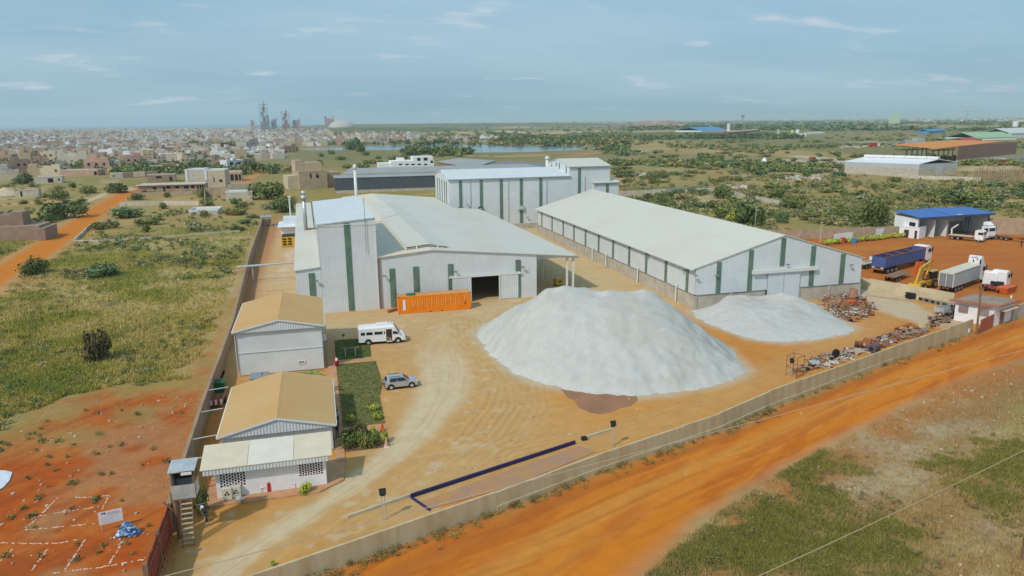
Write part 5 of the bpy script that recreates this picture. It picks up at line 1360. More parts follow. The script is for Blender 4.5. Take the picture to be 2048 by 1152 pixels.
# ------------------------------------------------------------------ blue-roofed open shed, white kiosk, lodge with red roof
bs = thing('open_shed', 'open-fronted white shed with blue sheet roof at the back of the truck yard', 'shed', (151, 152, 0), 0, world=True)
p0, p1 = onZ(1834, 477), onZ(1976, 468); BL = math.hypot(p1[0] - p0[0], p1[1] - p0[1]); bx, by = (p1[0] - p0[0]) / BL, (p1[1] - p0[1]) / BL; qx, qy = -by, bx
BD, BZ, BZ2 = 8.0, 5.5, 5.9
def bpt(u, v, z): return (p0[0] + bx * u + qx * v, p0[1] + by * u + qy * v, z)
def bbox(mb_, u0, v0, z0, u1, v1, z1, m_=0):
    mb_.hexa([bpt(u0, v0, z0), bpt(u1, v0, z0), bpt(u1, v1, z0), bpt(u0, v1, z0), bpt(u0, v0, z1), bpt(u1, v0, z1), bpt(u1, v1, z1), bpt(u0, v1, z1)], m_)
q = MB(); bbox(q, 0, BD, 0, BL, BD + .2, 5.6); q.build('back_wall', M_WHITEP, bs)
q = MB(); bbox(q, 0, BD - .06, 0, BL, BD, 2.6); q.build('dado', pmat('grey_dado', (.34, .31, .32), .8), bs)
for k, u in enumerate((0, .235, .41, .98)):
    q = MB(); bbox(q, BL * u, .3 if k else 0, 0, BL * u + .2, BD, 4.6 if k in (1, 2) else 5.2); q.build('partition_wall', M_WHITEP, bs)
for u in (.0, .41, .66, .70, .98):
    q = MB(); bbox(q, BL * u, 0, 0, BL * u + .22, .22, BZ); q.build('post', M_STEEL if u < .5 else pmat('dark_steel', (.03, .03, .04), .6), bs)
q = MB(); q.slab([bpt(-.6, -.8, BZ + .1), bpt(BL * .42, -.8, BZ + .1), bpt(BL * .42, BD + .5, BZ2 + .5), bpt(-.6, BD + .5, BZ2 + .5)], .16); q.slab([bpt(BL * .42, -.8, BZ + .25), bpt(BL + .6, -.8, BZ + .25), bpt(BL + .6, BD + .5, BZ2 + .6), bpt(BL * .42, BD + .5, BZ2 + .6)], .16); q.build('roof', M_BLUE, bs)
q = MB(); bbox(q, -.6, -.84, BZ - .25, BL + .6, -.78, BZ + .1); q.build('fascia', pmat('dark_blue_trim', (.03, .07, .2), .6), bs)
q = MB(); q.slab([bpt(BL * .5, -.86, BZ + .3), bpt(BL * .58, -.86, BZ + .36), bpt(BL * .58, .3, BZ + .36), bpt(BL * .5, .3, BZ + .33)], .05); q.build('bent_roof_edge', M_GALV, bs)
q = MB(); bbox(q, -.1, 1, 3.0, -.06, 3, 4.0); q.build('side_opening', M_DARK, bs)
ki = thing('white_kiosk', 'small white flat-roofed kiosk with two dark doors beside the blue-roofed shed', 'kiosk', (*onZ(1815, 475), 0), 0, world=True)
k0, k1 = onZ(1797, 473.5), onZ(1837, 478); KL = math.hypot(k1[0] - k0[0], k1[1] - k0[1]); ku = ((k1[0] - k0[0]) / KL, (k1[1] - k0[1]) / KL); kv = (-ku[1], ku[0])
def kp(u, v, z): return (k0[0] + ku[0] * u + kv[0] * v, k0[1] + ku[1] * u + kv[1] * v, z)
def kbox(mb_, u0, v0, z0, u1, v1, z1): mb_.hexa([kp(u0, v0, z0), kp(u1, v0, z0), kp(u1, v1, z0), kp(u0, v1, z0), kp(u0, v0, z1), kp(u1, v0, z1), kp(u1, v1, z1), kp(u0, v1, z1)])
q = MB(); kbox(q, 0, 0, 0, KL, 4, 2.8); kbox(q, -.06, -.06, 2.8, KL + .06, .1, 3.0); kbox(q, -.06, 3.9, 2.8, KL + .06, 4.06, 3.0); kbox(q, -.06, .1, 2.8, .1, 3.9, 3.0); kbox(q, KL - .1, .1, 2.8, KL + .06, 3.9, 3.0); q.build('wall', M_WHITEP, ki)
for a, b in ((.25, .49), (.78, .9)):
    q = MB(); kbox(q, KL * a, -.05, .05, KL * b, .02, 2.1); q.build('door', pmat('dark_brown_door', (.05, .03, .03), .6), ki)
q = MB(); kbox(q, -.05, 1, 0.05, .02, 2.2, 2.2); q.build('side_door', M_TIMBER, ki)
q = MB(); q.tube(kp(1.2, 2.6, 3.0), kp(1.2, 2.6, 4.2), .6, 12); tag(q.build('water_tank', M_BLACK), 'black cylindrical water tank on the white kiosk roof', 'water tank')

L0_, L1_, L2_ = onZ(1907, 640), onZ(1986, 653), onZ(2023, 640)
rl = thing('entrance_lodge', 'white entrance lodge with flat roof edged in brick red beside the timber pole', 'lodge', (L0_[0], L0_[1], 0), 0, world=True)
GZ = 3.05
du = Vector((L1_[0] - L0_[0], L1_[1] - L0_[1], 0)); dvv = Vector((L2_[0] - L1_[0], L2_[1] - L1_[1], 0))
def lp(u, v, z): p = Vector((*L0_, 0)) + du * u + dvv * v; return (p.x, p.y, z)
def lbox(mb_, u0, v0, z0, u1, v1, z1): mb_.hexa([lp(u0, v0, z0), lp(u1, v0, z0), lp(u1, v1, z0), lp(u0, v1, z0), lp(u0, v0, z1), lp(u1, v0, z1), lp(u1, v1, z1), lp(u0, v1, z1)])
q = MB(); lbox(q, 0, 0, 0, 1, 1, GZ); q.build('wall', M_WHITEP, rl)
q = MB(); lbox(q, -.12, -.1, GZ, 1.12, 1.12, GZ + .22); q.build('roof_slab', pmat('brick_red_roof_edge', (.36, .14, .09), .85, .12, 1), rl)
q = MB(); lbox(q, -.02, .08, GZ + .22, 1.02, 1.02, GZ + .226); q.build('roof_felt', pmat('grey_brown_roof_felt', (.30, .23, .17), .9, .15, .8), rl)
for a, b in ((.10, .34), (.6, .86)):
    q = MB(); lbox(q, a, -.03, 1.5, b, .01, 2.6); w_ = q.build('window', pmat('closed_brown_shutter', (.26, .19, .16), .8), rl)
q = MB(); lbox(q, 1.0, .3, .05, 1.012, .52, 2.1); q.build('door', pmat('brown_door', (.22, .12, .10), .7), rl)
q = MB(); lbox(q, 1.0, .2, 2.25, 1.18, .95, 2.33); q.build('canopy', pmat('yellowish_wall', (0.56, 0.48, 0.32)), rl)
q = MB(); q.tube(lp(.93, .95, GZ + .22), lp(.93, .95, GZ + .85), .12, 8); q.build('roof_vent', M_TRIM, rl, True)
GA, GB = onZ(1958, 668), onZ(1985, 655)
rg = thing('entrance_gate', 'brick-red steel gate leaf between the timber pole and the white lodge', 'gate', (*GA, 0), 0, world=True)
gd = ((GB[0] - GA[0]), (GB[1] - GA[1]))
for i in range(4):
    a = (GA[0] + gd[0] * i / 4, GA[1] + gd[1] * i / 4); b = (GA[0] + gd[0] * (i + .97) / 4, GA[1] + gd[1] * (i + .97) / 4)
    q = MB(); q.obox(((a[0] + b[0]) / 2, (a[1] + b[1]) / 2, 1.1), (math.hypot(b[0] - a[0], b[1] - a[1]), .05, 2.1), math.atan2(gd[1], gd[0])); q.build('gate_panel', pmat('brick_red_gate_paint', (.40, .11, .065), .7, .1, 1), rg)
q = MB()
for i in range(9):
    t = i / 8; q.tube((GA[0] + gd[0] * t, GA[1] + gd[1] * t, 2.15), (GA[0] + gd[0] * t, GA[1] + gd[1] * t, 3.2), .025, 5)
q.tube((GA[0], GA[1], 3.2), (GB[0], GB[1], 3.2), .03, 5); q.build('gate_bars', M_GALV, rg)
PB = onZ(1953, 669)
pz = onY(1963, 568, PB[1])
pl_ = MB(); pl_.tube((PB[0], PB[1], 0), (pz[0], PB[1], pz[1]), .17, 10, .12); tag(pl_.build('timber_pole', M_TIMBER), 'tall brown timber pole beside the brick-red gate', 'pole')
q = MB(); q.box(-.12, -.05, 0, .12, .05, .55); o_ = q.build('wall_meter_box', M_TRIM); a = onZ(1934, 676); o_.location = (a[0], a[1] - .15, .9); tag(o_, 'small white meter box on the boundary wall next to the timber pole', 'meter box')

# ------------------------------------------------------------------ weighbridge, flood-light posts, wires
wa, wb_ = onZ(822, 996), onZ(1150, 888)
wbr = thing('weighbridge', 'weighbridge slab with a dark blue guard rail along the boundary wall', 'weighbridge', (*wa, 0), 0, world=True)
q = MB(); q.slab([(*onZ(856, 1020), .07), (*onZ(1030, 972), .07), (*onZ(1190, 905), .07), (*onZ(1160, 893), .07), (*onZ(1000, 948), .07), (*onZ(840, 1005), .07)], .1); q.build('deck_slab', pmat('purplish_concrete', (.36, .22, .15), .9, .2, .5, col2=(.46, .24, .09), lo=.4, hi=.62), wbr)
M_NAVY = pmat('navy_rail_paint', (.02, .022, .11), .5, .15, 2)
q = MB(); an = math.atan2(wb_[1] - wa[1], wb_[0] - wa[0]); q.obox(((wa[0] + wb_[0]) / 2, (wa[1] + wb_[1]) / 2, .2), (math.hypot(wb_[0] - wa[0], wb_[1] - wa[1]), .16, .36), an); q.build('guard_rail', M_NAVY, wbr)
q = MB(); wc = onZ(860, 1022); q.obox(((wa[0] + wc[0]) / 2, (wa[1] + wc[1]) / 2, .08), (math.hypot(wc[0] - wa[0], wc[1] - wa[1]), .14, .2), math.atan2(wc[1] - wa[1], wc[0] - wa[0])); q.build('end_beam', M_NAVY, wbr)
for a, b in (((695, 1037), (822, 993)), ((1165, 879), (1222, 862))):
    A_, B_ = onZ(*a), onZ(*b); q = MB(); q.obox(((A_[0] + B_[0]) / 2, (A_[1] + B_[1]) / 2, .13), (math.hypot(B_[0] - A_[0], B_[1] - A_[1]), .16, .3), math.atan2(B_[1] - A_[1], B_[0] - A_[0])); q.build('approach_kerb', M_CONCW, wbr)
q = MB(); q.box(-.25, -.2, 0, .25, .2, .35); o_ = q.build('junction_box', M_BLACK); a = onZ(1168, 880); o_.location = (*a, 0); tag(o_, 'small black box on the ground at the far end of the weighbridge', 'junction box')
def flood_post(base, top_, label, lean=0):
    a = onZ(*base); x, z = onY(*top_, a[1]); z = max(1.5, z)
    o = thing('floodlight_post', label, 'floodlight', (*a, 0), 0, 'floodlight posts along the boundary wall')
    q = MB(); q.tube((-.12, 0, 0), (-.12 + lean, 0, z), .045, 6); q.tube((.12, 0, 0), (.12 + lean, 0, z), .045, 6); q.tube((-.12, 0, z * .5), (.12, 0, z * .5), .03, 5); q.build('post', M_GALV, o)
    q = MB(); q.obox((lean, -.05, z + .1), (.55, .12, .5), Matrix.Rotation(-.5, 3, 'X')); q.obox((lean, 0, z - .2), (.4, .2, .15)); q.build('lamp_head', M_BLACK, o)
flood_post((768, 1040), (762, 985), 'floodlight post with square black head between the kerb and the weighbridge end')
flood_post((1225, 893), (1225, 848), 'floodlight post with black head standing at the boundary wall past the blue rail')
flood_post((1581, 752), (1578, 722), 'slim floodlight post beside the rusty cage at the boundary wall')
q = MB(); a = onZ(1640, 486); q.tube((*a, 0), (a[0], a[1], 5.2), .14, 8); q.obox((a[0], a[1], 5.2), (.4, .4, .3)); tag(q.build('concrete_post', M_CONC), 'grey concrete post standing against the back wall near the flower bed', 'post')
q = MB(); a = onZ(1509, 470); q.tube((*a, 0), (a[0], a[1], 7.5), .07, 6); q.obox((a[0], a[1], 7.5), (.9, .2, .15)); tag(q.build('yard_lamp_post', M_GALV), 'thin pale lamp post rising from the bushes behind the long warehouse', 'lamp post')
def wire(name, a, b, z, r, label, mat):
    A_, B_ = onZ(*a, z), onZ(*b, z); dx, dy = B_[0] - A_[0], B_[1] - A_[1]
    P0 = (A_[0] - dx * .25, A_[1] - dy * .25); P1 = (B_[0] + dx * .25, B_[1] + dy * .25)
    q = MB(); n = 14
    for k in range(n):
        t0, t1 = k / n, (k + 1) / n
        q.tube((P0[0] + (P1[0] - P0[0]) * t0, P0[1] + (P1[1] - P0[1]) * t0, z - .6 * t0 * (1 - t0) + .1), (P0[0] + (P1[0] - P0[0]) * t1, P0[1] + (P1[1] - P0[1]) * t1, z - .6 * t1 * (1 - t1) + .1), r, 5, cap=False)
    tag(q.build(name, mat), label, 'cable')
    for P in (P0, P1):
        q = MB(); q.tube((P[0], P[1], 0), (P[0], P[1], z + .3), .15, 8); tag(q.build('timber_pole', M_TIMBER), 'timber pole carrying an overhead cable along the dirt road', 'pole', 'poles carrying the overhead cables')
wire('overhead_cable', (352, 1147), (2048, 700), 8.0, .026, 'thin pale overhead cable strung along the dirt road and wall', pmat('pale_cable', (.50, .36, .28), .7))
wire('overhead_cable', (1530, 1147), (2000, 925), 9.0, .03, 'thick straw-coloured overhead cable crossing the green verge', pmat('straw_cable', (.40, .30, .14), .7))

# ------------------------------------------------------------------ things round the gate lodge
def at(o, px, py, z=0, rz=None):
    a = onZ(px, py, z); o.location = (a[0], a[1], z)
    if rz is not None: o.rotation_euler = (0, 0, rz)
    return o
for px, side in ((456, 'beside the lodge corner'), (474, 'next to the white lodge wall')):
    o = thing('condenser_unit', 'white air-conditioner box with three black diamond marks, the one %s' % side, 'air conditioner'); at(o, px, 1001 if px == 456 else 997); o.location.z = .13
    q = MB(); q.box(-.37, -.2, 0, .37, .2, 1.05); q.build('casing', pmat('off_white_casing', (.66, .63, .52), .6, .06), o)
    q = MB()
    for cx_, cz_ in ((0, .72), (-.12, .52), (.12, .52)):
        q.ext([(cx_, cz_ - .11), (cx_ + .10, cz_), (cx_, cz_ + .11), (cx_ - .10, cz_)], -.215, -.2)
    q.build('diamond_mark', M_BLACK, o)
    q = MB(); q.box(-.3, -.24, .02, .3, -.2, .06); q.build('foot', M_STEEL, o)
def chair(label, px, py, mat, seat=True, rz=0.0, z=.13, solid=False):
    o = thing('chair', label, 'chair', group='chairs by the gate lodge'); at(o, px, py, rz=rz); o.location.z = z
    for x_, y_ in ((-.22, -.22), (.22, -.22), (-.22, .22), (.22, .22)):
        q = MB(); q.tube((x_ * 1.1, y_ * 1.1, 0), (x_, y_, .45 if y_ < 0 else .98), .022, 5); q.build('leg', mat, o)
    q = MB(); q.tube((-.22, .22, .96), (.22, .22, .96), .022, 5); q.box(-.2, .205, .62, .2, .235, .9) if solid else q.tube((-.22, .22, .7), (.22, .22, .7), .018, 5); q.build('backrest', mat, o)
    q = MB(); q.box(-.25, -.25, .43, .25, .25, .47); q.build('seat', M_TRIM if seat else mat, o)
M_FRAMEW = pmat('pale_chair_frame', (.55, .53, .47), .5, .1)
chair('pale tubular chair with its back to the middle of the white lodge wall', 528, 985, M_FRAMEW, rz=.2)
chair('pale tubular chair nearer the lodge end with the bright green shrub', 586, 977, M_FRAMEW, rz=-.1)
chair('white-seated stool chair on dark legs in front of the air-conditioner boxes', 481, 1007, M_STEEL, z=0.0, rz=.4)
def extinguisher(label, px, py, z=0.0, k=1.0):
    o = thing('fire_extinguisher', label, 'fire extinguisher'); at(o, px, py); o.location.z = z
    q = MB(); q.tube((0, 0, 0), (0, 0, .62 * k), .13 * k, 10); q.tube((0, 0, .62 * k), (0, 0, .74 * k), .13 * k, 10, .05); q.build('cylinder', pmat('red_extinguisher', (.50, .02, .02), .4), o, False)
    q = MB(); q.tube((0, 0, .74 * k), (0, 0, .84 * k), .04, 6); q.tube((.04, 0, .8 * k), (.2 * k, 0, .3 * k), .025, 5); q.build('hose', M_BLACK, o)
extinguisher('red extinguisher standing by the pale chair at the white lodge wall', 539, 985, .13, 1.25)
o = thing('fire_extinguisher', 'red and white wheeled fire extinguisher on the paving between the two lawns', 'fire extinguisher'); at(o, 674, 733); o.location.z = .1
q = MB(); q.tube((0, 0, .1), (0, 0, 1.0), .28, 12); q.build('cylinder', pmat('red_extinguisher', (.50, .02, .02)), o, True); q = MB(); q.tube((0, -.29, .8), (0, -.2, 1.15), .15, 8); q.tube((-.35, 0, .12), (-.3, 0, .12), .12, 10); q.tube((.3, 0, .12), (.35, 0, .12), .12, 10); q.build('white_cap', M_WHITEP, o)
def cone(label, px, py, white=False):
    o = thing('traffic_cone', label, 'traffic cone'); at(o, px, py)
    q = MB(); q.box(-.24, -.24, 0, .24, .24, .05); q.build('base', M_BLACK if not white else M_WHITEP, o)
    q = MB(); q.tube((0, 0, .05), (0, 0, .95), .22, 12, .05); q.build('cone_body', pmat('orange_cone', (.70, .10, .02), .5) if not white else pmat('faded_cone', (.62, .36, .26), .6), o)
    q = MB(); q.tube((0, 0, .42), (0, 0, .62), .142, 12, .108); q.build('reflective_band', M_WHITEP if white else pmat('orange_band', (.66, .14, .05), .5), o)
cone('bright orange traffic cone at the corner of the dry lawn', 765, 862)
cone('faded orange and white traffic cone beside the planting bed', 773, 893, True)
o = thing('garden_bench', 'low timber table on two pale posts on the green lawn', 'bench'); a, b = onZ(691, 713), onZ(711, 711)
o.location = (*a, 0); Lb = b[0] - a[0]
for x_ in (0, Lb):
    q = MB(); q.tube((x_, 0, 0), (x_, 0, 1.05), .05, 6); q.build('leg', M_TRIM, o)
q = MB(); q.box(-.4, .3, .95, Lb + .5, .9, 1.02); q.build('table_top', M_TIMBER, o)
for y_ in (.4, .8):
    q = MB(); q.tube((.2, y_, 0), (.2, y_, .96), .04, 6); q.tube((Lb, y_, 0), (Lb, y_, .96), .04, 6); q.build('leg', M_TIMBER, o)
q = MB(); q.box(-.03, -.03, 0, .03, .03, .9); q.box(-.22, -.05, .7, .22, -.03, 1.0); o_ = q.build('lawn_sign', M_TIMBER); at(o_, 687, 681); tag(o_, 'small brown notice on a stake at the edge of the green lawn', 'sign')
q = MB(); q.box(-.02, 0, 0, .9, .05, 1.1); q.v = [(x, y + z * .3, z) for x, y, z in q.v]
fr = thing('orange_trestle', 'orange wooden frame leaning against the lodge end wall', 'frame'); at(fr, 417, 977, rz=.15); fr.location.z = .13
q = MB()
for a_ in ((0, 0, .1, 1.15), (.8, 0, .9, 1.15)): q.box(a_[0], 0, 0, a_[2], .06, a_[3])
q.box(.1, 0, 0, .8, .06, .1); q.box(.1, 0, 1.05, .8, .06, 1.15); q.box(.1, 0, .52, .8, .05, .6); q.build('frame_bar', pmat('orange_wood', (.48, .17, .05), .7, .15), fr)
def motorbike():
    o = thing('motorcycle', 'dark motorcycle with white side panel parked by the bush under the lookout hut', 'motorcycle'); at(o, 408, 1036, rz=1.95)
    for x_ in (-.65, .65):
        q = MB(); q.tube((x_, -.06, .3), (x_, .06, .3), .3, 16); w_ = q.build('wheel', M_BLACK, o); q = MB(); q.tube((x_, -.07, .3), (x_, .07, .3), .19, 12); q.build('rim', M_GALV, w_)
    q = MB(); q.loft([[(-.3, -.14, .35), (.3, -.14, .35), (.35, -.12, .7), (-.3, -.12, .72)], [(-.3, .14, .35), (.3, .14, .35), (.35, .12, .7), (-.3, .12, .72)]]); q.build('engine_body', M_STEEL, o)
    q = MB(); q.loft([[(-.05, -.13, .7), (.42, -.13, .72), (.38, -.1, .95), (0, -.1, .9)], [(-.05, .13, .7), (.42, .13, .72), (.38, .1, .95), (0, .1, .9)]]); q.build('fuel_tank', M_WHITE, o)
    q = MB(); q.box(-.75, -.13, .74, -.02, .13, .86); q.build('seat', M_BLACK, o)
    q = MB(); q.tube((.65, -.08, .3), (.42, -.08, 1.05), .03, 6); q.tube((.65, .08, .3), (.42, .08, 1.05), .03, 6); q.tube((.4, -.38, 1.08), (.4, .38, 1.08), .025, 6); q.tube((.5, 0, .9), (.6, 0, .9), .1, 10); q.build('handlebar', M_STEEL, o)
motorbike()

# ------------------------------------------------------------------ person on the office pavement
def person(label, px, py, z, rz, shirt, trousers, h=1.74):
    me = bpy.data.meshes.new('person'); V_ = []; E_ = []; R_ = []
    def v(x, y, zz, r, par=None):
        V_.append((x, y, zz)); R_.append(r)
        if par is not None: E_.append((par, len(V_) - 1))
        return len(V_) - 1
    pel = v(0, 0, .94, .135); wai = v(0, .01, 1.10, .125, pel); che = v(0, .0, 1.30, .15, wai); nk = v(0, 0, 1.47, .06, che); hd = v(0, -.02, 1.56, .085, nk); ht = v(0, -.015, 1.66, .09, hd); v(0, -.005, 1.73, .055, ht)
    for s_ in (-1, 1):
        hp = v(s_ * .10, 0, .86, .09, pel); kn = v(s_ * .11, -.02, .48, .062, hp); an_ = v(s_ * .12, .03, .09, .045, kn); v(s_ * .13, -.12, .04, .04, an_)
        sh = v(s_ * .20, 0, 1.40, .06, che); el = v(s_ * .26, .03, 1.13, .045, sh); wr = v(s_ * .20, -.16, .98, .034, el); v(s_ * .15, -.23, .98, .03, wr)
    me.from_pydata(V_, E_, []); o = bpy.data.objects.new('person', me); COL.objects.link(o)
    md = o.modifiers.new('skin', 'SKIN'); 
    for i, r in enumerate(R_): me.skin_vertices[0].data[i].radius = (r, r)
    me.skin_vertices[0].data[0].use_root = True
    s2 = o.modifiers.new('sub', 'SUBSURF'); s2.levels = 2; s2.render_levels = 2
    bpy.context.view_layer.update()
    dg = bpy.context.evaluated_depsgraph_get(); m2_ = bpy.data.meshes.new_from_object(o.evaluated_get(dg))
    o.modifiers.clear(); o.data = m2_
    for mt in (pmat('skin', (.10, .05, .03), .6), shirt, trousers, M_BLACK): m2_.materials.append(mt)
    for p in m2_.polygons:
        c = p.center
        p.material_index = 3 if c.z < .09 else 2 if (c.z < .98 and abs(c.x) < .19 and not (c.y < -.13 and c.z > .6)) else 0 if (c.z > 1.47 or c.z < 1.10 and (abs(c.x) > .17 or c.y < -.12)) else 1
        if c.z > 1.62 and c.y > -.06: p.material_index = 3
        p.use_smooth = True
    at(o, px, py, rz=rz); o.location.z = z; s_ = h / 1.78; o.scale = (s_, s_, s_)
    return tag(o, label, 'person')
person('person in a pale shirt and dark trousers standing on the office pavement', 676, 850, .10, 2.2, pmat('pale_shirt', (.42, .40, .45), .8), pmat('dark_trousers', (.03, .03, .05), .8))
person('person in dark clothes at the corner of the office by the planting bed', 675, 876, .10, 0.4, pmat('dark_shirt', (.06, .04, .05), .8), pmat('dark_trousers', (.03, .03, .05)))
person('person in dark clothes walking near the rusty skeleton trailer', 2042, 494, 0, 1.2, pmat('dark_shirt', (.06, .04, .05)), pmat('dark_trousers', (.03, .03, .05)))

# ------------------------------------------------------------------ lane beside the wall
o = thing('wheelie_bin', 'large green wheeled waste bin beside the brown wall', 'waste bin'); at(o, 440, 786, rz=-.05)
M_GB = pmat('green_bin', (.015, .16, .06), .5, .12)
q = MB(); q.hexa([(-.55, -.5, .2), (.55, -.5, .2), (.55, .5, .2), (-.55, .5, .2), (-.7, -.7, 1.35), (.7, -.7, 1.35), (.7, .7, 1.35), (-.7, .7, 1.35)]); q.build('bin_body', M_GB, o); q = MB(); q.box(-.74, -.74, 1.35, .74, .74, 1.5); q.build('lid', pmat('dark_green_lid', (.01, .10, .04), .5), o)
q = MB(); [q.tube((x_, -.5, .14), (x_ + .08, -.5, .14), .14, 8) for x_ in (-.55, .48)]; q.build('caster', M_BLACK, o)
o = thing('striped_trailer', 'small trailer with red and white striped end boards beside the brown wall', 'trailer'); at(o, 431, 817, rz=-.05)
q = MB(); q.box(-.75, 0, .45, .75, 3.2, .6); q.build('deck', M_RUST, o); q = MB(); q.box(-.8, .0, .6, -.74, 3.2, 1.0); q.box(.74, 0, .6, .8, 3.2, 1.0); q.build('side_board', pmat('dull_red_board', (.32, .11, .08), .8), o)
for i in range(6):
    q = MB(); q.box(-.8 + i * .267, -.06, .42, -.8 + (i + 1) * .267, 0, 1.0); q.build('stripe_panel', M_WHITEP if i % 2 else pmat('red_stripe', (.45, .03, .03), .6), o)
for x_ in (-.85, .7):
    q = MB(); q.tube((x_, 1.6, .36), (x_ + .16, 1.6, .36), .36, 14); q.build('wheel', M_BLACK, o)
o = thing('generator_set', 'yellow generator cabinet with dark louvres beside the side aisle', 'generator'); a = onZ(577, 494); o.location = (a[0] - .3, a[1], 0)
q = MB(); q.box(-1.3, 0, .1, 2.2, 5.0, 2.6); q.build('cabinet', M_YELLOW, o)
for k in range(3):
    for j in range(2):
        q = MB(); q.box(-1.0 + j * 1.3, -.04, .5 + k * .68, -.1 + j * 1.3, .02, .95 + k * .68); q.build('louvre', M_BLACK, o)
q = MB(); q.box(-1.2, .3, 2.6, 2.1, 4.7, 2.75); q.build('top_grille', M_BLACK, o)
o = thing('plant_cabin', 'white plant cabin with a thin flue beside the side aisle', 'cabin'); a = onZ(578, 476); o.location = (a[0] + .2, a[1] + 1, 0)
q = MB(); q.box(-2.2, 0, 0, 2.5, 9, 3.2); q.build('wall', M_WHITEP, o); q = MB(); q.box(-3.0, -2.5, 3.2, 2.5, 9.4, 3.35); q.build('roof', M_WHITE, o); q = MB(); q.box(-1.6, 3, 3.35, 2.3, 9, 5.0); q.build('upper_tank', pmat('pale_blue_tank', (.62, .68, .74), .5, .05), o); q = MB(); q.tube((.4, 7, 5.0), (.4, 7, 10.6), .22, 8); q.tube((-.1, 7, 10.6), (.9, 7, 10.6), .16, 8); q.build('flue', M_TRIM, o)
o = thing('sentry_shelter', 'small grey-roofed sentry shelter on posts at the end of the brown wall', 'shelter'); at(o, 533, 452)
for x_ in (-.9, .9):
    q = MB(); q.tube((x_, 0, 0), (x_, 0, 2.8), .12, 6); q.build('post', M_TIMBER, o)
q = MB(); q.slab([(-1.6, -1.2, 2.9), (1.6, -1.2, 2.9), (1.6, 1.4, 3.2), (-1.6, 1.4, 3.2)], .15); q.box(-1.5, -1.1, 2.3, 1.5, -1.0, 2.75); q.build('roof', M_GREYROOF, o)
rr = random.Random(5)
q = MB()
for i in range(26):
    x_, y_ = rr.uniform(-1.5, 2.5), rr.uniform(-2, 2); q.obox((x_, y_, .2), (rr.uniform(.2, 1.4), rr.uniform(.1, .4), rr.uniform(.2, .5)), Matrix.Rotation(rr.uniform(0, 3), 3, 'Z'), rr.randrange(3))
o_ = q.build('pipe_scrap_debris', [M_TRIM, M_TIMBER, M_GALV]); at(o_, 547, 451); tag(o_, kind='stuff')
o = thing('yellow_machine_box', 'yellow machine box standing under the hall canopy', 'machine box'); a = onZ(1117, 571); o.location = (a[0], a[1] + .2, 0); o.rotation_euler = (0, 0, .35)
q = MB(); q.box(-.75, -.55, .2, .75, .55, 1.45); q.build('casing', M_YELLOW, o); q = MB(); q.box(-.35, -.58, .7, .35, -.55, 1.0); q.build('marking', M_BLACK, o); q = MB(); q.box(-.7, -.5, 0, .7, .5, .2); q.build('skid', M_BLACK, o)

# ------------------------------------------------------------------ raw earth lot: sign board, plastic heap, tarpaulin, chalk
o = thing('site_notice_board', 'white site notice board with a dark logo on two stakes on bare earth', 'notice board'); a, b = onZ(204, 1064), onZ(246, 1054)
o.location = (*a, 0); o.rotation_euler = (0, 0, math.atan2(b[1] - a[1], b[0] - a[0])); Lb = math.hypot(b[0] - a[0], b[1] - a[1])
for x_ in (.05, Lb - .05):
    q = MB(); q.tube((x_, 0, 0), (x_, 0, 1.55), .04, 6); q.build('stake', pmat('pale_stake', (.55, .40, .22), .8), o)
q = MB(); q.box(-.1, -.06, .62, Lb + .1, -.03, 1.68); bd = q.build('board', M_WHITEP, o)
q = MB(); q.box(.12, -.075, 1.5, .24, -.06, 1.6); q.box(.27, -.075, 1.48, .42, -.06, 1.6); q.build('logo_mark', pmat('navy_print', (.03, .05, .15), .7), bd)
q = MB()
rr = random.Random(8)
for k in range(3):
    x_ = .55
    while x_ < Lb - .15:
        w_ = rr.uniform(.05, .16); q.box(x_, -.073, 1.52 - k * .09, x_ + w_, -.06, 1.56 - k * .09); x_ += w_ + .04
for k in range(5): q.box(.1, -.07, 1.22 - k * .12, .1 + (Lb - .3) * rr.uniform(.6, 1), -.06, 1.235 - k * .12)
q.build('faint_lettering', pmat('grey_blue_print', (.35, .40, .50), .7), bd)
q = MB(); rr = random.Random(9)
for i in range(420):
    r_ = abs(rr.gauss(0, .36)); a_ = rr.uniform(0, 2 * PI); x_, y_ = r_ * math.cos(a_) * 1.15, r_ * math.sin(a_) * .7; z_ = rr.uniform(.05, 1.25) * math.exp(-(r_ / .62) ** 2) + .05
    c = Vector((x_, y_, z_)); R_ = Matrix.Rotation(rr.uniform(0, 6), 3, 'Z') @ Matrix.Rotation(rr.uniform(0, 6), 3, 'X'); s_ = rr.uniform(.07, .17); m_ = 0 if rr.random() < .6 else 1
    q.v += [tuple(c + R_ @ Vector(p)) for p in ((-s_, -s_ * .6, 0), (s_, -s_ * .7, 0), (s_ * .8, s_ * .6, s_ * .5), (-s_ * .7, s_ * .8, s_ * .3))]; n_ = len(q.v); q.f += [(n_ - 4, n_ - 3, n_ - 2), (n_ - 4, n_ - 2, n_ - 1)]; q.m += [m_, m_]
o_ = q.build('plastic_waste_heap', [pmat('light_blue_plastic', (.16, .38, .70), .4, .15), pmat('pale_blue_plastic', (.50, .66, .82), .4, .1)]); at(o_, 257, 1070); o_.scale = (.95, .95, .9); tag(o_, 'bunch of crumpled light blue and white plastic beside the notice board', 'plastic heap')
q = MB(); tp = GP([(-60, 940), (10, 943), (25, 945), (20, 962), (8, 975), (0, 981), (-60, 985)]); q.slab([(x, y, .06 + .05 * (i % 2)) for i, (x, y) in enumerate(tp)], .05); tag(q.build('white_tarpaulin', pmat('white_blue_tarp', (.62, .68, .74), .6, .1, 3)), 'white tarpaulin sheet spread on the bare earth', 'tarpaulin')
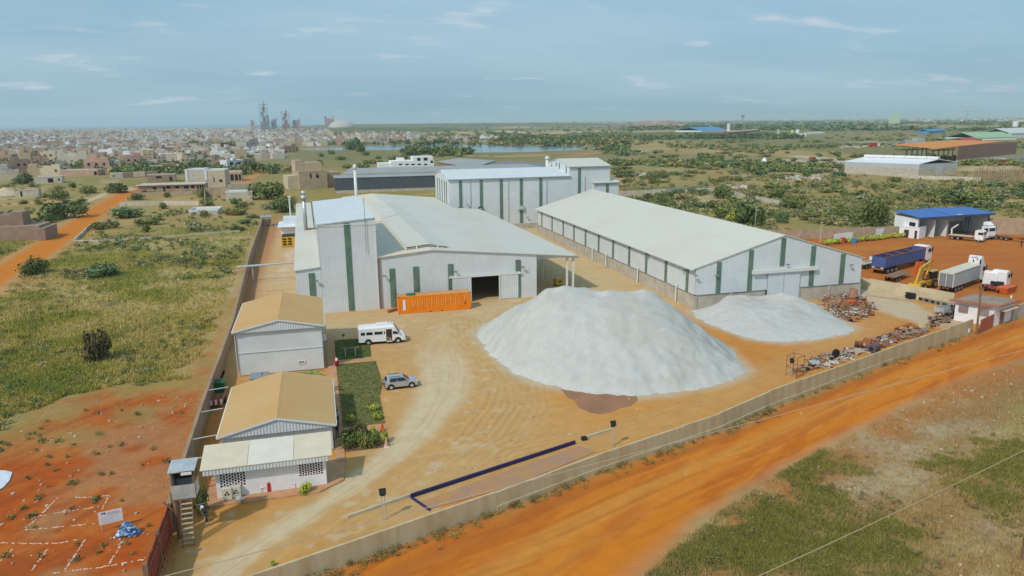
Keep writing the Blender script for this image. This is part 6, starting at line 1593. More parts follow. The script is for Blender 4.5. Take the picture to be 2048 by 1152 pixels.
def chalk(pts, w=.11):
    q = MB(); rr = random.Random(int(pts[0][0] * 7 + pts[0][1])); W3 = GP(pts)
    for a, b in zip(W3[:-1], W3[1:]):
        ln = math.hypot(b[0] - a[0], b[1] - a[1]); n = max(1, int(ln / .22)); an = math.atan2(b[1] - a[1], b[0] - a[0])
        for k in range(n):
            if rr.random() < .26: continue
            t = (k + .5) / n; q.obox((a[0] + (b[0] - a[0]) * t + rr.uniform(-.04, .04), a[1] + (b[1] - a[1]) * t + rr.uniform(-.04, .04), .012 + .002 * (k % 3)), (rr.uniform(.12, .26), w * rr.uniform(.5, 1.4), .012), an + rr.uniform(-.3, .3))
    return q
M_CHALK = pmat('chalk_lime', (.66, .55, .45), .95, .2, 4)
cl = [((50, 1060), (110, 1055), (190, 1047)), ((47, 1060), (80, 1032), (115, 995)), ((145, 995), (180, 995), (217, 991), (205, 1018)), ((45, 1040), (100, 1028), (200, 1013)), ((0, 1086), (60, 1087), (115, 1087), (150, 1080), (170, 1080)), ((170, 1080), (150, 1110), (130, 1140)), ((25, 1098), (0, 1122)), ((98, 1095), (75, 1125), (60, 1146)), ((245, 1083), (230, 1110), (215, 1133)), ((100, 1147), (200, 1135), (295, 1118)), ((65, 1010), (75, 1000))]
for c in cl: tag(chalk(c).build('chalk_marking_line', M_CHALK), kind='structure')

# ------------------------------------------------------------------ scrap yard
M_PINK = pmat('pinkish_rust', (.34, .17, .12), .9, .2, 3)
M_PALEM = pmat('pale_scrap_metal', (.38, .31, .23), .8, .15, 3)
def scrap(name, poly, n, hmax, seed, mats, szr=(.3, 2.2)):
    rr = random.Random(seed); q = MB(); P = poly; x0_, x1_ = min(p[0] for p in P), max(p[0] for p in P); y0_, y1_ = min(p[1] for p in P), max(p[1] for p in P)
    k = 0
    while k < n:
        x_, y_ = rr.uniform(x0_, x1_), rr.uniform(y0_, y1_)
        if not inside(np.array([x_]), np.array([y_]), P)[0]: continue
        k += 1
        d = float(sdist(np.array([x_]), np.array([y_]), P)[0]); z_ = rr.uniform(.05, .15 + hmax * min(1, d / 1.5))
        m_ = rr.choices(range(len(mats)), [3.4, 2.4, 2, 1.6, 1, .5][:len(mats)])[0]; t = rr.random()
        R_ = Matrix.Rotation(rr.gauss(.45, .8), 3, 'Z') @ Matrix.Rotation(rr.gauss(0, .28), 3, 'Y'); L_ = rr.uniform(*szr)
        if t < .45:
            v = R_ @ Vector((L_ / 2, 0, 0)); q.tube((x_ - v.x, y_ - v.y, max(.04, z_ - v.z)), (x_ + v.x, y_ + v.y, max(.04, z_ + v.z)), rr.uniform(.03, .09), 6, m=m_)
        elif t < .75: q.obox((x_, y_, z_), (L_ * .6, rr.uniform(.08, .3), rr.uniform(.05, .2)), R_, m_)
        elif t < .92: q.obox((x_, y_, z_), (L_ * .45, L_ * rr.uniform(.2, .45), .03), R_ @ Matrix.Rotation(rr.gauss(0, .5), 3, 'X'), m_)
        else: q.tube((x_, y_, z_), (x_ + .1, y_ + .15, z_ + .25), rr.uniform(.15, .35), 10, m=m_)
    return tag(q.build(name, mats), kind='stuff')
SM = [M_RUST, M_PINK, M_PALEM, pmat('grey_scrap', (.25, .23, .21), .8, .2, 3), M_BLACK, M_GALV]
scrap('scrap_metal_debris', GP([(1634, 600), (1650, 625), (1675, 640), (1710, 645), (1745, 632), (1752, 610), (1720, 596), (1680, 592)]), 260, 1.0, 1, SM)
scrap('scrap_metal_debris', GP([(1592, 745), (1620, 742), (1700, 712), (1780, 690), (1850, 668), (1856, 655), (1800, 660), (1740, 680), (1700, 700), (1620, 718)]), 520, .55, 2, SM)
scrap('scrap_metal_debris', GP([(1850, 662), (1895, 645), (1925, 632), (1915, 622), (1885, 625), (1858, 640)]), 150, 1.1, 3, [M_TIMBER, M_RUST, M_BLACK, M_PALEM, M_PINK, M_TRIM])
for k, (p, n) in enumerate((([(1660, 632), (1730, 640), (1738, 622), (1690, 618)], 90), ([(1640, 740), (1690, 720), (1740, 702), (1700, 703)], 60))):
    scrap('pale_sheet_debris', GP(p), n, .7, 10 + k, [M_PALEM, M_CONC, M_TRIM], (1.0, 3.2))
# picked-out pieces
q = MB(); ring = [(math.cos(t) * 1.3, math.sin(t) * 1.3) for t in np.linspace(PI * 1.04, PI * 1.96, 14)]; inner = [(x * .8, y * .8 + .0) for x, y in ring[::-1]]
n_ = 13; a0 = [(x, z + 1.3) for x, z in ring]; b0 = [(x, z + 1.3) for x, z in inner[::-1]]
for i in range(n_): q.ext([a0[i], a0[i + 1], b0[i + 1], b0[i]], 0, 1.1)
o_ = q.build('half_round_cradle', M_RUST); at(o_, 1733, 698, rz=.35); tag(o_, 'rusty half-round steel cradle opening upwards in the scrap along the wall', 'steel cradle')
o = thing('road_roller_drum', 'dark purple-grey steel drum lying below the rusty half-round cradle', 'steel drum'); at(o, 1748, 705, rz=.25); q = MB(); q.tube((-.7, 0, .62), (.9, .3, .62), .62, 16); q.build('drum_shell', pmat('purple_grey_steel', (.13, .09, .10), .7, .2, 2), o); q = MB(); q.tube((-.73, -.01, .62), (-.69, 0, .62), .3, 12); q.build('drum_hub', M_BLACK, o)
o = thing('cable_reel', 'round brown wooden cable reel facing the camera in the rusty heap', 'cable reel'); at(o, 1690, 628, rz=.2)
for y_ in (0, .8):
    q = MB(); q.tube((0, y_, 1.05), (0, y_ + .09, 1.05), 1.05, 22); q.build('flange', pmat('reel_wood', (.42, .21, .10), .85, .2, 3), o)
q = MB(); q.tube((0, -.02, 1.05), (0, .8, 1.05), .35, 12); q.build('core', M_TIMBER, o)
q = MB(); q.tube((0, -.03, 1.05), (0, -.01, 1.05), .12, 8)
for a_ in np.linspace(0, 2 * PI, 9)[:-1]: q.tube((math.cos(a_) * .7, -.03, 1.05 + math.sin(a_) * .7), (math.cos(a_) * .7, -.01, 1.05 + math.sin(a_) * .7), .05, 6)
q.build('bolt', M_RUST, o)
q = MB(); q.tube((0, 0, 1.0), (.5, .2, 2.5), .72, 14, .62); q.tube((.5, .2, 2.5), (.55, .22, 2.62), .62, 14, .3); o_ = q.build('rusty_tank', M_PINK); at(o_, 1703, 603); o_.location.z = -.4; tag(o_, 'pinkish rusty round tank standing at the back of the rusty heap', 'tank')
q = MB(); q.box(0, 0, 0, 1.5, .9, 1.2); o_ = q.build('orange_red_box', pmat('orange_red_paint', (.62, .12, .03))); at(o_, 1700, 617, rz=.2); tag(o_, 'small orange-red steel box behind the cable reel', 'steel box')
o = thing('slatted_pallet', 'brown slatted pallet crate leaning at the end of the rusty heap', 'pallet'); at(o, 1735, 632, rz=.2)
for i in range(5):
    q = MB(); q.box(-.9, .1 * i, .15 + i * .3, .9, .1 * i + .05, .36 + i * .3); q.build('slat', M_TIMBER, o)
for x_ in (-.9, .8):
    q = MB(); q.box(x_, .05, 0, x_ + .1, .55, 1.6); q.build('bearer', M_TIMBER, o)
q = MB(); q.slab([(0, 0, .9), (1.4, .1, .2), (1.3, 1.2, .3), (.1, 1.2, 1.3)], .04); o_ = q.build('white_sheet', M_TRIM); at(o_, 1746, 622); tag(o_, 'bent white metal sheet at the far end of the rusty heap', 'metal sheet')
q = MB()
for p0_, p1_ in (((0, 0, .3), (5, .6, .35)), ((5, .6, .35), (5.4, 1.6, .4)), ((5.4, 1.6, .4), (.8, 1.3, .4)), ((.8, 1.3, .4), (0, 0, .3)), ((2.5, .3, .3), (2.7, 1.45, .4))): q.tube(p0_, p1_, .14, 6)
o_ = q.build('orange_girder', pmat('orange_rust_frame', (.46, .15, .04), .8, .2)); at(o_, 1800, 668, rz=.30); tag(o_, 'long orange steel frame lying across the scrap along the wall', 'steel frame')
o = thing('rusty_cage', 'open rusty cage frame at the corner of the scrap along the wall', 'cage'); at(o, 1592, 757, rz=.4)
for x_, y_ in ((0, 0), (1.6, 0), (0, 1.4), (1.6, 1.4)):
    q = MB(); q.tube((x_, y_, 0), (x_, y_, 2.6), .045, 5); q.build('post', M_RUST, o)
q = MB()
for z_ in (1.2, 2.6):
    for a_, b_ in (((0, 0), (1.6, 0)), ((1.6, 0), (1.6, 1.4)), ((1.6, 1.4), (0, 1.4)), ((0, 1.4), (0, 0))): q.tube((*a_, z_), (*b_, z_), .04, 5)
for k in range(6): q.tube((.25 * k + .15, 0, 0), (.25 * k + .15, 0, 1.2), .025, 5)
q.build('rail', M_RUST, o)
q = MB(); q.slab([(0, 0, .6), (2.2, .5, .35), (2.0, 1.1, .6), (.1, .8, .9)], .05); o_ = q.build('bluish_sheet', M_GALV); at(o_, 1625, 738); o_.rotation_euler = (0, 0, .2); tag(o_, 'pale blue-grey metal sheet lying beside the rusty cage frame', 'metal sheet')
q = MB()
for k in range(3): q.tube((.5 + .1 * k, .2, .25 + .35 * k), (.5 + .1 * k, .5, .28 + .35 * k), .5, 12)
o_ = q.build('tyre_pile', M_BLACK); at(o_, 1665, 722); tag(o_, 'pile of black tyres in the scrap along the wall', 'tyres')
# black stack and pallet row along the divider wall
o = thing('black_sheet_stack', 'black stack of rubber sheets on the ground by the yellow divider wall', 'stack'); at(o, 1826, 597, rz=-.2)
q = MB(); [q.box(-1.1 + rr.uniform(-.1, .1), -.6, .05 + .2 * k, 1.1 + rr.uniform(-.1, .1), .6, .24 + .2 * k) for k in range(5)]; q.build('sheet_layer', M_BLACK, o)
A_, B_ = onZ(1842, 600), onZ(1905, 615); rr = random.Random(4)
for k in range(11):
    t = k / 10; o_ = None; q = MB(); R_ = Matrix.Rotation(rr.uniform(-.3, .3), 3, 'Z')
    q.obox((0, 0, .25), (.7, .8, .5), R_, 0); q.obox((0, 0, .53), (.6, .75, .05), R_, 1); q.tube((0, -.5, .3), (0, -.42, .3), .28, 10, m=0)
    o_ = q.build('engine_block', [M_STEEL if k % 2 else M_BLACK, M_PALEM]); o_.location = (A_[0] + (B_[0] - A_[0]) * t, A_[1] + (B_[1] - A_[1]) * t, 0); tag(o_, 'grey and black machine part in the row along the yellow divider wall', 'machine part', 'machine parts along the divider wall')
o = thing('grey_trailer_box', 'grey low-sided box trailer with a rail frame beside the red-roofed lodge', 'trailer'); at(o, 1886, 634, rz=.05)
q = MB(); q.box(0, 0, .55, 3.4, 1.8, .7); q.box(0, 0, .7, 3.4, .06, 1.35); q.box(0, 1.74, .7, 3.4, 1.8, 1.35); q.box(0, .06, .7, .06, 1.74, 1.35); q.build('trailer_box', M_GALV, o)
q = MB(); [q.tube((2.2 + .3 * k, -.1, .5), (2.2 + .3 * k, -.1, 2.0), .035, 5) for k in range(5)]; q.tube((2.1, -.1, 2.0), (3.5, -.1, 2.0), .04, 5); q.build('rail_frame', M_STEEL, o)
for x_ in (.8, 2.4):
    q = MB(); q.tube((x_, -.05, .35), (x_, .12, .35), .35, 12); q.build('wheel', M_BLACK, o)
q = MB(); q.slab([(0, 0, 2.2), (2.0, .1, 2.2), (2.0, 1.4, 2.4), (0, 1.3, 2.4)], .05); [q.tube((x_, y_, 0), (x_, y_, 2.2), .04, 5) for x_, y_ in ((.1, .1), (1.9, .1), (.1, 1.2), (1.9, 1.3))]; o_ = q.build('tin_awning', M_PALEM); at(o_, 1904, 634); tag(o_, 'pale sheet awning on thin posts against the white lodge wall', 'awning')
q = MB(); q.hexa([(0, 0, 0), (1.5, 0, 0), (1.5, 1.2, 0), (0, 1.2, 0), (.1, .1, 1.0), (1.4, .1, .9), (1.4, 1.1, .8), (.1, 1.1, 1.0)]); o_ = q.build('cream_sack_bale', pmat('cream_sacking', (.52, .43, .26), .9, .15)); at(o_, 1850, 660, rz=.3); tag(o_, 'cream bale of sacking at the edge of the brown scrap', 'bale')
for px, lb, mt in ((1686, 'red barrel beside the white painted bay of the back wall', 'red'), (1708, 'blue barrel by the back wall of the truck yard', 'blue')):
    q = MB(); q.tube((0, 0, 0), (0, 0, 1.5), .55, 12); q.tube((0, 0, .5), (0, 0, .56), .58, 12); q.tube((0, 0, 1.0), (0, 0, 1.06), .58, 12); o_ = q.build('barrel', pmat(mt + '_barrel_paint', (.5, .04, .03) if mt == 'red' else (.06, .22, .5), .6)); at(o_, px, 487); tag(o_, lb, 'barrel')
# loose stones and litter
def specks(name, polys, n, smin, smax, mats, seed):
    rr = np.random.default_rng(seed); q = MB()
    for P, k in zip(polys, n):
        xs_ = [p[0] for p in P]; ys_ = [p[1] for p in P]; c = 0
        while c < k:
            x_, y_ = rr.uniform(min(xs_), max(xs_)), rr.uniform(min(ys_), max(ys_))
            if not inside(np.array([x_]), np.array([y_]), P)[0]: continue
            c += 1; s_ = smin + (smax - smin) * rr.random() ** 3
            q.obox((x_, y_, s_ * .2), (s_, s_ * rr.uniform(.5, 1), s_ * .5), float(rr.uniform(0, 6)), int(rr.integers(len(mats))))
    tag(q.build(name, mats), kind='stuff')
def ring_px(P, k, r):
    return [(x + (x - sum(q[0] for q in P) / len(P)) * k, y + (y - sum(q[1] for q in P) / len(P)) * k) for x, y in P]
specks('spilled_gravel', [[p for p in ring_px(PILE1, .05, 1) if p[1] < 200], [p for p in ring_px(PILE2, .06, 1)]], [900, 420], .05, .28, [pmat('spilled_white_stone', (.50, .49, .46), .9, .1, 5), M_CONC], 13)
specks('loose_stone_rubble', [GP([(0, 800), (380, 780), (400, 900), (330, 1140), (0, 1150)]), GP([(560, 1100), (900, 880), (900, 700), (1080, 790), (1500, 800), (1100, 900)]), WASTE[:8] + [(90, 58), (60, 35), (30, 34)], GP([(1300, 1040), (1500, 900), (1700, 810), (1400, 860)])],
       [420, 160, 1500, 40], .03, .26, [pmat('pale_stone', (.55, .47, .38), .9, .2, 5), pmat('brown_stone', (.36, .24, .15), .9, .2, 5), M_PALEM], 3)

# ------------------------------------------------------------------ houses at the edge of the town
HC = {'tan': pmat('tan_block_house', (.44, .34, .23), .9, .14, .5, objvar=.12), 'grey': pmat('grey_block_house', (.40, .36, .31), .9, .14, .5, objvar=.12),
      'pink': pmat('pinkish_block_house', (.44, .29, .22), .9, .14, .5, objvar=.12), 'brown': pmat('brown_block_house', (.31, .215, .16), .9, .14, .5, objvar=.1),
      'cream': pmat('cream_block_house', (.56, .47, .34), .9, .1, .5, objvar=.1), 'white': pmat('white_house', (.68, .70, .72), .8, .05, .5), 'pale': pmat('pale_concrete_house', (.54, .49, .40), .9, .12, .5)}
def house(label, base, h, depth, col, wins=(), cols2=None, parapet=.35, name='block_house', extra=None, side=None):
    "base: two photo points on the foot of the front wall; wins: (u0,u1,z0,z1) in fractions of the front"
    a, b = onZ(*base[0]), onZ(*base[1]); W_ = math.hypot(b[0] - a[0], b[1] - a[1]); an = math.atan2(b[1] - a[1], b[0] - a[0])
    o = thing(name, label, 'house', (*a, 0), an)
    m = MB(); m.box(0, 0, -.2, W_, depth, h); mt = HC[col]
    m.build('wall', [mt], o)
    if parapet:
        m = MB(); m.box(-.05, -.05, h, W_ + .05, .2, h + parapet); m.box(-.05, depth - .2, h, W_ + .05, depth + .05, h + parapet); m.box(-.05, .2, h, .2, depth - .2, h + parapet); m.box(W_ - .2, .2, h, W_ + .05, depth - .2, h + parapet); m.build('parapet', HC[cols2 or col], o)
    for (u0, u1, z0, z1) in wins:
        m = MB(); m.box(W_ * u0, -.05, h * z0, W_ * u1, .06, h * z1); m.build('window' if z0 > .1 else 'door', M_DARK, o)
    for ex in (extra or []):
        (u0, u1, v0, v1, z0, z1, c) = ex; m = MB(); m.box(W_ * u0, depth * v0, z0, W_ * u1, depth * v1, z1); m.build('wall' if c in HC else 'roof', HC.get(c) or MATS[c], o)
    return o
def hh(pb, pt):
    "height of a photo point above a foot point"
    a = onZ(*pb); return onY(pb[0], pt, a[1])[1]
house('brown block building with a raised upper part at the bend of the orange track', ((-60, 486), (82, 480)), hh((40, 481), 452), 9, 'brown', parapet=0, extra=[(-.1, .74, .25, .85, 2.5, 7.0, 'brown'), (-.1, .35, .35, .9, 7.0, 7.6, 'brown'), (.55, .74, .3, .9, 7.0, 7.7, 'brown'), (.985, 1.1, -.15, .9, 0, 3.4, 'brown')])
house('long unfinished row house with dark window holes at the end of the orange track', ((277, 386), (411, 382)), hh((330, 385), 371), 9, 'pink', [(.22, .27, .45, .8), (.37, .40, .1, .8), (.42, .48, .5, .85), (.55, .61, .5, .85), (.68, .75, .45, .85), (.79, .84, .45, .85), (.88, .90, .05, .9), (.92, .94, .05, .9), (.955, .975, .05, .9)], 'pale', .5, extra=[(-.02, 1.0, -.1, 1.05, hh((330, 385), 371) + .05, hh((330, 385), 371) + .35, 'pale')])
house('brownish block house with pale roof slab just above the long unfinished row house', ((296, 365), (352, 363)), hh((330, 364), 350), 8, 'brown', [(.3, .5, .55, .85), (.78, .88, .1, .75)], 'pale', .4)
house('wide cream compound wall house with white corners', ((374, 377), (412, 376)), hh((395, 376), 340), 12, 'pale', [], 'white', .5, extra=[(-.02, .12, -.02, .1, 1.5, hh((395, 376), 338), 'white')])
house('cream compound house with white corner next to the wide one', ((412, 377), (452, 376)), hh((430, 376), 341), 12, 'cream', [(.42, .47, .35, .65), (.7, .85, .35, .5)], 'white', .5, extra=[(0, .12, -.02, .1, 4, hh((430, 376), 339), 'white')])
house('reddish porch house with dark columned veranda on the small orange path', ((452, 363), (484, 362)), hh((470, 362), 345), 9, 'pink', [(.05, .25, .08, .8), (.3, .5, .08, .8), (.58, .76, .08, .8), (.82, .95, .08, .8)], 'pale', .8)
house('white two-storey house with dark windows among tan block houses', ((455, 341), (487, 339)), hh((470, 340), 321), 9, 'white', [(.18, .38, .55, .85), (.52, .58, .5, .75), (.62, .9, .55, .82), (.2, .3, .1, .3), (.55, .64, .1, .3), (.8, .9, .1, .3)], None, .4, extra=[(.38, .62, .0, .3, hh((470, 340), 321), hh((470, 340), 316), 'white')])
house('greyish tan two-storey house against the white two-storey one', ((488, 338), (512, 336)), hh((500, 337), 318), 9, 'tan', [(.15, .28, .6, .8), (.5, .62, .6, .8), (.1, .2, .15, .35), (.45, .55, .15, .35)])
house('tall unfinished beige concrete block with stepped terraces beside the dark shed', ((600, 379), (656, 376)), hh((628, 377), 343), 14, 'tan', [(.38, .44, .62, .9), (.6, .7, .62, .8), (.62, .66, .82, .95)], None, .3, extra=[(.0, .95, .45, 1, hh((628, 377), 343), hh((628, 377), 326), 'tan'), (0, .3, .5, 1, hh((628, 377), 326), hh((628, 377), 321), 'tan'), (1.0, 1.5, .1, .8, 0, hh((628, 377), 346), 'tan'), (-.35, 0, .2, .9, 0, hh((628, 377), 350), 'cream')])
house('small white block building with flat roof beside the big dark green bush', ((452, 403), (506, 401)), hh((480, 402), 385), 8, 'pale', [], 'white', .5)
house('low ruined white enclosure in the grassy field', ((378, 431), (436, 429)), hh((400, 430), 423), 10, 'pale', [(.45, .6, .1, .6)], 'white', .6)
house('roofless pinkish block ruin beside the sand heap', ((30, 394), (78, 392)), hh((50, 393), 381), 7, 'pale', [(.24, .32, 0, .9)], 'pink', .3)
house('low pale house with dark veranda opening by two round bushes', ((70, 368), (125, 366)), hh((95, 367), 354), 9, 'pale', [(.48, .68, .15, .8), (.85, .92, .4, .7)], 'pale', .3)
house('low tan house with wide white roof slab and dark open end', ((120, 352), (196, 351)), hh((160, 352), 341), 9, 'pink', [(.9, .98, .1, .75)], 'pale', .4)
house('pale walled house with round dark opening ahead of the brick-brown wall', ((222, 357), (246, 356)), hh((235, 356), 347), 9, 'pale', [(.2, .3, .35, .7)], 'pale', .2, extra=[(1.0, 4.0, 0, .6, 0, 3.2, 'brown'), (1.9, 2.9, -.02, .02, .3, 3.3, 'cream')])
house('brown walled yard house with pale gable end near the pale walled house', ((325, 343), (352, 342)), hh((340, 343), 328), 10, 'brown', [], 'tan', .2, extra=[(-.9, 0, 0, .6, 0, 4.2, 'pale'), (1, 1.3, 0, .4, 0, 4.6, 'pale')])
house('pale grey three-storey house with open top floor', ((367, 327), (384, 326)), hh((375, 326), 307), 8, 'pale', [(.2, .35, .8, .95), (.5, .62, .8, .95), (.72, .85, .8, .95)], 'cream', .4, extra=[(1.0, 1.45, .1, .7, 0, hh((375, 326), 301), 'pale')])
house('reddish low house with row of red-framed windows', ((420, 324), (450, 323)), hh((435, 323), 316), 9, 'pink', [(.45, .55, .3, .8), (.6, .68, .3, .8), (.75, .85, .3, .8)], 'brown', .5)
house('tall grey house with a white strip of windows before the lake', ((494, 307), (519, 305)), hh((506, 306), 284), 12, 'grey', [(.55, .62, .75, .9), (.55, .62, .45, .6)], 'grey', .8, extra=[(.5, .68, -.02, .02, 0, hh((506, 306), 290), 'white'), (.4, .75, .2, .6, hh((506, 306), 284), hh((506, 306), 279), 'grey')])
house('white stepped house with a tall stair head', ((224, 335), (240, 334)), hh((232, 334), 321), 9, 'white', [(.3, .5, .2, .5)], None, .3, extra=[(.9, 2.0, .2, 1, 0, 4, 'tan')])
house('orange-tinted two-storey house overlooking the far reed bank', ((655, 279), (668, 279)), hh((660, 279), 263), 12, 'tan', [], None, .4)
# sand heap and low field walls
def smallheap(name, px, py, r, h, mat, label, sx=1.6):
    q = MB(); n = 14; secs = []
    for k in range(6):
        t = k / 5; rr_ = r * (1 - t) + .02; secs.append([(math.cos(a) * rr_ * sx * (1 + .12 * math.sin(a * 3 + k)), math.sin(a) * rr_ * (1 + .1 * math.cos(a * 2)), h * (t ** .9)) for a in np.linspace(0, 2 * PI, n + 1)[:-1]])
    q.loft(secs); o_ = q.build(name, mat, None, True); at(o_, px, py); return tag(o_, label, 'heap')
M_SANDH = pmat('pale_sand', (.50, .42, .29), .95, .12, 1)
smallheap('sand_heap', 12, 393, 5.5, 4.2, M_SANDH, 'pale conical sand heap beside the roofless block ruin', 1.5)
smallheap('sand_heap', 258, 382, 3, 2.2, M_SANDH, 'small pale heap at the far end of the orange track')
fw_list = [('low stone field wall across the grass below the ruin of white blocks', [(150, 484), (205, 484), (350, 474), (480, 464)], .55), ('low block field wall along the orange track', [(150, 484), (180, 455)], .9), ('long low wall across the field below the unfinished row house', [(240, 413), (330, 410), (412, 411)], 1.7), ('low tan field wall beyond the row of small bushes', [(262, 393), (385, 389)], 1.6), ('concrete field wall end standing tall by the green bush', [(411, 411), (411, 392)], 3.0),
           ('grey block wall before the reddish porch house', [(456, 383), (503, 380)], 3.2), ('tan block yard wall under the cream compound houses', [(412, 392), (455, 390)], 3.6), ('low tan yard wall in front of the brick-brown wall', [(200, 367), (240, 366)], 2.0)]
for lb, pts, h_ in fw_list:
    wall_run('field_wall', lb, GP(pts), h_, 9, .3, HC['tan'] if 'tan' in lb else HC['pale'], pil=False, joint=.02)
wall_run('field_wall', 'pale concrete wall strips crossing the scrub behind the long warehouse', GP([(1240, 394), (1330, 388), (1400, 380)]), 2.2, 7, .3, HC['pale'], pil=False)
wall_run('field_wall', 'broken pale concrete wall near the round bushes behind the long warehouse', GP([(1370, 386), (1440, 384), (1490, 400)]), 2.0, 7, .3, HC['pale'], pil=False)
wall_run('field_wall', 'pale wall end in the scrub further along from the broken wall', GP([(1512, 404), (1572, 416)]), 2.2, 7, .3, HC['pale'], pil=False)

# town houses further off: simple blocks shared between copies
def block_variant(k):
    rr = random.Random(100 + k); q = MB()
    w, d, h = rr.uniform(8, 13), rr.uniform(7, 11), rr.choice((3.2, 3.4, 3.4, 3.6, 6.4, 6.6))
    q.box(-w / 2, -d / 2, -.2, w / 2, d / 2, h)
    if rr.random() < .75: # parapet
        for b in ((-w / 2, -d / 2, w / 2, -d / 2 + .25), (-w / 2, d / 2 - .25, w / 2, d / 2), (-w / 2, -d / 2 + .25, -w / 2 + .25, d / 2 - .25), (w / 2 - .25, -d / 2 + .25, w / 2, d / 2 - .25)): q.box(b[0], b[1], h, b[2], b[3], h + .8)
    if rr.random() < .7: q.box(-w / 2 + .6, 0, h, -w / 2 + w * .45, d / 2 - .6, h + 2.8)
    if rr.random() < .5: q.box(w * .05, -d / 2 + .8, h, w / 2 - .6, d * .2, h + 1.6)
    if rr.random() < .5: q.box(w / 2, -d / 2, -.2, w / 2 + rr.uniform(3, 7), -d / 2 + .3, 2.6); q.box(-w / 2 - rr.uniform(2, 6), -d / 2 - 3, -.2, w / 2, -d / 2 - 2.7, 2.4)
    for s_ in range(max(1, int(h // 3.2))):
        for i in range(3):
            x_ = -w / 2 + w * (.15 + .3 * i)
            if rr.random() < .8: q.box(x_, -d / 2 - .05, s_ * 3.2 + 1.0, x_ + 1.3, -d / 2 + .05, s_ * 3.2 + 2.4, 1)
            if i < 2: q.box(w / 2 - .05, -d / 2 + d * (.2 + .4 * i), s_ * 3.2 + 1, w / 2 + .05, -d / 2 + d * (.2 + .4 * i) + 1.2, s_ * 3.2 + 2.3, 1)
    me = bpy.data.meshes.new('town_house'); me.from_pydata(q.v, [], q.f); me.materials.append(HC['tan']); me.materials.append(M_DARK); me.polygons.foreach_set('material_index', q.m); me.update(); return me
VAR = [block_variant(k) for k in range(10)]; VH = [m_.vertices[4].co.z for m_ in VAR]
ZSH = {'at the near edge of the town beyond the grass': 'at the town edge', 'in the loosely built near rows of the town': 'in the loose near rows', 'in the middle rows of the town': 'in the middle rows', 'in the dense middle of the town': 'in the dense rows', 'on the far bank of the lake': 'on the far bank'}
rt = random.Random(21)
tone = {'tan': 'tan', 'grey': 'grey', 'pink': 'pinkish', 'brown': 'brown', 'cream': 'cream', 'white': 'white', 'pale': 'pale'}
MARKS = ((70, 'above the sand heap'), (150, 'above the low pale veranda house'), (240, 'beyond the wide white roof slab'), (320, 'beyond the brick-brown wall'), (400, 'beyond the reddish porch house'), (480, 'beyond the white two-storey house'), (560, 'beside the tall grey strip-windowed house'), (640, 'at the small end of the lake'), (730, 'across from the large lake tree'), (9999, 'along the wide part of the lake'))
def place_house(px, py, zone, grp, big=1.0):
    c = rt.choices(list(HC), [5, 3, 3, 2.4, 2, .6, 2])[0]; k = rt.randrange(10)
    o = bpy.data.objects.new('town_house', VAR[k]); COL.objects.link(o)
    o.material_slots[0].link = 'OBJECT'; o.material_slots[0].material = HC[c]
    a = onZ(px, py); o.location = (*a, 0); o.rotation_euler = (0, 0, .12 + rt.choice((0, 0, PI / 2, -PI / 2, PI)) + rt.gauss(0, .08)); s_ = rt.uniform(.8, 1.25) * big; o.scale = (s_, s_, s_ * rt.uniform(.85, 1.15))
    st = ('single-storey', 'two-storey')[VH[k] > 5]; tag(o, '%s %s house %s, %s' % (tone[c], st, ZSH[zone], [m for x, m in MARKS if px < x][0]), 'house', grp)
used_px = []
def clear_of(px, py, lst, rx, ry): return all(abs(px - q[0]) > rx or abs(py - q[1]) > ry for q in lst)
n_h = 0
for row, (y0_, y1_, n_, x0_, x1_, zone) in enumerate(((336, 349, 16, 0, 250, 'at the near edge of the town beyond the grass'), (322, 336, 40, -10, 470, 'in the loosely built near rows of the town'), (306, 322, 80, -10, 500, 'in the middle rows of the town'), (290, 306, 90, -10, 590, 'in the dense middle of the town'), (276, 292, 26, 560, 800, 'on the far bank of the lake'))):
    t_ = 0; k = 0
    while k < n_ and t_ < 4000:
        t_ += 1; px, py = rt.uniform(x0_, x1_), rt.uniform(y0_, y1_)
        sc_ = (py - 246) / 60
        if zone.startswith('on the far bank'): py = 288 - rt.random() ** 1.3 * 14 + (px - 560) * -.004
        if not clear_of(px, py, used_px, 15 * sc_ + 2, 5 * sc_ + 1): continue
        if py > 318 and not clear_of(px, py, [(470, 330), (425, 360), (330, 362), (300, 375), (235, 350), (340, 336), (375, 318), (435, 318), (160, 346), (95, 360), (505, 325), (232, 328)], 32, 10): continue
        if 495 < px < 560 and py > 295: continue
        used_px.append((px, py)); place_house(px, py, zone, 'houses ' + zone); k += 1
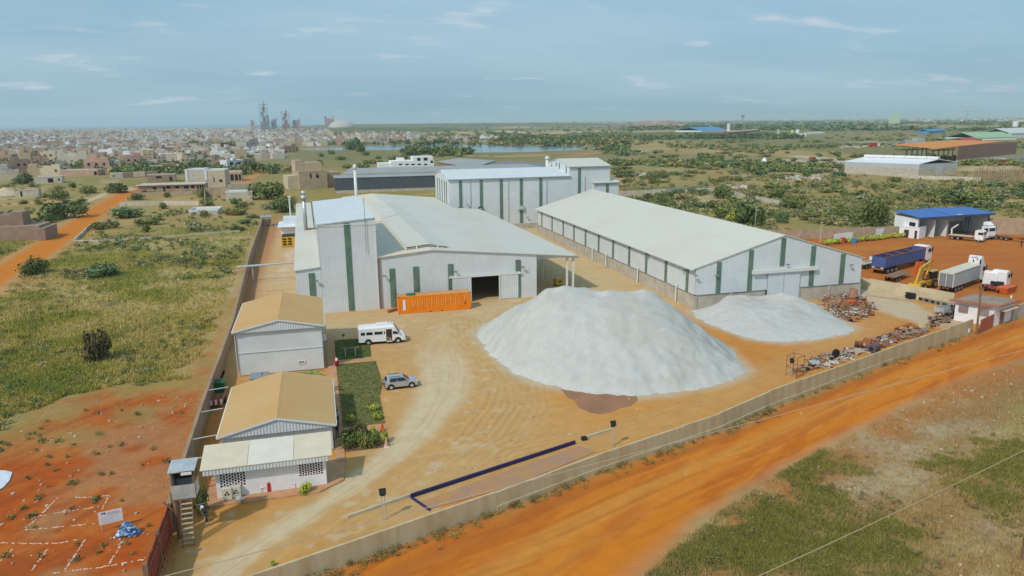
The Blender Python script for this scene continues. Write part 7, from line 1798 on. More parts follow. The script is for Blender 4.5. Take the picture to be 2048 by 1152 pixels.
# the rest of the town: too many to count, one mass
def box_mass(name, n, xr, yr, ypow, hmul, seed, sky=False, wr=(7, 15), palette=None):
    r = np.random.default_rng(seed); V_, F_, C_ = [], [], []
    pal = np.array(palette or [(.48, .40, .31), (.46, .43, .39), (.46, .34, .28), (.35, .27, .21), (.58, .52, .43), (.68, .68, .68), (.56, .52, .46), (.46, .38, .32), (.62, .60, .57)])
    for i in range(n):
        px = r.uniform(*xr); py = yr[0] + (yr[1] - yr[0]) * r.random() ** ypow
        py += (1024 - px) * .0098 * 0
        a = onZ(px, py); w, d, h = r.uniform(*wr), r.uniform(*wr), r.choice([3.2, 3.2, 3.4, 6.3, 6.3, 9]) * hmul * r.uniform(.8, 1.2); an = .12 + r.normal(0, .15)
        c, s_ = math.cos(an), math.sin(an); k = len(V_)
        for z in (0, h):
            for x_, y_ in ((-w / 2, -d / 2), (w / 2, -d / 2), (w / 2, d / 2), (-w / 2, d / 2)): V_.append((a[0] + x_ * c - y_ * s_, a[1] + x_ * s_ + y_ * c, z))
        for f in ((4, 5, 6, 7), (0, 1, 5, 4), (1, 2, 6, 5), (2, 3, 7, 6), (3, 0, 4, 7)): F_.append([k + q for q in f])
        col = pal[r.integers(len(pal))] * r.uniform(.8, 1.15); C_ += [col] * 8
        if r.random() < .5:
            k = len(V_); w2, d2, h2 = w * .4, d * .4, h + 2.8
            for z in (h, h2):
                for x_, y_ in ((-w2, -d2), (0, -d2), (0, d2), (-w2, d2)): V_.append((a[0] + x_ * c - y_ * s_, a[1] + x_ * s_ + y_ * c, z))
            for f in ((4, 5, 6, 7), (0, 1, 5, 4), (1, 2, 6, 5), (2, 3, 7, 6), (3, 0, 4, 7)): F_.append([k + q for q in f])
            C_ += [col * .95] * 8
    return tag(np_mesh(name, V_, F_, colmat('town_walls', var=.12, scale=.2, fine=1.2, rough=.9), np.clip(C_, 0, .85)), kind='stuff')
def xy_line(x): return 252 - (x / 2048) * 20   # horizon row
box_mass('distant_town_rubble', 5200, (-60, 660), (259.5, 292), 1.25, 1.0, 51)
box_mass('distant_town_rubble', 900, (-60, 560), (290, 318), 1.6, .75, 52)
box_mass('distant_town_rubble', 420, (540, 830), (268, 286), 1.0, .9, 53)
box_mass('distant_town_rubble', 260, (860, 1260), (246.5, 251), 1.0, 1.8, 54, wr=(14, 34))
box_mass('distant_town_rubble', 300, (1260, 2060), (238.5, 243.5), 1.0, 1.8, 55, wr=(14, 40))
box_mass('distant_town_rubble', 70, (640, 1000), (276, 288), 1.0, .7, 56)

# ------------------------------------------------------------------ cement works on the skyline
def far_thing(name, label, cat, px, py, D):
    x, y, z = atdist(px, py, D); o = thing(name, label, cat, (x, y, 0), math.atan2(-x, y) + 0.0); return o, math.hypot(x, y) / FPX * 1.03
M_TOWERC = pmat('cement_tower_concrete', (.34, .36, .38), .9, .1, .05); M_TOWERR = pmat('reddish_tower_concrete', (.42, .29, .26), .9, .1, .05)
DC = 3200
def tower(label, px, w_px, top_py, mat, seed):
    o, s = far_thing('preheater_tower', label, 'industrial tower', px, 250, DC); H_ = atdist(px, top_py, DC)[2]; w = w_px * s; rr = random.Random(seed)
    nlev = 7
    for k in range(nlev):
        z = H_ * .9 * k / nlev; q = MB(); q.box(-w / 2, -w / 2, z + H_ * .12, w / 2, w / 2, z + H_ * .128 + .8); q.build('platform', mat, o)
    q = MB()
    for x_ in (-w / 2, -w / 6, w / 6, w / 2):
        for y_ in (-w / 2, w / 2): q.box(x_ - 1.1, y_ - 1.1, 0, x_ + 1.1, y_ + 1.1, H_ * rr.uniform(.80, .93))
    q.build('steel_frame', mat, o)
    q = MB()
    for k in range(4):
        z = H_ * (.2 + .17 * k); q.tube((-w * .2 + w * .25 * (k % 2), 0, z), (-w * .2 + w * .25 * (k % 2), 0, z + H_ * .12), w * .2, 12); q.tube((-w * .2 + w * .25 * (k % 2), 0, z - H_ * .08), (-w * .2 + w * .25 * (k % 2), 0, z), w * .06, 12, w * .2)
    q.tube((w * .12, 0, H_ * .7), (w * .12, 0, H_), w * .09, 10); q.build('cyclone', mat, o)
    q = MB(); q.box(-w * .45, -w * .4, 0, w * .45, w * .4, H_ * .33); q.build('base_block', mat, o)
    return o
tower('tall grey cement preheater tower on the skyline', 529, 13, 203, M_TOWERC, 1)
tower('shorter reddish cement tower to one side of the tall grey one', 572, 13, 219, M_TOWERR, 2)
o, s = far_thing('conveyor_gallery', 'inclined conveyor gallery rising to the tall grey cement tower', 'conveyor', 529, 250, DC - 40)
q = MB(); q.tube((-30 * s, 0, 3 * s), (-5 * s, 0, 12 * s), 3.2, 6); q.build('gallery', M_TOWERC, o); q = MB(); q.tube((8 * s, 0, 14 * s), (20 * s, 0, 21 * s), 3, 6); q.box(18 * s, -5, 18 * s, 23 * s, 5, 23 * s); q.build('transfer_house', M_TOWERC, o)
for px, w_, tp, lb, mt in ((536.5, 4, 230, 'grey silo block at the foot of the tall cement tower', M_TOWERC), (548, 9, 240, 'pale grey works building between the two cement towers', M_TOWERC), (505, 6, 241, 'small reddish works building at the low end of the conveyor gallery', M_TOWERR), (590, 8, 241, 'low pinkish works block beyond the reddish tower', M_TOWERR), (598, 5, 239, 'pinkish works block with a stub stack', M_TOWERR), (660, 14, 238, 'pink works tower cluster beside the white dome', M_TOWERR), (652, 4, 233, 'narrow pink works tower next to the stack', M_TOWERR)):
    o, s = far_thing('works_building', lb, 'industrial building', px, 250, DC + 20); H_ = atdist(px, tp, DC)[2]; q = MB(); q.box(-w_ * s / 2, -15, 0, w_ * s / 2, 15, H_); q.box(-w_ * s * .3, -10, H_, w_ * s * .1, 10, H_ * 1.06); q.build('wall', mt, o)
    q = MB(); [q.box(-w_ * s / 2 - .6, -15.6, H_ * t, w_ * s / 2 + .6, 15.6, H_ * t + 1.2) for t in (.3, .6, .9)]; q.build('floor_band', M_TOWERC, o)
o, s = far_thing('works_chimney', 'dark slim works chimney beside the white dome', 'chimney', 666, 250, DC); H_ = atdist(666, 231, DC)[2]; q = MB(); q.tube((0, 0, 0), (0, 0, H_), 2.6, 10, 2.2); q.build('shaft', M_TOWERR, o); q = MB(); q.tube((0, 0, H_ * .93), (0, 0, H_ * 1.0), 2.9, 10); q.build('rim', M_TOWERC, o)
o, s = far_thing('storage_dome', 'wide white storage dome on the skyline by the cement works', 'dome', 684, 252, DC - 100); R_ = 25 * s; Hd = atdist(684, 240, DC - 100)[2]; q = MB(); n = 20; q.loft([[(math.cos(a) * R_ * math.cos(t), math.sin(a) * R_ * math.cos(t), 8 + (Hd - 8) * math.sin(t)) for a in np.linspace(0, 2 * PI, n + 1)[:-1]] for t in np.linspace(0, PI / 2 * .98, 8)]); q.build('dome_shell', pmat('pale_dome', (.46, .43, .38), .8, .05), o, True)
q = MB(); n = 20; q.tube((0, 0, 0), (0, 0, 8), R_, 20); q.build('drum_wall', M_TOWERC, o)
# hills
def hill(name, px, py, rx, ry, h, label_col, seed, D=None):
    a = onZ(px, py) if D is None else atdist(px, py, D)[:2]
    n = 44; X, Y = np.meshgrid(np.linspace(-1, 1, n), np.linspace(-1, 1, n), indexing='ij'); r = np.hypot(X, Y)
    z = h * sstep(1, .25, r + (fbm(X * 3, Y * 3, .6, 4, seed) - .5) * .5) - .3
    x, y = a[0] + X * rx * C15 + Y * ry * S15, a[1] - X * rx * S15 + Y * ry * C15
    idx = np.arange(n * n).reshape(n, n); f = np.stack([idx[:-1, :-1], idx[1:, :-1], idx[1:, 1:], idx[:-1, 1:]], -1).reshape(-1, 4)
    c = np.zeros((n * n, 3)) + np.array(label_col[0]); c = lerp(c, label_col[1], sstep(.42, .6, fbm(x.ravel(), y.ravel(), 60, 4, seed + 2)))
    o = np_mesh(name, np.stack([x.ravel(), y.ravel(), z.ravel()], -1), f, M_EARTH, c, smooth=True); return tag(o, kind='structure')
hill('hill', 760, 262, 560, 160, 13, [(.10, .125, .05), (.17, .165, .075)], 61)
hill('hill', 900, 254, 1500, 500, 20, [(.12, .135, .06), (.17, .165, .08)], 62)
hill('hill', 620, 264, 330, 60, 9, [(.11, .125, .045), (.15, .15, .06)], 63)
hill('spoil_hill', 1315, 254, 150, 120, 27, [(.30, .20, .15), (.38, .29, .23)], 64)
hill('spoil_hill', 1030, 256, 120, 60, 8, [(.34, .21, .15), (.38, .28, .2)], 65)
hill('hill', 1600, 244, 1500, 300, 12, [(.11, .125, .055), (.18, .17, .08)], 66)
hill('hill', 1330, 268, 420, 90, 4, [(.10, .125, .045), (.15, .16, .06)], 67)

# ------------------------------------------------------------------ works and sheds on the far plain
def far_shed(label, p0, p1, h, depth, wallm, roofm, rise=2.0, name='far_shed', extra=()):
    a, b = onZ(*p0), onZ(*p1); W_ = math.hypot(b[0] - a[0], b[1] - a[1]); o = thing(name, label, 'shed', (*a, 0), math.atan2(b[1] - a[1], b[0] - a[0]))
    q = MB(); q.box(0, 0, 0, W_, depth, h); q.build('wall', wallm, o)
    q = MB(); q.slab([(-.5, -.6, h + .1), (W_ + .5, -.6, h + .1), (W_ + .5, depth / 2, h + rise), (-.5, depth / 2, h + rise)], .3); q.slab([(-.5, depth / 2, h + rise), (W_ + .5, depth / 2, h + rise), (W_ + .5, depth + .6, h + .1), (-.5, depth + .6, h + .1)], .3); q.build('roof', roofm, o)
    for ex in extra:
        q = MB(); q.box(W_ * ex[0], depth * ex[1], ex[4], W_ * ex[2], depth * ex[3], ex[5]); q.build(ex[7], ex[6], o)
    return o
M_LB = pmat('bright_blue_sheet', (.04, .26, .52), .5, .1, .3); M_LGREEN = pmat('pale_green_sheet', (.30, .45, .27), .6, .08, .2)
far_shed('blue-roofed factory with white gate block on the far plain', (1402, 266), (1450, 263), 5.5, 60, M_WHITEP, M_LB, 7, extra=((0, -.02, .5, 0, 0, 4, M_WHITEP, 'annex'),))
o = thing('far_silo', 'white latticed silo tower rising behind the blue-roofed factory', 'silo', (*onZ(1457, 262), 0)); H_ = hh((1457, 262), 247); q = MB(); q.tube((0, 0, 0), (0, 0, H_), 4.5, 12); q.build('shell', M_WHITEP, o); q = MB(); [q.tube((0, 0, H_ * t), (0, 0, H_ * t + .8), 4.8, 12) for t in (.3, .5, .7, .9)]; q.build('band', M_STEEL, o)
far_shed('long brick-red shed with tan roof beside the white latticed silo', (1463, 270), (1520, 265), 6, 22, pmat('brick_red_wall', (.30, .15, .11), .9, .12, .2), pmat('tan_roof', (.45, .33, .24), .8), 1.5)
q_ = far_shed('open red-posted portal before the brick-red shed', (1447, 271), (1462, 270), 6, 8, M_BRICKW, pmat('tan_roof', (.45, .33, .24)), .6)
for px, lb, m_, tp in ((1556.5, 'white and steel mixing plant head on the far plain', M_GALV, 259), (1584.5, 'pale green silo standing beside the white silo', pmat('lime_silo', (.42, .60, .30), .6), 259.5), (1594.5, 'white silo beside the pale green one', M_WHITEP, 259)):
    b_ = (px, 270 if px > 1570 else 272); o = thing('plant_silo', lb, 'silo', (*onZ(*b_), 0)); H_ = hh(b_, tp); q = MB(); q.tube((0, 0, H_ * .3), (0, 0, H_), 3.2, 12); q.tube((0, 0, H_ * .12), (0, 0, H_ * .3), .6, 12, 3.2); q.build('shell', m_, o); q = MB(); [q.box(x_ - .3, y_ - .3, 0, x_ + .3, y_ + .3, H_ * .35) for x_ in (-2.5, 2.5) for y_ in (-2.5, 2.5)]; q.build('leg', M_STEEL, o)
far_shed('low white shed at the foot of the white silo', (1590, 273), (1612, 273), 3, 10, M_WHITEP, M_TRIM, .8)
far_shed('long low pale shed beyond the silos', (1612, 271), (1650, 269), 3.5, 14, M_WHITEP, M_TRIM, 1.2)
far_shed('bright blue tarpaulin-roofed shed far across the plain', (1857, 267), (1890, 265), 4.5, 20, M_LB, M_LB, 3)
far_shed('long pale green roofed hall with white wall at the far edge of the plain', (1952, 281), (2033, 279), hh((1990, 280), 275), 46, M_WHITEP, M_LGREEN, 7)
far_shed('second pale roofed hall behind the pale green one', (2020, 277), (2075, 274), 7, 40, M_WHITEP, pmat('pale_roof', (.55, .58, .52), .6), 7)
o = thing('water_tower', 'white tank on legs above the pale green roofed hall', 'water tower', (*onZ(2028, 268), 0)); q = MB(); q.tube((0, 0, 13), (0, 0, 22), 4.5, 12); q.build('tank', M_WHITEP, o); q = MB(); [q.box(x_ - .3, y_ - .3, 0, x_ + .3, y_ + .3, 13) for x_ in (-3, 3) for y_ in (-3, 3)]; q.build('leg', M_STEEL, o)
far_shed('green-roofed shed behind the orange building', (1895, 293), (1935, 291), 6.5, 18, pmat('sea_green_wall', (.08, .24, .17), .7), pmat('sea_green_roof', (.06, .22, .16), .6), 1.5)
far_shed('red gabled shed wall beside the green-roofed shed', (1933, 297), (1962, 294), 7.5, 18, pmat('bright_red_wall', (.50, .04, .05), .6, .1), pmat('bright_red_roof', (.42, .05, .05), .6), 2.5)
o = thing('brown_warehouse', 'tall brown-walled roofless building with orange inner roof beyond the scrub', 'warehouse', (0, 0, 0)); a, b = onZ(1912, 331), onZ(2030, 318)
W_ = math.hypot(b[0] - a[0], b[1] - a[1]); o.location = (*a, 0); o.rotation_euler = (0, 0, math.atan2(b[1] - a[1], b[0] - a[0])); M_BRN = pmat('brown_cladding', (.25, .155, .12), .8, .06, .1)
q = MB(); q.box(0, 0, 3.5, W_, .4, hh((1912, 331), 292)); q.box(W_ - .4, .4, 3.5, W_, 36, hh((1912, 331), 294)); q.build('front_wall', M_BRN, o); q = MB(); q.box(0, -.05, 0, W_, .45, 3.5); q.build('base_wall', M_CONCW, o)
H_ = hh((1912, 331), 292); q = MB(); q.slab([(-12, 8, H_ - 1.5), (W_ * .9, 6, H_ + .6), (W_ * .9, 38, H_ + 1.2), (-6, 38, H_ + .5)], .4); q.build('orange_roof', pmat('orange_inner_roof', (.62, .24, .05), .7, .08, .1), o)
q = MB(); [q.box(-x_, y_, 0, -x_ + .5, y_ + .5, H_ - 2) for x_ in (2, 9, 16, 24, 32) for y_ in (2, 18)]; [q.box(-34, y_, H_ - 2.4, 0, y_ + .5, H_ - 1.7) for y_ in (2, 18)]; q.box(-34, 2, 0, -.5, 2.4, 1.6); q.build('open_steel_frame', pmat('dark_brown_steel', (.07, .04, .035), .8), o)
M_PGREY = pmat('pale_grey_cladding', (.44, .46, .48), .6, .05, .1)
o = thing('flat_warehouse', 'low pale grey warehouse with white roof beyond the scrub', 'warehouse', (0, 0, 0)); a, b, c = onZ(1688, 346), onZ(1836, 353), onZ(1912, 348)
bx0, by0 = a; o['x'] = 0; del o['x']; BASE[o.name] = (0, 0, 0)
z_ = hh((1836, 353), 329); zb = hh((1836, 353), 338)
d_ = (a[0] + c[0] - b[0], a[1] + c[1] - b[1]); P4 = [a, b, c, d_]
q = MB(); q.hexa([(*p, 0) for p in P4] + [(*p, zb) for p in P4]); q.build('base_wall', M_CONC, o)
cx_, cy_ = sum(p[0] for p in P4) / 4, sum(p[1] for p in P4) / 4; P5 = [(cx_ + (p[0] - cx_) * .998, cy_ + (p[1] - cy_) * .998) for p in P4]
q = MB(); q.hexa([(*p, zb) for p in P5] + [(*p, z_) for p in P5]); q.build('clad_wall', M_PGREY, o)
q = MB(); mid1 = ((b[0] + c[0]) / 2, (b[1] + c[1]) / 2); mid0 = ((a[0] + d_[0]) / 2, (a[1] + d_[1]) / 2); q.slab([(*a, z_ + .3), (*b, z_ + .3), (*mid1, z_ + 2.4), (*mid0, z_ + 2.4)], .3); q.slab([(*mid0, z_ + 2.4), (*mid1, z_ + 2.4), (*c, z_ + .3), (*d_, z_ + .3)], .3); q.build('roof', M_WHITE, o)
for k in range(7):
    t = (k + .5) / 7; q = MB(); q.obox((mid0[0] + (mid1[0] - mid0[0]) * t, mid0[1] + (mid1[1] - mid0[1]) * t, z_ + 3.0), (5.5, 3, 1.2), math.atan2(b[1] - a[1], b[0] - a[0])); q.build('roof_vent', M_WHITEP, o)
q = MB(); q.obox((b[0] + (c[0] - b[0]) * .55, b[1] + (c[1] - b[1]) * .55 - .1, 2.2), (5, .3, 4.4), math.atan2(c[1] - b[1], c[0] - b[0])); q.build('door', M_PGREY, o)
wall_run('field_wall', 'grey block yard wall in front of the pale grey warehouse', GP([(1600, 340), (1690, 344), (1836, 358), (1960, 362)]), 1.8, 14, .4, HC['pale'], pil=False)
# fence of thin stakes
o = thing('stake_fence', 'fence of many thin brown stakes below the brown-walled building', 'fence', (0, 0, 0)); BASE[o.name] = (0, 0, 0)
for k in range(44):
    px = 1946 + k * 2.5; p_ = onZ(px, 366 - (k % 2) * 8); hgt = hh((px, 366), random.uniform(336, 346)); q = MB(); q.tube((*p_, 0), (p_[0] + random.uniform(-.2, .2), p_[1], hgt), .22, 5, .16); q.build('stake', pmat('grey_brown_stake', (.30, .20, .14), .9), o)
# batching plant, red lorry, far cars
o = thing('batching_plant', 'pale concrete batching plant with inclined belt beyond the open steel frame', 'batching plant', (*onZ(1825, 293), 0)); H_ = hh((1825, 293), 277)
q = MB(); q.box(-8, 0, 2.5, 2, 6, H_ * .7); q.box(5, 0, 0, 16, 7, H_); q.build('hopper', M_PGREY, o); q = MB(); q.tube((-26, 3, 1), (-6, 3, H_ * .75), 1.0, 6); q.build('belt', M_STEEL, o); q = MB(); [q.box(x_, y_, 0, x_ + .4, y_ + .4, 3) for x_ in (-7.5, 1) for y_ in (.5, 5)]; q.build('leg', M_STEEL, o)
def far_vehicle(lb, px, py, col, w=7, h=2.6, name='far_lorry', cat='lorry'):
    o = thing(name, lb, cat, (*onZ(px, py), 0), .1); q = MB(); q.box(-w / 2, -1.2, .7, w * .22, 1.2, h); q.build('body', col, o); q = MB(); q.box(w * .25, -1.15, .6, w / 2, 1.15, h * .85); q.build('cab', M_WHITE, o)
    for x_ in (-w * .35, w * .35):
        q = MB(); q.tube((x_, -1.22, .5), (x_, 1.22, .5), .5, 10); q.build('wheel', M_BLACK, o)
M_LR = pmat('lorry_red', (.45, .05, .03), .5)
far_vehicle('red lorry crossing the far plain near the pale diggings', 1748, 294, M_LR, 14, 4.5)
far_vehicle('small red lorry on the pale patch beyond the wall strips', 1626, 322, M_LR, 6, 3)
far_vehicle('grey-white lorry parked before the brown-walled building', 1995, 324, M_PGREY, 12, 3)
far_vehicle('rusty orange lorry next to the grey-white one', 2005, 328, M_RUST, 9, 3)
far_vehicle('grey lorry at the far corner of the brown-walled building', 2044, 325, M_STEEL, 9, 4)
far_vehicle('white van parked beside the tall unfinished beige block', 662, 365, M_WHITE, 5, 2.3, 'far_van', 'van')
o = thing('shrine', 'small white domed structure in the scrub', 'shrine', (*onZ(1528, 331), 0)); q = MB(); q.tube((0, 0, 0), (0, 0, 3), 2, 12, 1.9); q.build('wall', M_WHITEP, o); q = MB(); q.tube((0, 0, 3), (0, 0, 5.5), 1.9, 12, .2); q.build('dome', M_WHITEP, o)
o, s = far_thing('funnel_water_tower', 'funnel-shaped water tower standing on the skyline', 'water tower', 1485, 238, 3600); H_ = atdist(1485, 229, 3600)[2]; q = MB(); q.tube((0, 0, 0), (0, 0, H_ * .72), 3.5, 12); q.tube((0, 0, H_ * .72), (0, 0, H_ * .9), 3.5, 14, 10); q.tube((0, 0, H_ * .9), (0, 0, H_), 10, 14, 9); q.build('shaft', M_TOWERC, o)
o, s = far_thing('green_factory', 'pale green cube-like factory on the skyline', 'factory', 1790, 236, 3400); H_ = atdist(1790, 227, 3400)[2]; q = MB(); q.box(-6 * s, -15, 0, 8 * s, 15, H_); q.box(-9 * s, -15, 0, -6 * s, 15, H_ * .75); q.build('wall', pmat('mint_wall', (.38, .52, .34), .7, .05), o)
for px, tp, lb in ((1934, 222, 'thin tower crane on the skyline with long jib'), (1714, 224, 'thin lattice mast on the hazy skyline')):
    o, s = far_thing('tower_crane' if px > 1900 else 'lattice_mast', lb, 'crane' if px > 1900 else 'mast', px, 236, 3600); H_ = atdist(px, tp, 3600)[2]; q = MB(); q.tube((0, 0, 0), (0, 0, H_), .9, 4); q.build('mast', M_TOWERC, o)
    if px > 1900: q = MB(); q.tube((-8 * s, 0, H_ * .96), (18 * s, 0, H_ * .96), .7, 4); q.build('jib', M_TOWERC, o)
# bleached rubble and white stones in the scrub
specks('bleached_rubble', [GP([(1240, 345), (1300, 350), (1310, 356), (1240, 354)]), GP([(1360, 330), (1420, 326), (1420, 331), (1370, 334)]), GP([(1440, 374), (1490, 372), (1490, 378), (1450, 379)]), GP([(1545, 354), (1640, 352), (1640, 360), (1550, 360)]), GP([(1280, 302), (1310, 302), (1310, 305), (1285, 305)]), GP([(1660, 293), (1900, 284), (1900, 289), (1680, 297)]), GP([(870, 305), (960, 307), (955, 311), (880, 309)])], [160, 70, 60, 120, 30, 240, 90], .5, 3.2, [M_PALEM, M_CONC, pmat('bleached_stone', (.60, .54, .44), .9)], 6)

# ------------------------------------------------------------------ vegetation
M_LEAF = colmat('leaves', var=.18, scale=.8, fine=5, rough=.75, objvar=.14, spec=.25)
M_GRASS = colmat('grass_blades', var=.15, scale=.5, fine=4, rough=.85, spec=.15)
M_BARK = pmat('bark', (.16, .11, .075), .9, .2, 4)
PALS = {'grass': [(.16, .165, .045), (.20, .19, .055), (.26, .225, .08)], 'dark': [(0.068, 0.108, 0.034), (0.116, 0.157, 0.045), (0.165, 0.190, 0.054)], 'mid': [(0.125, 0.158, 0.045), (0.178, 0.213, 0.061), (0.250, 0.252, 0.076)], 'sage': [(0.186, 0.203, 0.087), (0.279, 0.277, 0.138), (0.357, 0.345, 0.189)], 'olive': [(0.171, 0.165, 0.058), (0.240, 0.217, 0.072), (0.295, 0.255, 0.087)], 'lime': [(0.310, 0.405, 0.058), (0.465, 0.500, 0.072), (0.500, 0.500, 0.102)], 'teal': [(0.081, 0.141, 0.065), (0.121, 0.182, 0.072), (0.161, 0.215, 0.087)], 'bronze': [(0.116, 0.090, 0.043), (0.155, 0.128, 0.058), (0.202, 0.165, 0.065)]}
def leaf_crown(n, lobes, size, pal, seed, flat=.75):
    "leaf clumps spread through the volume of several lobes; returns verts, quads, colours for a crown of radius ~1, base at z=0"
    r = np.random.default_rng(seed); lob = []
    for k in range(lobes):
        a = r.uniform(0, 2 * PI); d = r.uniform(.0, .62) ** .8; lob.append((math.cos(a) * d, math.sin(a) * d, r.uniform(.30, .62), r.uniform(.32, .58), r.uniform(.8, 1.2)))
    L_ = np.array(lob); pick = r.integers(lobes, size=n); c = L_[pick]
    dr = r.normal(size=(n, 3)); dr /= np.linalg.norm(dr, axis=1)[:, None]; rad = c[:, 3] * (r.random(n) ** .38) * r.uniform(.85, 1.12, n)
    P = c[:, :3] + dr * rad[:, None]; P[:, 2] *= flat; P[:, 2] = np.abs(P[:, 2] - .03) + .03
    nrm = dr + r.normal(0, .55, (n, 3)); nrm /= np.linalg.norm(nrm, axis=1)[:, None]
    up = np.tile((0, 0, 1.0), (n, 1)); t1 = np.cross(nrm, up + r.normal(0, .3, (n, 3))); t1 /= np.linalg.norm(t1, axis=1)[:, None] + 1e-9; t2 = np.cross(nrm, t1)
    s = size * r.uniform(.6, 1.5, n)[:, None]; w = s * r.uniform(.5, .9, n)[:, None]
    V_ = np.stack([P - t1 * s - t2 * w * .6, P + t1 * s * .3 - t2 * w, P + t1 * s + t2 * w * .5, P - t1 * s * .4 + t2 * w], 1).reshape(-1, 3)
    F_ = np.arange(n * 4).reshape(n, 4); pl = np.array(pal); cc = pl[np.clip((r.random(n) * .55 + r.random(lobes)[pick] * .45) * len(pl), 0, len(pl) - 1).astype(int)] * r.uniform(.8, 1.2, (n, 1))
    return V_, F_, np.repeat(cc, 4, 0)
CROWN = {}
def crown_mesh(pal, k, n=420, size=.085, lobes=7, flat=.75):
    key = (pal, k, n)
    if key not in CROWN:
        v, f, c = leaf_crown(n, lobes, size, PALS[pal], hash(key) % 9999 if False else (sorted(PALS).index(pal) * 50 + k * 7 + n), flat); o = np_mesh('crown', v, f, M_LEAF, c); CROWN[key] = o.data; bpy.data.objects.remove(o)
    return CROWN[key]
q = MB()
for a in np.linspace(0, 2 * PI, 6)[:-1]: q.tube((0, 0, -.05), (.28 * math.cos(a), .28 * math.sin(a), .45), .035, 5, .012)
q.tube((0, 0, -.05), (0, 0, .5), .05, 6, .02)
_s = q.build('stems', M_BARK); STEM = _s.data; bpy.data.objects.remove(_s)
def bush(px, py, w, h, pal, label, group=None, k=0, n=420, name='bush', cat='bush', stem=True, size=.085, loc=None):
    o = bpy.data.objects.new(name, None); COL.objects.link(o); a = loc or onZ(px, py); o.location = (*a[:2], 0); o.rotation_euler = (0, 0, random.uniform(0, 6.28)); o.scale = (w / 2, w / 2 * random.uniform(.85, 1.15), h / .75)
    c = bpy.data.objects.new('crown', crown_mesh(pal, k, n, size)); COL.objects.link(c); c.parent = o
    if stem: s_ = bpy.data.objects.new('trunk', STEM); COL.objects.link(s_); s_.parent = o
    return tag(o, label, cat, group)
# the ones that stand out, one by one: (px, py foot, width m, height m, palette, label)
BUSHES = [(535, 398, 17, 6.5, 'dark', 'big dark green bush behind the small white block building'), (205, 722, 4.6, 4.4, 'bronze', 'dark bronze-green bush on the bare edge of the green field'), (205, 552, 9, 2.6, 'teal', 'wide teal-green bush in the middle of the green field'), (72, 548, 7, 3.2, 'dark', 'dark green bush where the orange track widens'),
          (130, 436, 15, 5.2, 'dark', 'round dark green bush beside the orange track near the brown block building'), (92, 446, 8, 3.0, 'dark', 'low dark bush close by the brown block building'), (250, 436, 13, 3.6, 'teal', 'green bush on the field side of the orange track'), (120, 397, 12, 4, 'mid', 'rounded green bush beyond the sand heap'), (172, 387, 9, 3.5, 'mid', 'small green bush next to the pale side path'), (236, 386, 11, 5, 'dark', 'dark bush at the end of the orange track'),
          (50, 366, 13, 5.5, 'dark', 'dark round bush in front of the low pale house'), (40, 368, 9, 4, 'teal', 'teal bush touching the dark round bush'), (402, 395, 8, 4, 'mid', 'green bush by the end of the concrete field wall'), (397, 335, 14, 6.5, 'dark', 'dark tree-like bush among the tan houses'), (512, 342, 14, 6, 'dark', 'dark bush beside the greyish tan two-storey house'), (470, 430, 9, 3, 'olive', 'grey-green bush near the white ruin'),
          (705, 300, 26, 15, 'teal', 'large dark tree at the near bank of the lake'), (722, 304, 12, 9, 'dark', 'smaller dark tree beside the large lake tree'), (545, 418, 9, 3, 'sage', 'sage bush behind the sentry shelter'), (566, 424, 12, 4.2, 'dark', 'rounded dark bush next to the plant cabin flue'), (575, 408, 12, 3.6, 'olive', 'olive bush beyond the plant cabin'),
          (1440, 396, 11, 5.5, 'dark', 'round dark bush beside the broken pale wall'), (1312, 357, 13, 4.2, 'mid', 'bright green bush close to the bleached rubble'), (1590, 418, 11, 5, 'mid', 'rounded bush beyond the pale wall end'), (1745, 452, 9, 7.5, 'dark', 'dark upright tree against the back wall of the truck yard'), (1762, 449, 5, 6, 'dark', 'narrow dark tree next to the upright one by the back wall'), (1500, 452, 13, 7, 'dark', 'dark bushy tree behind the thin lamp post'), (1460, 436, 12, 5, 'mid', 'green bush behind the middle of the long warehouse'), (1480, 446, 9, 4, 'lime', 'light green bush under the dark bushy tree'),
          (1700, 440, 12, 4, 'mid', 'green bush near the red earth patch'), (1920, 412, 18, 4.8, 'dark', 'long dark green bush behind the blue roof'), (1960, 408, 15, 5, 'mid', 'green bush over the far end of the blue roof'), (1560, 397, 10, 4.2, 'mid', 'bush between the two pale wall ends'), (1355, 428, 7, 2.6, 'mid', 'low green bush just behind the warehouse roof')]
for i, (px, py, w, h, pal, lb) in enumerate(BUSHES):
    bush(px, py, w, h, pal, lb, k=i % 4, n=1100 if w > 8 or py > 500 else 700, size=.060)
bush(0, 0, 2.6, 1.9, 'dark', 'dense dark green shrub in the planting bed beside the office', k=1, n=1100, size=.055, loc=(1.9, 67.4)); bush(0, 0, 2.4, 1.7, 'mid', 'rounded green shrub next to the dense dark one in the planting bed', k=2, n=1100, size=.055, loc=(3.2, 67.2)); bush(0, 0, 2.8, 1.2, 'bronze', 'dull bronze shrub at the back of the planting bed', k=3, n=700, loc=(2.2, 69.6))
for x_, y_, h, lb in ((3.9, 68.0, 1.5, 'yellow-green crotons between the shrubs in the planting bed'), (4.8, 67.3, 1.3, 'yellow-green plant at the corner of the planting bed by the faded cone'), (1.7, 73.2, 1.1, 'yellow-green shrub at the corner of the dry lawn'), (4.6, 73.4, .8, 'small pale shrub at the outer corner of the dry lawn'), (4.4, 76.0, .7, 'low flowering plant on the dry lawn edge')): bush(0, 0, 1.2 if h > 1 else 1.5, h, 'lime', lb, k=2, n=420, name='shrub', cat='shrub', loc=(x_, y_), size=.09)
bush(611, 985, 1.3, 1.0, 'lime', 'bright lime green shrub at the foot of the white lodge wall', k=0, n=700, name='shrub', cat='shrub', size=.08)
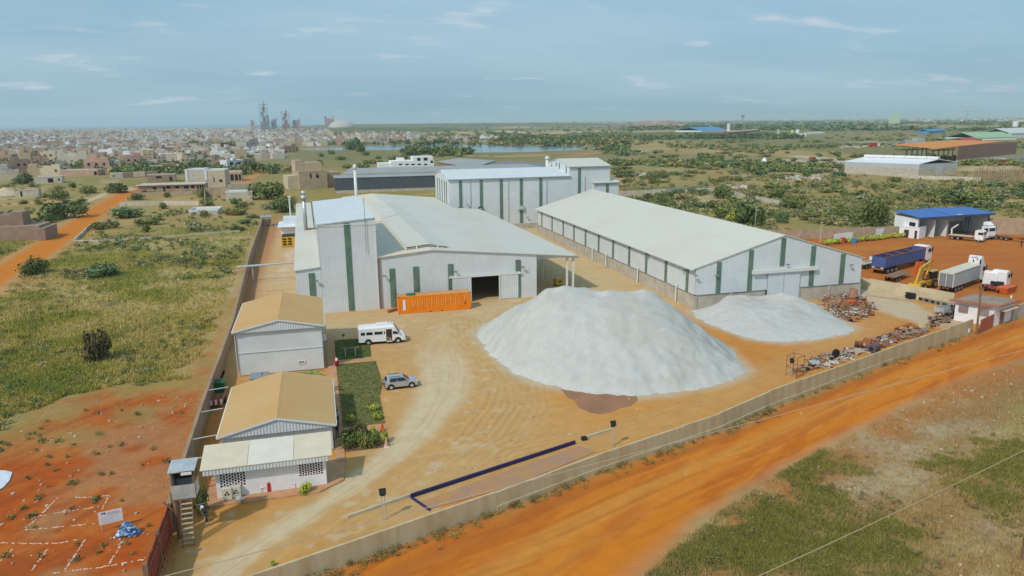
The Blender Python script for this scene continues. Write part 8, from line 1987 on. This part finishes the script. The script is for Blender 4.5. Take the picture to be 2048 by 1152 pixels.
bush(403, 1025, 1.5, 2.4, 'dark', 'tall leafy bush beside the ladder of the lookout hut', k=1, n=700, size=.075)
bush(545, 1131, .5, .5, 'lime', 'tiny pale flowering plant on the sand just inside the wall', k=0, n=420, name='shrub', cat='shrub', size=.1)
# banana leaves between the offices
o = thing('banana_plant', 'banana plant with broad drooping leaves showing above the tan roof', 'banana plant', (-2.2, 82.3, 0)); rr = random.Random(12)
q = MB(); q.tube((0, 0, 0), (0, 0, 2.6), .14, 8, .1); q.build('trunk', M_BARK, o)
for i in range(8):
    a = i * .8 + rr.random(); q = MB(); pv = None; ln = rr.uniform(1.5, 2.0)
    for k in range(7):
        t = k / 6; r_ = ln * t; z = 2.5 + 1.5 * t - 1.3 * t * t; w_ = .28 * math.sin(PI * min(1, t * .95 + .05)) + .02; c = (math.cos(a) * r_, math.sin(a) * r_, z); s_ = (-math.sin(a) * w_, math.cos(a) * w_); cur = [(c[0] - s_[0], c[1] - s_[1], z - .08), c, (c[0] + s_[0], c[1] + s_[1], z - .08)]
        if pv: q.quad(pv[0], cur[0], cur[1], pv[1]); q.quad(pv[1], cur[1], cur[2], pv[2])
        pv = cur
    q.build('leaf', pmat('banana_leaf', (.16, .22, .04), .5, .2, 2), o)
# flower hedge along the back wall of the truck yard
hp0, hp1 = onZ(1655, 489), onZ(1800, 474)
for k in range(16):
    t = k / 15; bush(0, 0, 3.2, 1.3, 'lime', 'yellow-green hedge plant along the back wall of the truck yard', 'hedge plants along the back wall', k % 3, 420, 'hedge_plant', 'hedge plant', False, .1, (hp0[0] + (hp1[0] - hp0[0]) * t, hp0[1] + (hp1[1] - hp0[1]) * t))
# scrub bushes one could count, in zones
rb = random.Random(77)
ZONES = [(1240, 1790, 352, 452, 92, (4, 11), (1.3, 3.2), 'in the scrub right behind the long warehouse', 'BEHIND'), (1790, 2060, 368, 428, 34, (5, 12), (1.3, 3), 'in the pale scrub above the blue-roofed shed', 'BLUE'), (1230, 1700, 306, 356, 52, (7, 17), (1.6, 3.6), 'in the scrub plain towards the lake', 'PLAIN'), (0, 560, 372, 470, 40, (3.5, 9), (1.2, 3), 'in the rough field beside the orange track', 'FIELD'), (600, 860, 308, 340, 16, (7, 14), (2.5, 5), 'between the lake and the white two-storey house', 'LAKE')]
taken = [(b[0], b[1]) for b in BUSHES]
BZ_ = {'BEHIND': 'in the scrub', 'BLUE': 'in the pale scrub', 'PLAIN': 'on the scrub plain', 'FIELD': 'in the rough field', 'LAKE': 'in the near lake scrub'}
BM = {'BEHIND': ((1320, 'behind the stepped white block'), (1400, 'beside the pale wall strips'), (1480, 'past the broken pale wall'), (1560, 'between the pale wall ends'), (1640, 'over the thin lamp post'), (1710, 'towards the red earth patch'), (9999, 'behind the back yard wall')), 'BLUE': ((1860, 'over the white kiosk'), (1930, 'over the blue roof'), (9999, 'below the stake fence')), 'PLAIN': ((1320, 'nearest the lake end'), (1420, 'near the bleached rubble'), (1530, 'near the white domed shrine'), (1620, 'near the small red lorry'), (9999, 'before the pale grey warehouse')), 'FIELD': ((100, 'by the brown block building'), (200, 'along the orange track'), (300, 'by the long low wall'), (400, 'before the unfinished row house'), (9999, 'by the low white ruin')), 'LAKE': ((700, 'over the beige concrete block'), (9999, 'over the white villa'))}
for x0_, x1_, y0_, y1_, n_, wr, hr, where, zk in ZONES:
    k = t_ = 0
    while k < n_ and t_ < 3000:
        t_ += 1; px, py = rb.uniform(x0_, x1_), rb.uniform(y0_, y1_)
        a = onZ(px, py)
        if zk == 'BEHIND' and (a[0] < 99 and a[1] < 225 or py > 352 + (px - 1180) * .30 + 60 or (a[1] < 170 and a[0] > 90)): continue
        if zk == 'FIELD' and (a[0] > -19 or dist_line(np.array([a[0]]), np.array([a[1]]), TRACK)[0] < 8): continue
        if zk == 'LAKE' and inside(np.array([a[0]]), np.array([a[1]]), LAKE)[0]: continue
        if not clear_of(px, py, taken, 14, 5): continue
        taken.append((px, py)); pal = rb.choices(['dark', 'mid', 'sage', 'olive', 'teal'], [3, 3.2, 3 if zk in ('BLUE', 'BEHIND') else 1.2, 2, 1.5])[0]
        bw_ = rb.uniform(*wr); bush(px, py, bw_, rb.uniform(*hr), pal, '%s %s bush %s, %s' % (('small', 'broad')[bw_ > sum(wr) / 2], {'dark': 'dark green', 'mid': 'mid green', 'sage': 'pale sage', 'olive': 'olive', 'teal': 'bluish green'}[pal], BZ_[zk], [m for x, m in BM[zk] if px < x][0]), 'bushes ' + where, rb.randrange(4), 420); k += 1
# uncountable scrub: joined leaf clumps
def scrub_mass(name, n, sampler, per, wr, hr, pals, seed, size=.16):
    r = random.Random(seed); VV, FF, CC = [], [], []; base = [[leaf_crown(per, 4, size, PALS[p], seed + 9 * i + j) for j in range(4)] for i, p in enumerate(pals)]; off = 0; k = 0; t_ = 0
    while k < n and t_ < n * 30:
        t_ += 1; s_ = sampler(r)
        if s_ is None: continue
        v, f, c = base[r.randrange(len(pals))][r.randrange(4)]; a = r.uniform(0, 6.28); w, h = r.uniform(*wr) / 2, r.uniform(*hr) / .75; ca, sa = math.cos(a), math.sin(a)
        VV.append(np.stack([s_[0] + (v[:, 0] * ca - v[:, 1] * sa) * w, s_[1] + (v[:, 0] * sa + v[:, 1] * ca) * w, v[:, 2] * h + (s_[2] if len(s_) > 2 else 0)], -1)); FF.append(f + off); CC.append(c * r.uniform(.8, 1.25)); off += len(v); k += 1
    return tag(np_mesh(name, np.concatenate(VV), np.concatenate(FF), M_LEAF, np.concatenate(CC)), kind='stuff')
def sm_px(x0_, x1_, y0_, y1_, pw=1.0, cond=None, thr=None):
    def f(r):
        px, py = r.uniform(x0_, x1_), y0_ + (y1_ - y0_) * r.random() ** pw; a = onZ(px, py)
        if cond and not cond(a[0], a[1], px, py): return None
        if thr and float(fbm(np.array([a[0]]), np.array([a[1]]), thr[0], 3, thr[2])[0]) < thr[1]: return None
        return a
    return f
def pt_in(a, b, P): return bool(inside(np.array([a]), np.array([b]), P)[0])
notwater = lambda x, y, px, py: not pt_in(x, y, LAKE)
scrub_mass('scrub_undergrowth', 1000, sm_px(1200, 2060, 258, 345, .8, notwater, (70, .54, 3)), 46, (5, 15), (1.5, 4), ['dark', 'teal', 'mid', 'olive'], 201)
scrub_mass('scrub_undergrowth', 900, sm_px(560, 1260, 252, 300, .8, notwater, (120, .47, 5)), 40, (10, 26), (3, 7), ['dark', 'teal', 'olive'], 202)
scrub_mass('scrub_undergrowth', 700, sm_px(1250, 2060, 236.5, 262, 1.0, None, (300, .45, 6)), 36, (30, 80), (6, 13), ['teal', 'dark'], 203)
scrub_mass('scrub_undergrowth', 900, sm_px(-40, 600, 262, 350, 1.0, notwater, (60, .52, 7)), 40, (5, 13), (2.5, 6), ['dark', 'teal', 'olive'], 204)
scrub_mass('scrub_undergrowth', 260, lambda r: (lambda px: onZ(px, 281 - (px - 1000) * .012 + r.gauss(0, 1.6)))(r.uniform(1000, 1420)), 44, (9, 20), (4, 7), ['dark', 'teal'], 205)
scrub_mass('scrub_undergrowth', 220, lambda r: (lambda px: onZ(px, 276 + r.gauss(0, 1.2)))(r.uniform(1370, 1600)), 44, (10, 22), (4, 8), ['teal', 'dark'], 206)
scrub_mass('scrub_undergrowth', 160, lambda r: (lambda px: onZ(px, 297 + r.gauss(0, 2.5)))(r.uniform(380, 505)), 60, (8, 16), (5, 10), ['dark', 'mid'], 207)
scrub_mass('scrub_undergrowth', 60, lambda r: (lambda px: onZ(px, 289.5 + r.gauss(0, .7)))(r.uniform(560, 1180)), 44, (8, 16), (3, 6), ['dark', 'teal', 'olive'], 208)
scrub_mass('scrub_undergrowth', 90, lambda r: (lambda px: onZ(px, 307 + r.gauss(0, 2.5)))(r.uniform(810, 940)), 60, (9, 18), (4, 8), ['dark', 'mid'], 209)
scrub_mass('scrub_undergrowth', 1800, sm_px(1240, 2060, 345, 470, 1.0, lambda x, y, px, py: (x > 100 or y > 225) and not pt_in(x, y, TRUCK_YARD) and not (y < 172 and x > 88 and x < 200) and py < 352 + (px - 1180) * .30 + 60, (18, .42, 8)), 60, (1.8, 5.5), (.6, 1.7), ['sage', 'olive', 'mid', 'grass', 'sage'], 210, .11)
scrub_mass('scrub_undergrowth', 520, sm_px(-40, 560, 368, 560, .8, lambda x, y, px, py: x < -19 and float(dist_line(np.array([x]), np.array([y]), TRACK)[0]) > 7 and py > 366, (14, .50, 9)), 60, (1.2, 3.6), (.5, 1.3), ['olive', 'mid', 'sage', 'teal'], 211, .12)
# low weeds in the green field and on the verge
wl_ = lambda x, y, px, py: x < -17 and float(dist_line(np.array([x]), np.array([y]), TRACK)[0]) > 6 and not (pt_in(x, y, DIRT_LOT))
scrub_mass('field_weeds', 420, sm_px(-40, 520, 470, 860, 1.0, wl_, (9, .50, 10)), 70, (.9, 2.6), (.35, .95), ['olive', 'mid', 'teal', 'sage', 'grass'], 212, .09)
scrub_mass('field_weeds', 60, sm_px(0, 380, 800, 1120, 1.0, lambda x, y, px, py: x < -14), 60, (.5, 1.3), (.25, .5), ['olive', 'mid', 'teal'], 213, .12)
def verge(r):
    i = r.randrange(1, len(FRONT_WALL) - 1); t = r.random(); a, b = FRONT_WALL[i], FRONT_WALL[i + 1]; d = abs(r.gauss(0, .55)) + .2; n = (b[1] - a[1], a[0] - b[0]); l = math.hypot(*n); return (a[0] + (b[0] - a[0]) * t + n[0] / l * d, a[1] + (b[1] - a[1]) * t + n[1] / l * d)
scrub_mass('wall_foot_weeds', 300, verge, 44, (.4, 1.3), (.2, .6), ['olive', 'bronze', 'olive', 'grass'], 214, .09)
WPX = [[(1320, 1152), (1400, 1085), (1480, 1040), (1560, 1000), (1640, 975), (1720, 990), (1690, 1050), (1640, 1152)], [(1880, 930), (1960, 890), (2060, 880), (2060, 1060), (1960, 1010)], [(1640, 1060), (1760, 1020), (1860, 1060), (1800, 1152), (1620, 1152)], [(1560, 935), (1660, 905), (1700, 935), (1600, 985)]]
WG = [GP(p) for p in WPX]
def green_d(x, y): return max(float(sdist(np.array([x]), np.array([y]), P)[0]) for P in WG)
def wst(r):
    px, py = r.uniform(1280, 2060), r.uniform(770, 1170); a = onZ(px, py)
    if not pt_in(a[0], a[1], WASTE) or green_d(*a) < -1.0 + r.gauss(0, .9): return None
    return a
scrub_mass('verge_weeds', 420, wst, 90, (.5, 1.7), (.18, .5), ['olive', 'mid', 'olive', 'grass', 'grass'], 215, .075)
# grass blades
def grass(name, n, sampler, h, w, cols, seed, blades=5):
    r = np.random.default_rng(seed); P = sampler(r, n); n = len(P)
    V_ = np.zeros((n, blades, 3, 3)); a = r.uniform(0, 2 * PI, (n, blades)); hh_ = h * r.uniform(.5, 1.4, (n, blades)); ww = w * r.uniform(.6, 1.3, (n, blades)); le = r.uniform(.1, .8, (n, blades)) * hh_
    bx = P[:, None, 0] + r.normal(0, h * .35, (n, blades)); by = P[:, None, 1] + r.normal(0, h * .35, (n, blades)); ca, sa = np.cos(a), np.sin(a)
    V_[..., 0, 0] = bx - sa * ww; V_[..., 0, 1] = by + ca * ww; V_[..., 1, 0] = bx + sa * ww; V_[..., 1, 1] = by - ca * ww; V_[..., 2, 0] = bx + ca * le; V_[..., 2, 1] = by + sa * le; V_[..., 2, 2] = hh_
    cs = np.array(cols)[P[:, 2].astype(int) % len(cols)] if P.shape[1] > 2 else np.array(cols)[r.integers(len(cols), size=n)]
    cs = cs * r.uniform(.75, 1.25, (n, 1)); c = np.repeat(cs, blades * 3, 0)
    return tag(np_mesh(name, V_.reshape(-1, 3), np.arange(n * blades * 3).reshape(-1, 3), M_GRASS, c), kind='stuff')
GC = [(.27, .285, .048), (.34, .325, .068), (.44, .365, .095), (.54, .42, .15)]
def gs_field(r, n):
    px = r.uniform(-60, 530, n * 3); py = 455 + (870 - 455) * r.random(n * 3) ** .8
    X = [onZ(a, b) for a, b in zip(px, py)]; X = np.array(X); x, y = X[:, 0], X[:, 1]
    g = greenness(x, y); e = (fbm(x, y, 4, 3, 4) - .5) * 8
    ok = (x < -15.5 - (y - 60) * .02) & (dist_line(x, y, TRACK) + e * .5 > 5.5) & (sdist(x, y, DIRT_LOT) + e < -.3) & (r.random(n * 3) < .35 + .65 * g)
    k = np.clip(3.2 - g * 2.6 + r.normal(0, .5, n * 3), 0, 3.4)
    return np.stack([x, y, k], -1)[ok][:n]
grass('field_grass', 42000, gs_field, .42, .045, GC, 301)
def gs_waste(r, n):
    px, py = r.uniform(1260, 2070, n * 4), r.uniform(760, 1180, n * 4); X = np.array([onZ(a, b) for a, b in zip(px, py)]); x, y = X[:, 0], X[:, 1]
    d = np.max([sdist(x, y, P) for P in WG], 0) + (fbm(x, y, 2.4, 4, 5) - .5) * 9; ok = inside(x, y, WASTE) & ((d > r.uniform(-1.2, 1.2, n * 4)) | (r.random(n * 4) < .12)); d = d + r.normal(0, .8, n * 4)
    return np.stack([x, y, np.where(d > .3, r.uniform(0, 2.2, n * 4), 3)], -1)[ok][:n]
grass('verge_grass', 30000, gs_waste, .30, .02, [(.20, .205, .045), (.26, .24, .055), (.34, .28, .085), (.40, .29, .11)], 302)
def gs_lawn(r, n):
    x, y = r.uniform(.9, 6.2, n * 3), r.uniform(66, 104.2, n * 3); a = inside(x, y, LAWN_A); b = inside(x, y, LAWN_B); ok = a | b
    return np.stack([x, y, np.where(a, r.uniform(0, 1.5, n * 3), r.uniform(0, 3.4, n * 3))], -1)[ok][:n]
grass('lawn_grass', 9000, gs_lawn, .13, .02, [(.10, .15, .035), (.14, .165, .045), (.19, .18, .06), (.26, .21, .08)], 303)

# ------------------------------------------------------------------ the hazy air
HAZE = True
if HAZE:
    q = MB(); q.box(-17000, -400, -1.5, 17000, 23000, 170)
    hz = q.build('haze', bpy.data.materials.new('haze_air')); hz['kind'] = 'stuff'
    hm = hz.data.materials[0]; hm.use_nodes = True; t = hm.node_tree
    for n in list(t.nodes): t.nodes.remove(n)
    ou = t.nodes.new('ShaderNodeOutputMaterial'); pv = t.nodes.new('ShaderNodeVolumePrincipled')
    pv.inputs['Color'].default_value = (.74, .91, 1.0, 1); pv.inputs['Density'].default_value = .000095; pv.inputs['Anisotropy'].default_value = .2
    t.links.new(pv.outputs[0], ou.inputs['Volume'])
